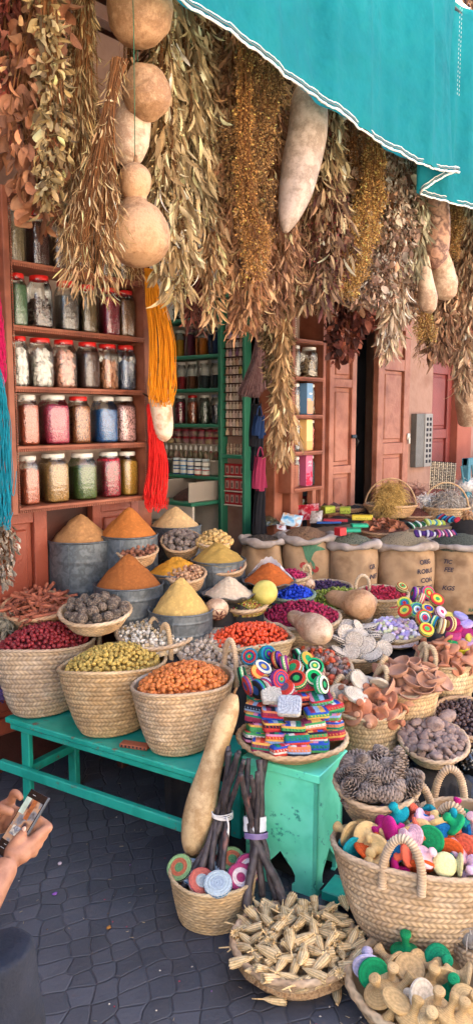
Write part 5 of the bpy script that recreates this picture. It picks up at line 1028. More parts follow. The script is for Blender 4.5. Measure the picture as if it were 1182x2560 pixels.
# rainbow discs: hand placed
def disc(px,py,z,r,tx,ty,bands,edge,label,th=.016,group=None,name='rainbow_disc',toward=0):
    """tx: tilt of its face toward the street, ty: sideways tilt"""
    p,_=atz(px,py,z); me=pad(int(px),r*.97,th*1.55,bands,KN,edge=edge,name=name)
    M=Matrix.Translation(p)@(Matrix.Rotation(YAW+ty*1.7,4,'Z')@Matrix.Rotation(tx*.9,4,'X') if tx>.85 else Matrix.Rotation(YAW,4,'Z')@Matrix.Rotation(ty,4,'Y')@Matrix.Rotation(tx,4,'X'))
    return inst(name,me,M,label,'crochet disc',group)
RB=[(1003,1468,.78,.031,.5,.3,['#c0301c','#3c9c58','#e0d080','#a05030'],['#e0d890','#5c4c2c'],'crocheted disc with red centre and yellow edge, topmost left in the upper rainbow cluster'),
(1036,1486,.785,.036,1.45,-.9,['#c82c28','#1c7c58','#7c2c8c'],['#8c2c9c','#2c50a8','#e0c848'],'purple-rimmed crocheted disc seen edge-on atop the upper cluster'),
(1068,1484,.785,.036,1.2,.25,['#e0c848','#c83c2c','#50b860','#c83c5c'],['#8c8cc8','#c83c5c'],'crocheted disc with yellow centre and red and green rings facing the street'),
(1050,1500,.775,.034,1.3,-1.0,['#c82c28','#e8e0d8','#a8803c'],['#e8dcae','#c83c5c'],'cream and pink edged crocheted disc standing on edge mid cluster'),
(1090,1500,.78,.034,.7,.3,['#3c9c58','#e0c848','#c83c2c'],['#c82c50','#3c8c50','#e0d060'],'crimson-edged crocheted disc with a yarn loop at the right of the upper cluster'),
(1010,1510,.765,.034,.75,-.3,['#c82c28','#2c70a8','#50a860','#d8c850'],['#d8cc70','#3c6c4c'],'yellow-edged crocheted disc at the lower left of the upper cluster'),
(1012,1528,.75,.034,.9,-.45,['#50a860','#d8c850','#c83c2c'],['#c8302c','#50a860'],'red-edged crocheted disc lying below the yellow-edged one'),
(1040,1525,.755,.035,1.2,.1,['#8c2c5c','#a8b8d8','#f0f0e8','#3c9c58','#2c50a8','#70c070'],['#3c9c50','#d8dcc0'],'crocheted disc with pale blue centre and green outer ring facing the street'),
(1058,1545,.745,.037,1.25,.2,['#a82c6c','#d82c3c','#2c8cb8','#e8e4d0','#3c9c58','#c83c2c'],['#c8303c','#e0d060'],'crimson-rimmed crocheted disc with blue ring facing the street, lowest of the faces'),
(1084,1558,.735,.034,1.5,-1.25,['#2c8cb8','#e0c848','#1c4c80'],['#1c6c9c','#e0e0a0','#3c9c58'],'blue and green crocheted disc standing on edge below the cluster'),
(1068,1525,.76,.032,.5,.2,['#c82c28','#2c50a8','#e0c848'],['#2c3c98','#c0b050'],'navy and yellow edged crocheted disc lying mid cluster'),
(1100,1532,.755,.030,1.0,.4,['#c83c6c','#e8dce0','#c8a8c0'],['#e0c8cc','#8c3c5c'],'small pale pink crocheted disc at the right of the cluster'),
(1064,1575,.72,.033,.7,.2,['#50b860','#c83c2c','#e0c848'],['#3c9c60','#e0d060','#c83c2c'],'green and red edged crocheted disc lying lowest left of the cluster'),
(1102,1565,.73,.034,1.5,-1.0,['#c8a860','#e8dcae'],['#e8dcb0','#6c3c50','#c8a860'],'cream and plum crocheted disc standing on edge, left of a pair'),
(1122,1560,.735,.034,1.5,-.7,['#c8a860','#8c2c5c'],['#e0cc98','#5c3c30','#c8a860'],'cream and brown crocheted disc standing on edge, right of a pair')]
for a in RB: disc(*a[:8],a[8],group='rainbow crocheted discs by the coffee sacks')
SUP+= [(atz(1050,1540,.70)[0].x,atz(1050,1540,.70)[0].y,.69,.09)]
PL=[(1125,1543,'#d8c860','yellow'),(1150,1540,'#9c94c8','periwinkle'),(1130,1556,'#b81c68','magenta'),(1136,1572,'#a81860','deep magenta'),(1162,1560,'#c0a8dc','lilac'),(1132,1590,'#c84880','pink'),(1168,1585,'#a82468','dark magenta'),(1130,1606,'#1c9c58','green'),(1112,1612,'#d8d468','pale yellow'),(1165,1606,'#c898b8','pale pink'),(1155,1622,'#dccc28','bright yellow'),(1138,1628,'#d8d050','lemon yellow'),(1178,1632,'#d8b030','golden yellow'),(1180,1600,'#d0c048','mustard')]
for i,(px,py,c,nm_) in enumerate(PL):
    p,_=atz(px,py,.74-(py-1540)*.0012); k=pad(50+i,.033,.017,[c],KN,edge=[c,c],name='plain_disc'); inst('plain_disc',k,Matrix.Translation(p)@Matrix.Rotation(YAW,4,'Z')@Matrix.Rotation(.25+random.uniform(-.2,.3),4,'X')@Matrix.Rotation(random.uniform(-.4,.4),4,'Y'),nm_+' plain crocheted disc in the pile right of the rainbow discs','crochet disc','plain crocheted discs')
p=atz(1150,1590,.64)[0]; SUP.append((p.x,p.y,.635,.10))
# ---- clay goods
def tag_profile(r,h,k=1): return [(.001,0),(r*.9,0),(r,.004),(r*.98,.009),(r*.55,.016),(r*.30,.024),(r*.24,h*.55),(r*.30,h*.72),(r*.38,h*.85),(r*.36,h*.96),(r*.2,h),(.001,h)]
def lmesh(nm,prof,mat,n=28,seed=0,amp=0,rings=0):
    pr=smooth_path([(a,0,b) for a,b in prof],len(prof)*5); V,F=lathe(np.stack([np.clip(pr[:,0],.0005,9),pr[:,2]],1),n,cap=False)
    if rings: L=np.repeat(np.arange(len(pr)),n); V[:,:2]*=(1+amp*np.sin(L*rings))[:,None]; V[:,2]+=amp*.02*np.sin(L*rings)
    V[:,:2]*=(1+.02*fnoise(V,12,seed))[:,None]; cc=np.ones((len(V),3))
    if rings: cc*=np.repeat(.87+.13*np.cos(np.arange(len(pr))*math.pi),n)[:,None]*(.88+.12*(np.tile(np.arange(n),len(pr))%2))[:,None]
    return mesh(nm,V,F,mat,link=False,col=cc)
T,rx,ry,_=tray('palm_basket','deep palm basket of small terracotta tagines, right edge of the photo',1122,1648,150,.60,.20,3,tint=(1,.95,.78),rows=10,handles=[(3.3,.045,.09,.02),(3.7,.045,.09,.02)],floor=.7,rim=.008,asp=.85)
TM=[lmesh('clay_tagine',tag_profile(.036,.06),TER(),seed=1),lmesh('clay_tagine',tag_profile(.030,.05),TER(),seed=2),mesh('clay_disc',*lathe([(.001,-.005),(.030,-.006),(.034,0),(.030,.006),(.001,.005)],30,cap=False),TER(),link=False)]
pile('clay_tagine',TM[:2],T,rx,ry,.045,'small unglazed terracotta tagine in the basket at the right edge','tagine','terracotta tagines at the right edge',dome=.05,z0=-.0,rot='flat',flatrot=.9,colors=['#ffe8dc'],layers=2,shrink=1.0)
pile('clay_disc',TM[2:],T,rx,ry,.05,'flat unglazed terracotta disc in the basket at the right edge','clay disc','terracotta discs at the right edge',n=9,dome=.07,z0=.01,rot='flat',flatrot=.5,colors=['#f4dccc'],shrink=.9)
T,rx,ry,_=tray('palm_basket','palm basket of terracotta bowls and burners, centre right',1018,1712,160,.56,.20,5,tint=(1,.93,.75),rows=10,handles=[(2.6,.05,.11,.03),(-.1+3.5,.05,.10,.03)],floor=.7,rim=.009,asp=.9)
bp_=[(.001,.012),(.012,.011),(.026,.019),(.034,.032),(.037,.034),(.038,.031),(.030,.016),(.017,.006),(.014,.0),(.020,-.018),(.024,-.022),(.020,-.023),(.001,-.019)]
BW=[lmesh('clay_bowl',bp_,pm('terracotta_bowl',['#b0846c','#9c7058','#be947c'],scale=12,rough=.85,bump=.1,rand=.1),30,1),lmesh('clay_bowl',[(a*1.15,b*.8) for a,b in bp_],pm('terracotta_bowl',['#c49a84']),30,2)]
pile('clay_bowl',BW,T,rx,ry,.056,'small footed terracotta bowl in the basket behind the tagines','clay bowl','terracotta footed bowls',dome=.05,z0=.01,rot='flat',flatrot=.45,layers=2,shrink=1.0,sc=(.9,1.2))
T,rx,ry,_=tray('palm_basket','deep palm basket of pale and pink clay tagines, behind the box stool',920,1765,188,.50,.26,4,tint=(1,.95,.8),rows=13,M=66,handles=[(1.9,.05,.12,.03),(2.5,.05,.11,.02),(3.4,.04,.08,.0)],floor=.72,rim=.008,asp=.85)
pile('clay_tagine',TM[:2],T,rx,ry,.05,'','tagine','clay tagines behind the stool',dome=.06,z0=-.0,rot='flat',flatrot=.9,colors=['#ffe4d4','#f8ece4','#e8c8b8'],labels=['terracotta mini tagine in the deep basket behind the stool','pinkish mini tagine in the deep basket behind the stool','brown mini tagine in the deep basket behind the stool'],layers=2,shrink=1.0,sc=(.9,1.2))
wd=pm('pale_clay',['#c9bdaa','#b8aa96','#d8ccba'],scale=14,rough=.9,bump=.2,rand=.1); WD=[pad(70,.042,.012,['#e0d0bc'],wd,edge=['#d0c0ac'],spiral=True,name='ridged_disc')]
pile('ridged_disc',WD,T,rx,ry,.07,'round pale ridged disc on the pink clay tagines','ridged disc','pale ridged discs on the clay tagines',n=6,dome=.085,z0=.015,rot='flat',flatrot=.7,shrink=.85)
# ---- stones, dark nuts, salt
T,rx,ry,_=tray('stone_basket','shallow basket of grey-brown mud stones with one large lump',1083,1850,172,.415,.07,16,tint=(.95,.86,.76))
MUD=wr(['#75605a','#8f7a70','#5e4a44'],'mud_stone',rough=.95,bump=.5,bscale=90,scale=30); mu=lumps('mud_stone',MUD,6,.018,(1,.85,.55),.25,3,2,100)
pile('mud_stone',mu,T,rx,ry,.027,'flat grey-brown mud stone in the shallow basket','stone','mud stones in the shallow basket',dome=.02,z0=.0,rot='flat',flatrot=.4,sc=(.7,1.3),layers=2)
for (px,py,r,lab,el) in ((1086,1812,.037,'largest smooth grey-brown mud lump atop the stones',(1,.9,.85)),(1118,1790,.038,'large knobbly mud lump at the back of the stones',(1.3,.8,.6)),(1040,1806,.026,'elongated rough mud lump at the left of the stones',(1.2,.7,.6)),(1056,1868,.024,'smooth round flat mud pebble at the front of the stones',(1,.9,.55)),(1088,1890,.025,'polygonal flat mud pebble nearest the basket rim',(1,.95,.5))):
    p,_=atz(px,py,.455 if py<1830 else .43); V,F=lump(int(px),3,.13,3,el); o=mesh('mud_lump',V*r,F,MUD); o.location=p; meta(o,lab,'stone')
T,rx,ry,_=tray('nut_basket','shallow basket of dark glossy nuts at the right edge',1170,1792,176,.44,.08,14,tint=(.85,.72,.6))
dn=lumps('dark_nut',wr(['#3c2a2a','#5a4340','#281c1e','#6e4a3c'],'dark_nut',rough=.4,bump=.3,bscale=120,scale=60),5,.0105,(1,.85,.85),.14,3,2,110)
heap('dark_nut_mass',T,rx*.96,ry*.96,.012,pm('dark_nut_mass',['#33242a'],scale=60,bump=1,bscale=90),'bed of dark nuts beneath the visible ones','nuts',-.02,amp=.003,bs=200,kind='stuff')
pile('dark_nut',dn,T,rx,ry,.0185,'dark glossy nut in the shallow basket at the right edge','nut','dark nuts at the right edge',n=130,dome=.015,z0=-.008)
T,rx,ry,_=tray('salt_basket','wide basket of pinkish rock chunks, behind the striped cushions',782,1670,200,.585,.08,14,tint=(1,.93,.78))
sk=lumps('rock_chunk',pm('rock_chunk',['#ffffff','#c8b8b0','#e8dcd4'],scale=40,rough=.5,obj=True,rand=.12,bump=.4),6,.017,(1,.8,.7),.35,2.2,1,120,False)
pile('rock_chunk',sk,T,rx,ry,.026,'','rock chunk','rock chunks behind the striped cushions',dome=.035,z0=.0,colors=['#b08a78','#8c8a90','#c8a898','#d8643c','#a06c60'],labels=['beige-pink rock chunk behind the striped cushions','grey rock chunk behind the striped cushions','pale pink rock chunk behind the striped cushions','translucent orange rock chunk behind the striped cushions','brownish red rock chunk behind the striped cushions'],layers=2,sc=(.7,1.2))
# ---- wicker tray of crocheted cushions on the stool
T,rx,ry,_=tray('cushion_tray','round woven tray heaped with crocheted cushions, standing on the turquoise box stool',730,1842,276,.495,.055,2,tap=.55,tint=(1,.84,.62),support=False,rim=.011,rows=6,M=80,asp=.85)
pal=['#b82c3c','#d8d0c4','#2c50b0','#1c7c60','#e0a850','#181c30','#e08058','#8c2c4c','#90a8c8','#d888a8','#4c9c58','#c83c2c']
def sqpad(seed,w,th,mat,grey=None):
    th*=1.85; w*=.86
    R_=random.Random(seed); bands=[R_.choice(pal) for _ in range(5)] if not grey else [grey]*3
    return pad(seed,w,th,bands,mat,sq=7,edge=[R_.choice(pal) for _ in range(4)] if not grey else [grey,'#c8beb0'],spiral=bool(grey),name='square_cushion')
names={'#b82c3c':'red','#d8d0c4':'cream','#2c50b0':'blue','#1c7c60':'green','#e0a850':'ochre','#181c30':'black','#e08058':'orange','#8c2c4c':'maroon','#90a8c8':'pale blue','#d888a8':'pink','#4c9c58':'leaf green','#c83c2c':'scarlet'}
ords=['first','second','third','fourth','fifth','sixth']
def layer(z,lst,who,seed):
    for i,(px,py,tx,ty,rz,w) in enumerate(lst):
        p,_=atz(px,py,z); s=seed*20+i; R_=random.Random(s); b=[R_.choice(pal) for _ in range(5)]; e=[R_.choice(pal) for _ in range(4)]
        me=sqpad(s,w,.020,KN); M=Matrix.Translation(p)@Matrix.Rotation(YAW+rz,4,'Z')@Matrix.Rotation(ty,4,'Y')@Matrix.Rotation(tx-.28,4,'X')
        inst('square_cushion',me,M,'square cushion, %s and %s edge, %s from left, %s, stool tray'%(names[e[0]],names[e[1]],ords[i],who),'cushion','square cushions on the stool')
layer(.505,[(640,1842,0,.15,.1,.05),(655,1862,.1,.1,-.1,.042),(700,1872,.1,0,.3,.042),(745,1872,.1,0,0,.046),(790,1862,.1,-.05,-.15,.05),(832,1838,0,-.2,-.3,.045)],'bottom layer',1)
layer(.530,[(648,1820,.05,.12,.15,.048),(692,1842,.05,0,-.1,.044),(738,1846,.05,0,.1,.05),(786,1838,.05,-.1,.05,.046),(828,1815,0,-.15,-.4,.044)],'second layer',2)
layer(.555,[(640,1795,.1,.12,-.2,.044),(685,1815,.1,.05,.1,.046),(732,1820,.1,0,-.05,.048),(782,1812,.1,-.1,.1,.046),(826,1795,.1,-.1,-.2,.042)],'third layer',3)
layer(.580,[(640,1768,.15,.1,-.3,.042),(680,1785,.1,.1,0,.044),(790,1785,.2,-.05,.1,.046),(830,1768,.1,-.15,.2,.042)],'fourth layer',4)
layer(.600,[(745,1745,.2,0,.2,.042),(800,1750,.3,-.1,.1,.048),(700,1730,.2,.3,.2,.040),(760,1712,.5,.2,.4,.042),(800,1722,.4,-.1,.1,.036)],'top layer',5)
for (px,py,z,tx,ty,rz,w,c,l) in ((678,1738,.635,.45,.05,.15,.036,'#c9c2b4','beige spiral square cushion, left of two plain ones on top'),(723,1765,.63,.5,0,-.15,.040,'#b8bcc4','pale grey-blue spiral square cushion, right of two plain ones on top')):
    p,_=atz(px,py,z); me=pad(int(px),w,.022,[c]*3,KN,sq=7,edge=[c,'#d8cdbd'],spiral=True,name='square_cushion'); inst('square_cushion',me,Matrix.Translation(p)@Matrix.Rotation(YAW+rz,4,'Z')@Matrix.Rotation(ty,4,'Y')@Matrix.Rotation(tx,4,'X'),l,'cushion')
CD=[(625,1642,.70,.034,1.25,-.15,['#e04028','#1c9c60','#2c3c8c','#c83c2c','#2c80a0'],['#3c8c90','#c83c2c'],'round crocheted disc with red centre and teal rim, upper left of the stool cluster'),
(668,1636,.71,.035,1.3,.35,['#c83c2c','#2c2c8c','#1c9c58','#2c3c8c','#1c80a0'],['#1c78a0','#2c9c68'],'round crocheted disc with navy and green rings and blue rim, top of the stool cluster'),
(692,1650,.70,.034,1.35,.7,['#2c2c6c','#c83c2c','#5c2c8c'],['#181828','#c8a060','#c83c2c'],'round crocheted disc with red and purple rings behind the blue-rimmed one'),
(655,1672,.69,.036,.35,.5,['#c8a850','#2c50a0','#e0dcc0'],['#2c4c98','#e8e4cc','#1c9ca0'],'round crocheted disc lying flat with blue and white stitched edge'),
(645,1686,.68,.036,.45,.55,['#c83c2c','#e0a850'],['#d84c28','#181818','#e8e4b0'],'round crocheted disc lying flat with orange and white stitched edge'),
(698,1698,.675,.036,1.35,.35,['#d04028','#3c9c60','#2c3c8c','#c83c3c','#5c3c7c','#c83c2c'],['#a8347c','#2c3c8c'],'round crocheted disc with red, green and purple rings standing in the middle'),
(712,1662,.69,.035,1.45,.85,['#181818','#c8a850','#8c2c6c'],['#8c2c7c','#e8e4b0','#2c8c50'],'plum and cream edged round crocheted disc, standing on edge'),
(745,1640,.70,.030,1.5,1.1,['#1c9c60','#101818'],['#18181c','#e0f0e0','#1ca868'],'black, white and green round disc standing, highest in the middle'),
(765,1650,.695,.032,1.0,.5,['#2c9c60','#c8a040'],['#1ca868','#181818','#d8e8c8'],'green and black edged round disc leaning at the top right'),
(735,1672,.68,.034,.9,-.5,['#2c9c60','#c83c2c'],['#b8cce0','#c85c2c','#2c9c58'],'round disc with pale blue and orange striped edge leaning left'),
(785,1668,.675,.036,.75,.1,['#e0d850','#2c9c60','#d8e8c8','#101818','#1ca868'],['#1c9c60','#101818','#1c9ca0'],'round disc with yellow centre and green and black rings, upper right'),
(742,1700,.665,.036,.6,-.3,['#2c9c50','#181818','#c83c2c'],['#1ca060','#e0e0a0','#181818'],'round disc with green stitched edge lying in the middle right'),
(782,1695,.66,.035,.95,.15,['#101010','#101010','#1cb860','#18a858','#e0d8b8'],['#181818','#1ca868'],'round disc with black centre and bright green ring'),
(803,1712,.65,.034,1.4,.6,['#2c9c60','#181818','#e8e4cc'],['#18a060','#e0e8d8','#18a060'],'green and white edged round disc standing at the far right'),
(606,1690,.665,.035,1.5,.95,['#181818','#2c9c60'],['#101418','#e0e8b8','#189858'],'black, cream and green edged round disc fanned out at the far left'),
(622,1712,.65,.036,1.5,1.15,['#2c4c8c','#c83c2c'],['#5c3c7c','#2c8c60','#c85c50'],'purple and green edged round disc fanned below the far left one'),
(645,1722,.645,.036,1.5,1.35,['#2c4c8c','#181818'],['#101828','#2c9c68','#2c50a0'],'navy and green edged round disc fanned out above the beige cushion'),
(664,1715,.65,.034,1.5,1.5,['#a8344c','#e8e0d8'],['#b03048','#e8e0d8','#5c2c7c'],'red and white edged round disc standing behind the beige cushion'),
(712,1722,.645,.036,.5,-.4,['#5c4c6c','#c83c2c'],['#c83c4c','#d8d0cc','#5c5c78'],'grey-purple round disc with red and white edge lying above the grey cushion')]
for a in CD: disc(*a[:8],a[8],group='round crocheted discs on the stool tray',th=.019,name='round_disc')
# filler cushions under the cluster
for i,(px,py,z) in enumerate(((700,1745,.59),(760,1738,.575),(650,1740,.585),(720,1720,.61),(680,1715,.62),(760,1700,.63),(730,1690,.63))):
    p,_=atz(px,py+25,z-.0); me=sqpad(200+i,.045,.024,KN); inst('square_cushion',me,Matrix.Translation(p+fv*.05)@Matrix.Rotation(YAW+i,4,'Z'),'square crocheted cushion hidden under the round discs on the stool','cushion','cushions buried under the round discs')
# ---- pine cones
T,rx,ry,_=tray('pine_cone_basket','deep round basket of open grey pine cones perched beside the largest basket',940,1958,208,.46,.11,10,tap=.62,tint=(.98,.9,.76),rows=7,M=60,rim=.011,support=False)
def pinecone(seed,L=.05,Rr=.028):
    g=G(); n=95; r=random.Random(seed)
    for i in range(n):
        q=(i+.5)/n; z=-L+2*L*q; rad=Rr*math.sin(math.pi*min(1,q*.93+.06))**.7; a=i*2.39996; out=.55+.3*(1-q)
        u=np.linspace(0,1,4); V=[]
        for x in u:
            ww=.0085*(.45+.75*x)*(1 if x<.9 else .8)*(rad/Rr*.6+.4)
            for s in(-1,0,1): V.append((rad*.25+x*rad*.85,s*ww,x*x*.006*(1)+z*.0-.0015*s*s+.004*x))
        for x in u[::-1]:
            ww=.0085*(.45+.75*x)*(rad/Rr*.6+.4)
            for s in(-1,0,1): V.append((rad*.25+x*rad*.85,s*ww,x*x*.006+.004*x-.0028))
        V=np.array(V)@rotm(0,0,0).T; V=V@rotm(0,-.5*q+.15,0).T@rotm(0,0,a).T+np.array([0,0,z]); F=grid_faces(8,3); tip=np.ones((24,3))*r.uniform(.85,1.1); tip[:9]*=.6; tip[15:]*=.55; g.add(V,F,tip)
    V,F=tube([(0,0,-L),(0,0,L)],[.008,.005],6); g.add(V,F,(.4,.35,.35)); return g.build('pine_cone',pm('pine_scale',['#7c6a5e','#98877a','#5e4c42'],scale=40,rough=.85,attr=True,rand=.15),link=False)
pc=[pinecone(1),pinecone(2,.042,.030),pinecone(3,.046,.025)]
pile('pine_cone',pc,T,rx,ry,.05,'open grey-brown pine cone in the deep round basket','pine cone','open pine cones in the round basket',dome=.05,z0=.0,layers=2,shrink=.85,sc=(.85,1.1))
# ---- the largest basket with crocheted tagines
p,_=atz(1062,2110,.345); 
bb_=basket('palm_basket','largest palm basket, brimming with many-coloured crocheted tagines, on the low pallet',(p.x,p.y,.064),.272,.165,.28,YAW,0,[(-1.95,.055,.12,.01),(1.55,.058,.13,.0)],rim=.010,tint=(.96,.9,.8),tap=.60,rows=15,M=84,seed=6,floor=.72,amp=.006,pw=.6,sq=2.3,warp=.05,hr=.013)
T=bb_.matrix_world@Matrix.Translation((0,0,.28))
TG=[lmesh('crochet_tagine',tag_profile(.037,.062),KNO,32,1,.02,1.6),lmesh('crochet_tagine',[(a*.95,b*.85) for a,b in tag_profile(.037,.062)],KNO,32,2,.02,1.6),mesh('crochet_tagine',*[x for x in lathe([(.0005,.012),(.012,.013),(.024,.011),(.034,.007),(.037,0),(.034,-.006),(.02,-.006),(.012,-.012),(.010,-.024),(.015,-.032),(.012,-.040),(.0005,-.041)],30,cap=False)],KNO,link=False,col=np.ones(3))]
CC=['#159358','#c01a78','#d9b6d2','#d8b478','#e0d89c','#e86a4c','#d8581c','#1878b8','#1898a0','#e8b8c0']; CN=['emerald green','magenta','pale lilac','straw beige','cream yellow','coral','orange','cobalt blue','teal','pale pink']
pile('crochet_tagine',TG,T,.228,.135,.052,'','crochet tagine','crocheted tagines in the largest basket',dome=.075,z0=.005,colors=CC,labels=[c+' crocheted tagine in the largest palm basket' for c in CN],layers=2,shrink=1.0,jit=.5)
# empty basket + dark stones behind
T,rx,ry,b_=tray('palm_basket','empty palm basket with two thick rope handles, behind the largest basket',1150,2040,215,.36,.22,0,asp=.8,tint=(.9,.83,.72),rows=10,M=60,handles=[(-2.0,.05,.11,.0),(1.6,.05,.12,.0)],hr=.013,floor=.12,support=False,rim=.009)
DS=wr(['#2c3440','#3c4656','#1e242e'],'dark_rock',rough=.8,bump=.5,bscale=40,scale=9); ds=lumps('dark_rock',DS,5,.05,(1,.85,.6),.2,2.5,2,130)
for i in range(34):
    px=random.uniform(900,1230); py=random.uniform(1905,1985); p,_=atz(px,py,random.uniform(.18,.24)); inst('dark_rock',random.choice(ds),MX(p,(random.uniform(-.4,.4),random.uniform(-.4,.4),random.uniform(0,6)),random.uniform(.6,1.2)),'blue-black rough rock in the heap behind the empty basket','rock','blue-black rocks in the heap')
SUP.append((*atz(1060,1945,.2)[0][:2],.16,.14))
for i,(px,py) in enumerate(((1178,1880),(1172,1900))):
    p,_=atz(px,py,.33); t=thing('cellophane_bundle',['crumpled clear cellophane bag beside the stone basket','knotted clear cellophane bag below the nut basket'][i],'plastic bag',tuple(p)); V,F=lump(i+5,4,.25,5,(.045,.035,.03)); V+=.004*fnoise(V,150,i)[:,None]; mesh('cellophane',V,F,glass('cellophane','#eef2f4',1.0),t); V,F=lump(i+9,3,.3,7,(.036,.028,.022)); mesh('white_contents',V,F,WHT,t)
# ---- ground-level baskets
T,rx,ry,_=tray('pod_basket','wide shallow basket of dried straw-coloured toothpick-plant heads on the ground',738,2352,322,.085,.085,0,asp=.92,tap=.72,tint=(.88,.78,.66),rows=8,M=80,rim=.012,support=False,rz=YAW)
def pod(seed,stem):
    r=random.Random(seed); n=20; g=G(); a=np.arange(n); pr=[(.0022,-.028),(.0045,-.022),(.0085,-.010),(.0112,.004),(.0122,.016),(.0125,.026),(.0125,.033),(.008,.030),(.001,.022)]
    V,F=lathe(smooth_path([(x,0,z) for x,z in pr],24)[:,[0,2]],n,cap=False); m=24; rib=(a%2==0); k=np.tile(np.where(rib,1.06,.72),m); V[:,:2]*=k[:,None]; top=V[:,2]>.027; V[top,2]+=.009*(rng.random(top.sum())-.3); V[:,0]*=.9; V[:,:2]*=1.08
    C=np.ones((len(V),3))*np.tile(np.where(rib,1.15,.55),m)[:,None]; g.add(V,F,C)
    L=.035 if stem else .008; V,F=tube([(0,0,-.02),(.001,0,-.03),(r.uniform(-.008,.008),r.uniform(-.008,.008),-.024-L)],[.003,.0022,.0018],6); g.add(V,F,(1.05,1,.92)); return g.build('dried_seed_head',pm('seed_head_straw',['#d8b884','#e8cc9c','#bc9862'],scale=60,rough=.85,attr=True,rand=.15,bump=0),link=False)
pd=[pod(i,i%3==0) for i in range(6)]
heap('seed_head_bed',T,rx*.95,ry*.95,.03,pm('seed_bed',['#8a6a48','#b0906a','#6a4e34'],scale=70,rough=.9,bump=1,bscale=120),'bed of broken straw bits beneath the dried seed heads','straw bits',-.03,amp=.005,bs=120,kind='stuff')
pile('dried_seed_head',pd,T,rx,ry,.037,'straw-coloured ribbed seed head heaped in the wide ground basket','seed head','dried seed heads in the ground basket',dome=.04,z0=.0,rot='lie',flatrot=.35,layers=2,shrink=1.0,sc=(.85,1.15),jit=.5)
for (px,py,lab,rz,e) in ((683,2499,'single seed head lying on the paving left below the wide basket',-.1,0),(842,2492,'single seed head standing head down on the paving between two baskets',1.5,1),(862,2262,'single seed head lying on the low pallet corner',1.7,1)):
    p,_=atz(px,py,.075 if py<2300 else .014); inst('dried_seed_head',pd[0 if e==0 else 1],MX(p,(0,math.pi/2,YAW+rz),1.0),lab,'seed head')
T,rx,ry,_=tray('tagine_basket','wide shallow basket of beige and green crocheted tagines, nearest the camera',1058,2455,385,.085,.085,0,asp=.9,tap=.76,tint=(1,.9,.72),rows=6,M=70,rim=.014,support=False)
ZG=[(1012,2368,.115,0,0,.1,'#159358','tall emerald green crocheted tagine standing at the top of the nearest basket'),(1100,2400,.11,.9,.4,0,'#0f8a60','green crocheted tagine tipped sideways at the right'),(930,2430,.11,-1.9,.2,0,'#159358','emerald green crocheted tagine seen from below at the left'),(1128,2462,.10,.5,-.3,.4,'#12905c','green crocheted tagine at the lower right with dark brim'),(918,2408,.115,-1.4,.9,0,'#cfc4e0','pale lilac crocheted tagine lying on its side'),(970,2400,.11,-1.2,-.5,.5,'#caa878','beige tagine lying brim up behind the emerald one'),(1020,2428,.11,-2.7,0,.3,'#c9a674','beige tagine upside down, brim facing up, centre'),(1055,2415,.11,.9,.8,.3,'#c9a878','beige tagine with knob pointing right, top centre'),(975,2445,.115,.3,.1,0,'#cfae7e','beige tagine standing left of centre'),(945,2475,.12,.2,-.3,0,'#c8a470','large beige tagine standing at the left front'),(985,2515,.115,-2.8,.2,1,'#caa772','beige tagine showing its round brim at the lower left'),(1045,2490,.115,-2.2,-.6,1,'#d9c8b0','pale cream tagine with brim turned to the viewer'),(1075,2455,.11,.1,.2,0,'#c8a672','beige tagine standing right of centre'),(1100,2438,.11,-1.4,.5,0,'#c9a978','flat beige tagine leaning between centre and right'),(1090,2510,.12,.15,.1,0,'#cba978','tall beige tagine standing at the front'),(1030,2540,.115,.2,.4,1,'#c5a26c','beige tagine at the very front left'),(1065,2550,.115,.4,-.3,1,'#cdb080','beige tagine at the very front centre'),(1120,2530,.12,.3,.5,1,'#c9a671','beige tagine at the very front right'),(1150,2440,.11,-1.2,-.8,1,'#d0b182','beige tagine lying with brim to the right edge'),(1168,2500,.115,.6,-.4,1,'#c9a874','beige tagine at the right edge of the frame'),(1000,2470,.10,.5,.7,1,'#c4a06c','beige tagine half buried at centre left'),(1150,2540,.115,.2,.1,1,'#c8a674','beige tagine in the front right corner')]
for (px,py,z,tx,ty,rz,c,lab) in ZG:
    p,_=atz(px,py,z+.012); M=Matrix.Translation(p)@Matrix.Rotation(YAW+rz,4,'Z')@Matrix.Rotation(ty,4,'Y')@Matrix.Rotation(tx,4,'X')@Matrix.Translation((0,0,-.02))@Matrix.Scale(1.08,4)
    inst('crochet_tagine',TG[0],M,lab,'crochet tagine',None,lin(c))
T,rx,ry,_=tray('wicker_basket','pale wicker basket of crocheted discs under the leaning sticks',533,2178,222,.15,.15,0,asp=.9,tap=.78,tint=(1,.95,.76),rows=14,M=40,rim=.007,support=False,floor=.6)
WP=[pad(300+i,.044,.020,b,KN,edge=e,name='round_disc') for i,(b,e) in enumerate(((['#a8b8c8','#b8c8d0'],['#c8d0d4','#3c80b8']),(['#c8c0b8','#a8b4c0'],['#3c80b0','#e8e0dc']),(['#8c2c5c','#d8c8cc','#a83c6c'],['#7c2c5c','#d0b8c4']),(['#5c8c60','#b8684c','#8cb078'],['#181818','#e0d8c8']),(['#a8b0b4','#b86458'],['#a83c50','#e0d8d4'])))]
WL_=['pale blue-grey disc with blue edge','grey disc with blue and cream edge','plum and pink disc','green disc with orange centre ring','pale grey disc with red and white edge']
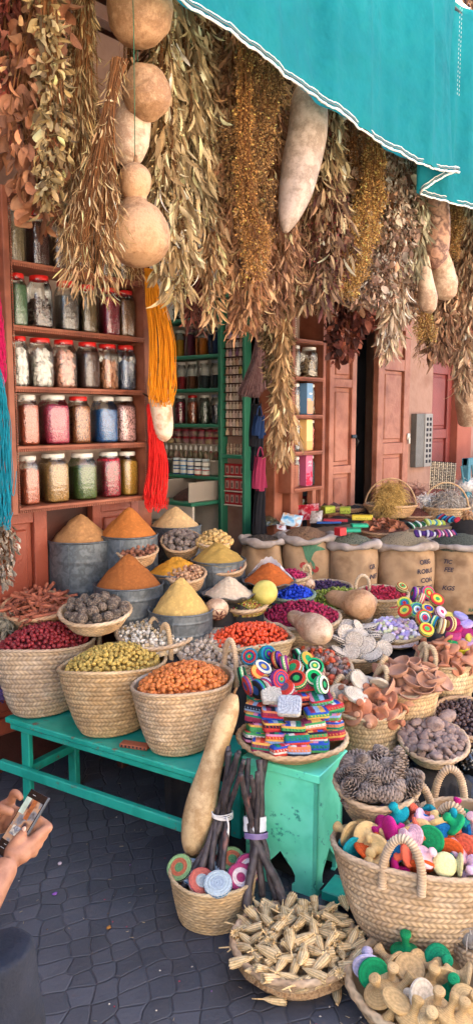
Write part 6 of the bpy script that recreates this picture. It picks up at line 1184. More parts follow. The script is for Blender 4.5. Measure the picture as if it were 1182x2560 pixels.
for i,(px,py,k,tx,ty) in enumerate(((480,2180,1,.5,.2),(505,2205,4,.5,.3),(545,2210,0,.4,-.1),(560,2180,0,.5,.1),(600,2195,2,.7,.4),(580,2150,3,.5,.2),(520,2165,4,.4,-.3),(450,2170,3,.6,-.4),(620,2170,2,1,.5),(540,2140,1,.3,0))):
    p,_=atz(px,py,.145+.012*(i%3)); inst('round_disc',WP[k],Matrix.Translation(p)@Matrix.Rotation(YAW,4,'Z')@Matrix.Rotation(ty,4,'Y')@Matrix.Rotation(tx,4,'X'),WL_[k]+', %s in the wicker basket'%['at the left','left front','in front','in the middle','right front','at the back right','back middle','far left','far right','at the very back'][i],'crochet disc')
p,_=att(1205,2340,2.05) if False else atz(1200,2330,.12); t=thing('wool_basket','round basket of grey shaggy wool cut by the right edge','basket',(p.x,p.y,0)); 
g=weave_mesh(.10,.09,.12,rows=6,M=40,floor=.5); g.build('woven_body',STRAW(),t); g=G(); tuft(g,(0,0,.14),500,.07,.05,1,77,.002,.3,(1,.9,.8)); V,F=lump(7,3,.15,4,(.085,.075,.06)); g.add(V+np.array([0,0,.13]),F,(.6,.6,.6)); o=g.build('shaggy_wool',WOO); o.location=(p.x,p.y,0); meta(o,'grey shaggy wool heaped in the basket at the right edge','wool')
# ---- long gourd, sticks leaning on the bench end
A,_=atz(585,1735,.66); B,_=atz(478,2135,.16); 
pts=[A.lerp(B,t)+rv*(-.012*math.sin(t*3.1)) for t in np.linspace(0,1,9)]
gourd('long_gourd','very long pale club-shaped gourd leaning on the bench end, foot in the wicker basket',[tuple(x) for x in pts],[.012,.036,.040,.038,.037,.039,.044,.050,.054,.053,.045,.02],pm('cream_gourd_skin',['#b8986e','#c8ac82','#a08058','#bc9e72'],nr=.75,scale=9,rough=.5,bump=.2,bscale=40,detail=6),seed=9)
STK=pm('dark_stick',['#302a2b','#484042','#221d1e'],scale=22,rough=.5,bump=.5,bscale=60,attr=True)
def stick(grp,label,a,za,b,zb,r,seed,red=False,mid=None):
    r*=1.05; A,_=atz(*a,za); B,_=atz(*b,zb); r_=random.Random(seed); an=seed*2.4; Mm=atz(*mid[:2],mid[2])[0]+rv*math.cos(an)*.017+fv*math.sin(an)*.014; P=[A.lerp(Mm,t)+rv*r_.uniform(-.005,.005) for t in (0,.3,.65)]+[Mm]+[Mm.lerp(B,t)+rv*r_.uniform(-.005,.005) for t in (.35,.7,1)]; P=smooth_path([tuple(x) for x in P],26); rr=r*(.8+.25*np.linspace(0,1,26))+.0008*np.sin(np.arange(26)*1.3+seed)
    O=P.mean(0); V,F=tube(P-O,rr,9); c=np.ones((len(V),3)); 
    if red: k=fnoise(V,70,seed)>.25; c[k]=(3.2,1.9,1.5)
    o=mesh('dark_stick',V,F,STK,None,c); o.location=O; meta(o,label,'stick',grp)
sl1=['leftmost spreading down-left','second, spreading down-left','third, ending in the wicker basket','fourth, thick and straight','fifth, longest behind the string','reddish one curving into the basket']
for i,(a,b,r,rd) in enumerate((((566,1865),(450,2232),.012,0),((575,1880),(482,2240),.011,0),((590,1885),(510,2200),.011,0),((572,1862),(545,2190),.012,0),((600,1878),(528,2205),.010,0),((608,1900),(550,2210),.009,1))):
    stick('dark sticks tied with white string','dark stick in the string-tied bundle: '+sl1[i],a,.50-.01*(i%2)+.012*(i%3),b,.10+.01*i,r,i,rd,(556,2035,.30))
sl2=['left one ending at the wicker rim','thick one crossing to the lower left','reddish bent one at the left','middle one leaning right','right one ending in the seed heads','thick right one, foot in the seed basket','short reddish one at the top']
for i,(a,b,r,rd) in enumerate((((598,1935),(625,2225),.010,1),((650,1900),(612,2275),.013,0),((618,1895),(640,2190),.010,0),((640,1930),(655,2240),.011,0),((625,1940),(690,2250),.010,0),((662,1895),(712,2262),.014,0),((668,1892),(612,2010),.008,1))):
    stick('dark sticks wrapped with white tape','dark stick in the tape-wrapped bundle: '+sl2[i],a,.50-.006*i,b,.09 if i!=6 else .36,r,i+20,rd,(638,2062,.30) if i!=6 else (640,1960,.42))
def ring(label,px,py,z,r,h,mat,name,cat,sc=(1,1)):
    p,_=atz(px,py,z); n=40; a=np.linspace(0,2*np.pi,n); g=G()
    if name=='white_string':
        for k in range(4): V,F=tube(np.stack([np.cos(a)*r*sc[0],np.sin(a)*r*sc[1],k*.005+.002*np.sin(a*2+k)-.008],1)@rotm(R(14),0,0).T,.0022,5,False); g.add(V,F)
        for k in range(2): V,F=tube(smooth_path([(r*.4,-r,0),(r*.6,-r*1.1,-.03),(r*.35+.006*k,-r*1.1,-.07),(r*.45,-r,-.10+.02*k)],16),.003,5); g.add(V,F)
    else:
        V,F=lathe([(r,-h/2),(r*1.03,-h/4),(r,0),(r*1.04,h/4),(r,h/2)],40,cap=False); V[:,1]*=sc[1]; V+=.002*fnoise(V,60,3)[:,None]; g.add(V,F)
    o=g.build(name,mat); o.matrix_world=Matrix.Translation(p)@Matrix.Rotation(YAW,4,'Z')@Matrix.Rotation(R(-16),4,'X'); meta(o,label,cat); return o
ring('white string tied round the left bundle of dark sticks',556,2035,.30,.034,.02,WHT,'white_string','string',(1,.8))
ring('crumpled white tape wound round the right bundle of sticks',637,2058,.30,.036,.045,pm('white_tape',['#dcdce0','#c8c8cc'],rough=.3,bump=.4,bscale=50),'white_tape','tape',(1,.8))
ring('violet tape just below the white tape on the right bundle',640,2087,.27,.0375,.018,pm('violet_tape',['#6c5a88','#8878a0'],rough=.4,bump=.3),'violet_tape','tape',(1,.8))
rt=thing('rear_table','dark cloth-covered table top behind the coffee sacks, under baskets and boxes','table',(2.6,-.2,0))
pg=[(1.72,.02),(1.94,-.02),(2.12,-.22),(2.42,-.40),(2.78,-.58),(3.5,-.75),(3.6,.03),(2.7,.03)]; m_=len(pg)
V=[(x-2.6,y+.2,z) for z in (.885,.5) for x,y in pg]; bmF=[[i,(i+1)%m_,(i+1)%m_+m_,i+m_] for i in range(m_)]
V.append((0,0,.885)); bT=[[2*m_,(i+1)%m_,i] for i in range(m_)]
mesh('cloth_cover',V,[np.array(bmF),np.array(bT)],pm('sackcloth',['#6c5a48','#84705c','#544638'],scale=5,rough=.95,bump=.3,bscale=90),rt,smooth=False)
for (x,y) in ((1.9,.0),(3.4,-.6),(3.4,-.05)): V,F=bx(x-2.62,x-2.58,y+.18,y+.22,0,.5); mesh('leg',V,F,WOODD,rt,smooth=False)
# ---- covered stand that carries everything behind the bench
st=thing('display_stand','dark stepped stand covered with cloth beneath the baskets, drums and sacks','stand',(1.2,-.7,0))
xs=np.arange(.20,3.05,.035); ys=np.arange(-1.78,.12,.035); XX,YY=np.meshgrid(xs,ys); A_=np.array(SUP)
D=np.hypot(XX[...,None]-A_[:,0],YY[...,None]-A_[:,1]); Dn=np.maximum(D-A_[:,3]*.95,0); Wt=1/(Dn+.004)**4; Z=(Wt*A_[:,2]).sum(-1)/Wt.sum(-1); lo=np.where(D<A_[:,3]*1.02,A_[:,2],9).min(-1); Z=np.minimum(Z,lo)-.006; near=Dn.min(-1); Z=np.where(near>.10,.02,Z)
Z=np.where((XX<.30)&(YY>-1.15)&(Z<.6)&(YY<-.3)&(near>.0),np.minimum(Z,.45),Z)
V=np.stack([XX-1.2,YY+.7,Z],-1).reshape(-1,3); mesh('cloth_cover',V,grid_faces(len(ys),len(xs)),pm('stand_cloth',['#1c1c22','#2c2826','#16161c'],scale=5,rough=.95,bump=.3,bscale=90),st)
for (x,y) in ((.4,-.2),(1.2,-.2),(2.2,-.2),(.45,-.9),(1.2,-1.0),(2.0,-.6)):
    zt=float(Z[np.abs(ys-y).argmin(),np.abs(xs-x).argmin()])-.02
    if zt>.1: V,F=bx(x-1.22,x-1.18,y+.68,y+.72,0,zt); mesh('leg',V,F,WOODD,st,smooth=False)
# ================================================================ hanging herbs
def leafmat(name,tr=.18): return pm(name,['#ffffff','#cfcac4'],scale=25,rough=.75,attr=True,trans=tr,bump=.35,bscale=120)
LF=leafmat('dried_leaf'); STM=pm('dry_stems',['#7d6244','#9a7c58'],scale=20,rough=.9,attr=True)
TYP={ # length, width, curl, spread, segments, density per m2
 'broad':(.055,.017,.95,.6,5,2500),'lance':(.068,.0062,.9,.55,5,6200),'long':(.080,.0076,.85,.45,6,4100),'small':(.030,.0068,1.0,.8,4,9000),
 'needle':(.042,.0017,.8,.70,3,8000),'fluff':(.0085,.0036,.6,1.6,2,52000),'pod':(.038,.0026,.35,.5,3,8000),'curly':(.036,.0085,1.3,.9,4,7000)}
def leaves(P,Wd,depth,typ,pal,seed,dens=1,top=0,dark=None,tipz=1):
    """P: (m,3) centre line going down, Wd: half widths; returns V,F,C of many curled leaves"""
    r=np.random.default_rng(seed); L,W_,curl,spr,seg,dn=TYP[typ]
    ln=np.concatenate([[0],np.cumsum(np.linalg.norm(np.diff(P,axis=0),axis=1))]); area=np.trapz(Wd*2,ln); N=int(area*dn*dens)
    cdf=np.concatenate([[0],np.cumsum((Wd[1:]+Wd[:-1]+.02)*np.diff(ln))]); cdf/=cdf[-1]; s=np.interp(r.random(N),cdf,ln)
    c=np.stack([np.interp(s,ln,P[:,k]) for k in range(3)],1); w=np.interp(s,ln,Wd)*(1+.18*np.sin(s*31+seed)+.12*np.sin(s*73+seed*2))
    a=r.uniform(0,2*np.pi,N); q=np.sqrt(r.uniform(.12,1,N)); ox=np.cos(a)*q; oy=np.sin(a)*q
    base=c+np.stack([ox*w,oy*w*depth,r.normal(0,.012,N)],1)
    d=np.stack([ox*spr*.8+r.normal(0,spr*.42,N),oy*spr*.8+r.normal(0,spr*.42,N),-np.ones(N)*(1 if typ!='fluff' else .4)+r.normal(0,spr*.28,N)],1); d/=np.linalg.norm(d,axis=1)[:,None]
    nrm=r.normal(size=(N,3)); nrm-=d*(nrm*d).sum(1)[:,None]; nrm/=np.linalg.norm(nrm,axis=1)[:,None]; side=np.cross(d,nrm)
    sc=r.uniform(.6,1.35,N); LL=L*sc; WW=W_*sc*r.uniform(.7,1.2,N); t=np.linspace(0,1,seg+1)
    prof=np.sin(np.pi*np.clip(t*.92+.05,0,1))**.75; cur=r.uniform(-1,1,N)*curl; cup=r.uniform(.2,1,N)*curl*np.sign(r.normal(size=N)); tw=r.normal(0,curl*1.3,N)
    V=np.empty((N,seg+1,3,3))
    for i,x in enumerate(t):
        ang=tw*x; sd=side*np.cos(ang)[:,None]+nrm*np.sin(ang)[:,None]; nn=np.cross(sd,d); cen=base+d*(x*LL*(1-.25*abs(cur)*x))[:,None]+nrm*(cur*LL*x*x*.7)[:,None]
        for j,u in enumerate((-1,0,1)): V[:,i,j]=cen+sd*(u*WW*prof[i])[:,None]+nn*(abs(u)*cup*WW*prof[i])[:,None]
    f=grid_faces(seg+1,3); n=3*(seg+1); F=(f[None]+np.arange(N)[:,None,None]*n).reshape(-1,4)
    pl=np.array([lin(x) for x in pal]); ci=r.integers(0,len(pl),N); C=np.minimum(pl[ci]*(r.uniform(.55,1.25,N)+1.0*(r.random(N)<.14))[:,None]*1.18,.75)*np.array([1.02,.99,.95]); C=(C*.85+.15*C.mean(1)[:,None])*np.array([1.02,.98,.90])
    return V.reshape(-1,3),F,np.repeat(C,n,0)
def bunch(label,path,wpx,y,typ,pal,seed,dens=1,cat='dried herb',name='herb_bunch',stems=26,depth=.75,totop=True,tie=None,mix=None,stemcol='#8a6c48',group=None):
    """path: pixels down the middle of the bunch at distance y from the wall"""
    pts=[];ws=[]
    for (q,w) in zip(path,wpx):
        p,t=aty(*q,y); pts.append(tuple(p)); ws.append(w/FP*t/2)
    if totop and pts[0][2]<3.17: pts.insert(0,(pts[0][0],y,3.18)); ws.insert(0,max(.012,ws[0]*.45))
    o0=np.array([pts[0][0],y,pts[0][2]]); n=24; P=smooth_path(pts,n)-o0; Wd=np.interp(np.linspace(0,len(ws)-1,n),range(len(ws)),ws)
    t=thing(name,label,cat,tuple(o0),group=group); r=random.Random(seed)
    g=G()
    for i in range(stems):
        a=r.uniform(0,6.28); q=math.sqrt(r.random())*.8; k=r.randint(n//2,n-1); pp=[P[j]+np.array([math.cos(a)*q*Wd[j],math.sin(a)*q*Wd[j]*depth,0])+np.array([r.gauss(0,.004),r.gauss(0,.004),0]) for j in range(0,k+1,3)]
        if len(pp)>2: V,F=tube(smooth_path(pp,12),np.linspace(.0022,.001,12),4,False); g.add(V,F,np.array(lin(stemcol))*2.2*r.uniform(.7,1.2))
    if g.n: g.build('stems',STM,t)
    V,F,C=leaves(P,Wd,depth,typ,pal,seed,dens); mesh('leaves',V,F,LF,t,C,smooth=typ!='fluff')
    if mix:
        for (ty2,p2,d2) in mix: V,F,C=leaves(P,Wd,depth,ty2,p2,seed+77,d2); mesh('flowers' if ty2=='fluff' else 'smaller_leaves',V,F,LF,t,C)
    if tie is not None:
        k=int(tie*(n-1)); a=np.linspace(0,2*np.pi,26); 
        for j in range(3): V,F=tube(np.stack([np.cos(a)*Wd[k]*.9,np.sin(a)*Wd[k]*.9*depth,np.full(26,j*.006)],1)+P[k],.003,5,False); mesh('tie',V,F,pm('raffia',['#cdb48a','#e0cca4'],scale=30),t) if j==0 else None
    return t
ORB=['#96613c','#7c4c2e','#b07a50','#8c5838','#a36a44']; YEL=['#9c8450','#8c7444','#b09a64','#746040','#bca878']; OLV=['#8a7650','#a08a60','#b8a478','#6e5c3c','#c8b48a','#988058']
BRN=['#8c6444','#a67c58','#74503a','#b89068','#5c4030']; GLD=['#96703a','#ac8444','#7c5c30','#bc9450','#644828']; PNK=['#b39a88','#9c8070','#c8b4a4','#7c6254','#d4c4b4','#8c6c60','#a0785c']; RDB=['#6c3028','#84402e','#54241e','#94503c','#3c1c1a']; TAN=['#b8986c','#ccb084','#a08058','#8c6c48','#d8c094']
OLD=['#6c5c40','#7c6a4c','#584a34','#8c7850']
bunch('reddish brown leafy bunch at the upper left edge',[(12,-60),(14,120),(10,300)],[70,100,60],-.62,'broad',['#84382a','#9c4c3a','#6c2c22','#a8604c'],1,1.3)
bunch('big bunch of orange-brown ivy-like leaves, longest at the left',[(120,-60),(110,60),(70,250),(85,420),(110,560)],[110,130,150,130,60],-.74,'broad',ORB,2,1.25,tie=None)
bunch('bunch of curly yellowish leaves between orange-brown leaves and grey twigs',[(120,60),(135,250),(125,420),(118,520)],[60,80,80,50],-.82,'curly',YEL,3,1.4)
bunch('straight olive bunch of thin pods tied with raffia near its top',[(212,-60),(215,80),(195,300),(195,500),(170,560)],[44,40,95,110,80],-.70,'pod',['#8c7648','#a48c5c','#74603a','#b89c6c'],4,1.8,tie=.2,stems=50)
bunch('loose tan bunch of needle twigs tied with a raffia bow, reaching the jars',[(300,150),(272,275),(250,450),(232,600),(225,740)],[50,24,120,180,110],-.88,'needle',['#b08c58','#c8a470','#98743f','#d8b884'],5,1.0,tie=.22,stems=190,totop=False,mix=[('pod',['#c0a070','#a8845a'],.35)])
bunch('dense tan needle bunch hanging left of the bottle gourd',[(215,380),(200,520),(175,650)],[90,120,60],-.60,'needle',['#a8844f','#8c6c40','#c09c68'],35,1.6,totop=True,stems=40)
bunch('olive bunch of long pointed leaves right of the top gourd',[(450,-40),(425,120),(420,260)],[90,100,80],-.55,'long',['#8c8258','#a49a70','#6c6444','#b8a880'],6,1.2)
bunch('large olive-grey bunch of long leaves in the middle, fanned out',[(450,60),(465,260),(455,420),(470,560)],[100,170,180,120],-.66,'long',OLV,7,1.3)
bunch('pale straw bunch of long leaves below the large olive one',[(420,400),(430,520),(440,640),(445,745)],[90,130,120,60],-.72,'long',['#c0a87c','#d8c498','#a88c60','#c8b080','#8c744c'],8,1.3,mix=[('fluff',['#d0b070','#e0c890'],.25)])
bunch('narrow straw bunch hanging lowest over the green shelf',[(520,420),(532,600),(528,800)],[60,90,30],-.62,'lance',['#b89468','#d0ac80','#9c7850'],9,1.3)
bunch('brown bunch of small folded leaves, upper middle',[(520,20),(545,200),(560,380),(550,520)],[80,110,100,90],-.60,'small',BRN,10,1.5)
bunch('golden brown fluffy flower bunch, broadest in the middle',[(650,60),(650,220),(620,380),(630,520)],[110,150,150,120],-.74,'fluff',GLD,11,1.0,mix=[('needle',['#6c4c24','#8c6430'],.5)])
bunch('dark fluffy brown bunch tucked under the awning hem',[(600,90),(590,220),(575,350)],[80,110,90],-.5,'fluff',['#5c4424','#74542c','#483418'],12,.8,mix=[('needle',['#5c4424','#74542c'],.7)])
bunch('narrow golden flower bunch below the broad golden one',[(612,450),(640,600),(630,700)],[60,110,50],-.80,'fluff',['#a87830','#c08c3c','#8c6424'],13,.9)
bunch('brown bunch of twisted lance leaves beneath the golden flowers',[(590,480),(610,620),(620,740),(605,820)],[110,130,110,40],-.66,'lance',['#a0714a','#b8885c','#84583a','#c89c70'],14,1.4)
bunch('light brown bunch of shrivelled lance leaves above the olive column',[(680,470),(690,600),(690,720),(660,800)],[90,140,110,40],-.64,'lance',['#a87c58','#bc9470','#8c6448','#744c38'],15,1.4)
bunch('long olive-brown column of small leaves over the bags',[(700,600),(690,780),(695,900),(700,1010)],[60,95,85,60],-.30,'small',['#7c6a48','#94805a','#645438','#a88c64'],16,1.7)
bunch('cone of big tan folded leaves hanging at the end of the olive column',[(705,950),(712,1020),(708,1100),(700,1150)],[40,85,75,30],-.42,'long',['#b8966c','#ccac80','#98764c','#a88458'],17,1.5,stems=5)
bunch('dark brown shrivelled bunch beside the long slanting gourd',[(770,240),(770,420),(735,560)],[60,80,90],-.42,'lance',['#6c4c38','#84604a','#503628'],18,1.3)
bunch('olive bunch of curved leaves right of the long slanting gourd',[(830,290),(815,400),(825,480)],[70,100,80],-.70,'long',['#94825c','#ac9870','#746444','#c4b088'],19,1.2)
bunch('bunch with curled pale leaves and dark red berry specks',[(800,450),(820,560),(815,680),(790,760)],[120,150,130,60],-.66,'long',['#a88c68','#8c6c50','#c0a884','#6c5040','#5c3030'],20,1.3,mix=[('fluff',['#6c2028','#84303a'],.25),('small',['#74503c','#5c3c30'],.5)])
bunch('brown bunch hanging above the narrow shelf between golden and olive ones',[(760,560),(755,660),(745,770)],[110,130,60],-.56,'lance',['#94704e','#a88460','#785840','#bc9870'],21,1.4)
bunch('large pale-edged brown leaves curling below the awning hem',[(870,330),(880,430),(870,560)],[90,110,110],-.58,'broad',['#8c6c58','#a48470','#74543f','#c8b098'],22,1.3)
bunch('long golden fluffy bunch slanting down to the left over the doors',[(935,380),(925,500),(890,620),(862,740)],[60,90,110,80],-.72,'fluff',['#b08438','#c8984c','#946c28','#d8a858'],23,1.0,mix=[('needle',['#a8803c','#8c682c'],.5)])
bunch('rust brown fluffy bunch right under the awning edge',[(890,330),(905,420),(920,520)],[60,80,70],-.66,'fluff',['#845828','#a06c34','#6c4620'],24,.8)
bunch('dark red-brown leafy bunch over the folded red door',[(870,600),(878,740),(865,820),(845,890)],[80,120,120,50],-.40,'broad',RDB,25,1.5)
bunch('large pinkish-grey bunch of crumpled leaves, widest at the right',[(985,390),(980,520),(960,660),(920,760)],[130,170,170,110],-.66,'small',PNK,26,1.7,mix=[('broad',PNK,.45)])
bunch('pinkish bunch of crumpled leaves behind the small hanging gourds',[(1050,430),(1040,560),(1010,700),(1000,800)],[80,120,110,70],-.58,'small',PNK,27,1.6)
bunch('pale whitish bunch of curled leaves, tips over the door gap',[(985,640),(985,740),(975,830),(960,880)],[60,90,70,30],-.70,'long',['#c8b49c','#dcccb4','#a88c74','#b89c80'],28,1.0)
bunch('greyish-green slim leaves beside the mottled long gourd',[(1050,440),(1050,560),(1030,680)],[40,50,50],-.78,'long',['#8c8468','#a49c80','#746c54'],29,1.3)
bunch('small golden fluffy bunch under the paired gourds',[(1050,720),(1058,800),(1065,850)],[40,70,60],-.60,'fluff',['#b8924c','#cca45c','#947030'],30,1.1)
bunch('small brown-gold fluffy bunch at the right awning edge',[(1140,520),(1130,590),(1125,650)],[50,60,40],-.72,'fluff',['#a07838','#b88c48','#846028'],31,1.0)
bunch('bunch of big drooping brown leaves at the right edge, upper one',[(1150,560),(1135,680),(1110,800),(1095,890)],[90,110,120,50],-.55,'long',['#94705a','#b08c70','#785848','#c8a888','#a07454'],32,1.5,mix=[('broad',['#8c6850','#a88468'],.6)])
bunch('bunch of pale drooping leaves at the right edge, lower one',[(1185,600),(1175,760),(1165,880),(1155,980)],[80,90,80,40],-.66,'long',['#a8886c','#c0a080','#8c6c54','#d0b494'],33,1.3)
bunch('thin brown twigs hanging over the pink pillar',[(1080,680),(1065,800),(1050,900)],[60,60,30],-.44,'needle',['#8c6c50','#a48060'],34,.8)
bunch('dark reddish dried bunch hanging over the green shelf',[(470,600),(485,720),(490,800)],[40,70,40],-.2,'lance',['#7c4438','#94584a','#643228'],36,1.5)
bunch('grey-white dry leaf bunch low at the left edge',[(10,1310),(16,1380),(12,1465)],[40,56,30],-.05,'small',['#8c847c','#a8a098','#6c645c'],37,1.6,totop=False)
bunch('yellow-brown dry bunch over the top jars',[(330,620),(345,680)],[60,50],-.35,'needle',['#a8844f','#c09c68'],38,1.0,totop=True)
# dense background row
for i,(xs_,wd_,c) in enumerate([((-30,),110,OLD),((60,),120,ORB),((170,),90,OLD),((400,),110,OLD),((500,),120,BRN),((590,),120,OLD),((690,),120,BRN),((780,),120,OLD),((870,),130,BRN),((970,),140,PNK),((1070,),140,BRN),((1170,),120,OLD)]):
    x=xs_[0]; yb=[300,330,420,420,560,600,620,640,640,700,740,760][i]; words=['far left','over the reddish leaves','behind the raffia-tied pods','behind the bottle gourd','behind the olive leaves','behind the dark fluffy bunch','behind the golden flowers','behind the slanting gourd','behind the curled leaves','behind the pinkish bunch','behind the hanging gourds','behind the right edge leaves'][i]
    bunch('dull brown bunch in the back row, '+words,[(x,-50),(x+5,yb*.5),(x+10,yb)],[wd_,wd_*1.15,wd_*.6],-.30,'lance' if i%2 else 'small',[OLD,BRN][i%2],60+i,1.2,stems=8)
# ---- hanging gourds
def hang(label,path,rad,y,mat,seed,name='hanging_gourd',string=True,cut=3.18):
    pts=[];rr=[]
    for (q,r) in zip(path,rad): p,t=aty(*q,y); pts.append(tuple(p)); rr.append(r/FP*t)
    t=gourd(name,label,pts,rr,mat,True,seed=seed,m=70)
    if string:
        p=Vector(pts[0]); o=t.location; V,F=tube([tuple(p-o),(p.x-o.x+.003,p.y-o.y,(p.z+cut)/2-o.z),(p.x-o.x,p.y-o.y,cut-o.z)],.0015,5); mesh('cord',V,F,pm('green_cord',['#2c5c44']),t)
    return t
hang('big rounded gourd cut by the top edge of the photo',[(350,-120),(352,-80),(350,-30),(350,20),(350,70),(352,105),(353,119)],[10,52,76,84,74,45,4],-.80,GM,1,string=False)
hang('round gourd with a stem scar, second from the top',[(335,160),(345,180),(358,205),(368,235),(375,265),(380,290),(384,305)],[6,38,56,62,56,36,4],-.82,GM,2)
hang('plump gourd half hidden behind the round one',[(345,240),(340,270),(332,310),(325,355),(318,395),(315,415)],[10,38,46,48,36,5],-.74,GMp,3)
hang('bottle gourd with round neck ball and big round body over the jars',[(338,406),(338,420),(338,438),(338,460),(339,480),(340,497),(340,510),(342,530),(343,560),(344,590),(345,620),(346,645),(346,662),(346,669)],[5,30,41,42,36,25,36,60,77,82,78,62,32,5],-.86,GM,4)
hang('long slanting pinkish gourd under the awning, tapering downwards',[(775,225),(772,260),(768,330),(752,410),(738,480),(722,540),(712,580)],[36,46,50,49,42,28,6],-.80,pm('pink_gourd_skin',['#988070','#b09a8a','#84705f','#bca898'],nr=.75,scale=7,rough=.5,bump=.1,detail=8),5)
hang('mottled long gourd hanging at the right, dark patches near its foot',[(1082,430),(1086,470),(1092,530),(1092,590),(1088,640),(1085,672)],[20,26,30,32,30,6],-.76,pm('mottled_skin',['#7c5444','#b08468','#5c3c30','#c89c80'],scale=16,rough=.55,bump=.15,detail=9),6)
hang('smooth pear-shaped gourd behind the mottled one',[(1092,600),(1096,630),(1104,670),(1110,710),(1112,742),(1112,750)],[14,22,28,33,24,4],-.70,GMp,7)
hang('small teardrop gourd, lowest left of the right-hand gourds',[(1062,640),(1062,670),(1064,710),(1068,745),(1070,775),(1070,781)],[8,14,20,25,18,4],-.74,GMp,8)
hang('long pale gourd cut by the right edge',[(1150,860),(1152,900),(1160,960),(1172,1010),(1180,1050)],[14,20,26,34,36],-.50,GMp,9)
hang('pale mottled club gourd hanging between the yellow yarn and the green shelf',[(398,930),(398,960),(402,1010),(408,1060),(411,1090),(412,1104)],[12,24,28,26,20,4],-.09,pm('white_gourd_skin',['#b98a6a','#e0cbb4','#c9a484','#efe2d0'],scale=13,rough=.55,bump=.15,detail=9),10,cut=2.6)
# ---- yarn skeins
def skein(label,path,wpx,y,col,seed,n=110,r=.0017,loop=True):
    pts=[];ws=[]
    for q,w in zip(path,wpx): p,t=aty(*q,y); pts.append(tuple(p)); ws.append(w/FP*t/2)
    o0=np.array(pts[0]); P=smooth_path(pts,30)-o0; Wd=np.interp(np.linspace(0,len(ws)-1,30),range(len(ws)),ws); rr=random.Random(seed)
    t=thing('yarn_skein',label,'yarn',tuple(o0)); g=G(); c0=np.array(lin(col))
    for i in range(n):
        a=rr.uniform(0,6.28); q=math.sqrt(rr.random()); k=int(30*(1-abs(rr.gauss(0,.13)))); k=max(12,min(30,k)); ph=rr.uniform(0,6); am=rr.uniform(.003,.011)
        pp=np.array([P[j]+np.array([math.cos(a)*q*Wd[j]+am*math.sin(j*.8+ph),math.sin(a)*q*Wd[j]*.6+am*math.cos(j*.7+ph),0]) for j in range(k)])
        V,F=tube(smooth_path(pp,44),r,5,False,lob=2,twist=900,la=.2); g.add(V,F,np.ones(3)*rr.uniform(.82,1.12))
        if i%5==0:
            e=pp[-1]; V,F=tube(smooth_path([pp[-3],e,e+np.array([.006,0,-.02]),e+np.array([.014,0,0]),pp[-4]+np.array([.016,0,0])],14),r,5,False); g.add(V,F)
    g.build('yarn_strands',pm('yarn_'+col[1:],[col],rough=.9,attr=True,bump=0),t)
    V,F=tube([(0,0,-.02),(0,0,.03),(0,.05,.05)],.004,6); mesh('tie',V,F,pm('yarn_'+col[1:],[col]),t); return t
skein('bright yellow-orange yarn skein hanging on the shelf corner',[(372,672),(385,740),(405,850),(405,960),(402,1010)],[12,50,80,86,66],-.16,'#e08c08',1,150)
skein('vivid scarlet yarn skein hanging below the pale club gourd',[(376,1010),(385,1080),(395,1160),(388,1230),(385,1275)],[10,36,62,76,64],-.05,'#d81e18',2,130)
skein('magenta yarn skein at the left edge beside the jars',[(-14,720),(-8,800),(-4,880),(-4,975)],[16,36,44,40],-.1,'#c01058',3,60)
skein('deep turquoise-blue yarn skein at the left edge',[(-20,900),(-8,1000),(-2,1120),(2,1240),(2,1320)],[20,60,72,66,50],-.16,'#0e7f96',4,110)
fluff('grey-green herb tangle behind the rosehips at the left edge',12,1560,.74,.05,41,1,pm('grey_tangle',['#7c7864','#989080'],scale=20,attr=True,rough=.9),300,'herb_tangle',.05,ct='dried herb')
fluff('purple and dark blue dried flowers in a sack at the left edge',5,1720,.50,.08,42,1,pm('purple_flowers',['#3c2c64','#5c4884'],scale=20,attr=True,rough=.9),300,'purple_flower_heap',.04,.003,'dried flowers')
# ================================================================ seated person with a phone
SK=pm('skin',['#9c6c52','#aa7a60','#8c5f48'],scale=20,rough=.55,sss=.08,bump=.08,bscale=200); PANT=pm('dark_trousers',['#20232c','#2a2d39'],scale=14,rough=.95,bump=.3,bscale=120); SHI=pm('grey_shirt',['#3a3f4a','#464c58'],scale=10,rough=.95)
def fuse(name,g,mat,parent,vox,smooth_it=6):
    o=g.build(name,mat,parent); m=o.modifiers.new('r','REMESH'); m.mode='VOXEL'; m.voxel_size=vox; m.use_smooth_shade=True; s=o.modifiers.new('s','SMOOTH'); s.iterations=smooth_it; s.factor=.5
    dg=bpy.context.evaluated_depsgraph_get(); me=bpy.data.meshes.new_from_object(o.evaluated_get(dg)); o.modifiers.clear(); o.data=me; me.name=name; return o
def limb(g,pts,rad,n=14,m=24): P=smooth_path([tuple(p) for p in pts],m); V,F=tube(P,np.interp(np.linspace(0,len(rad)-1,m),range(len(rad)),rad),n); g.add(V,F)
def ball(g,c,r,el=(1,1,1),M=None): V,F=ico(3); V=V*np.array(el)*r; V=V if M is None else V@np.array(M).T; g.add(V+np.array(c),F)
cr_=Vector((RT[0],RT[1],0)); cu_=Vector((math.sin(PIT)*FW[0],math.sin(PIT)*FW[1],math.cos(PIT))); cb_=-Vector((math.cos(PIT)*FW[0],math.cos(PIT)*FW[1],-math.sin(PIT)))   # right, up, toward the camera
def V3(px,py,t): return att(px,py,t)
pp_=V3(54,2060,1.84)                     # phone centre
sx=(cr_*57-cu_*5+cb_*51).normalized(); ly=(cr_*(-76)-cu_*128+cb_*69); ly=(ly-sx*ly.dot(sx)).normalized(); nz=ly.cross(sx).normalized()
PM=Matrix(((sx.x,-ly.x,nz.x),(sx.y,-ly.y,nz.y),(sx.z,-ly.z,nz.z)))
ph=thing('phone','smartphone held in both hands, its screen showing the orange stall','phone',tuple(pp_)); ph.matrix_world=Matrix.Translation(pp_)@PM.to_4x4()
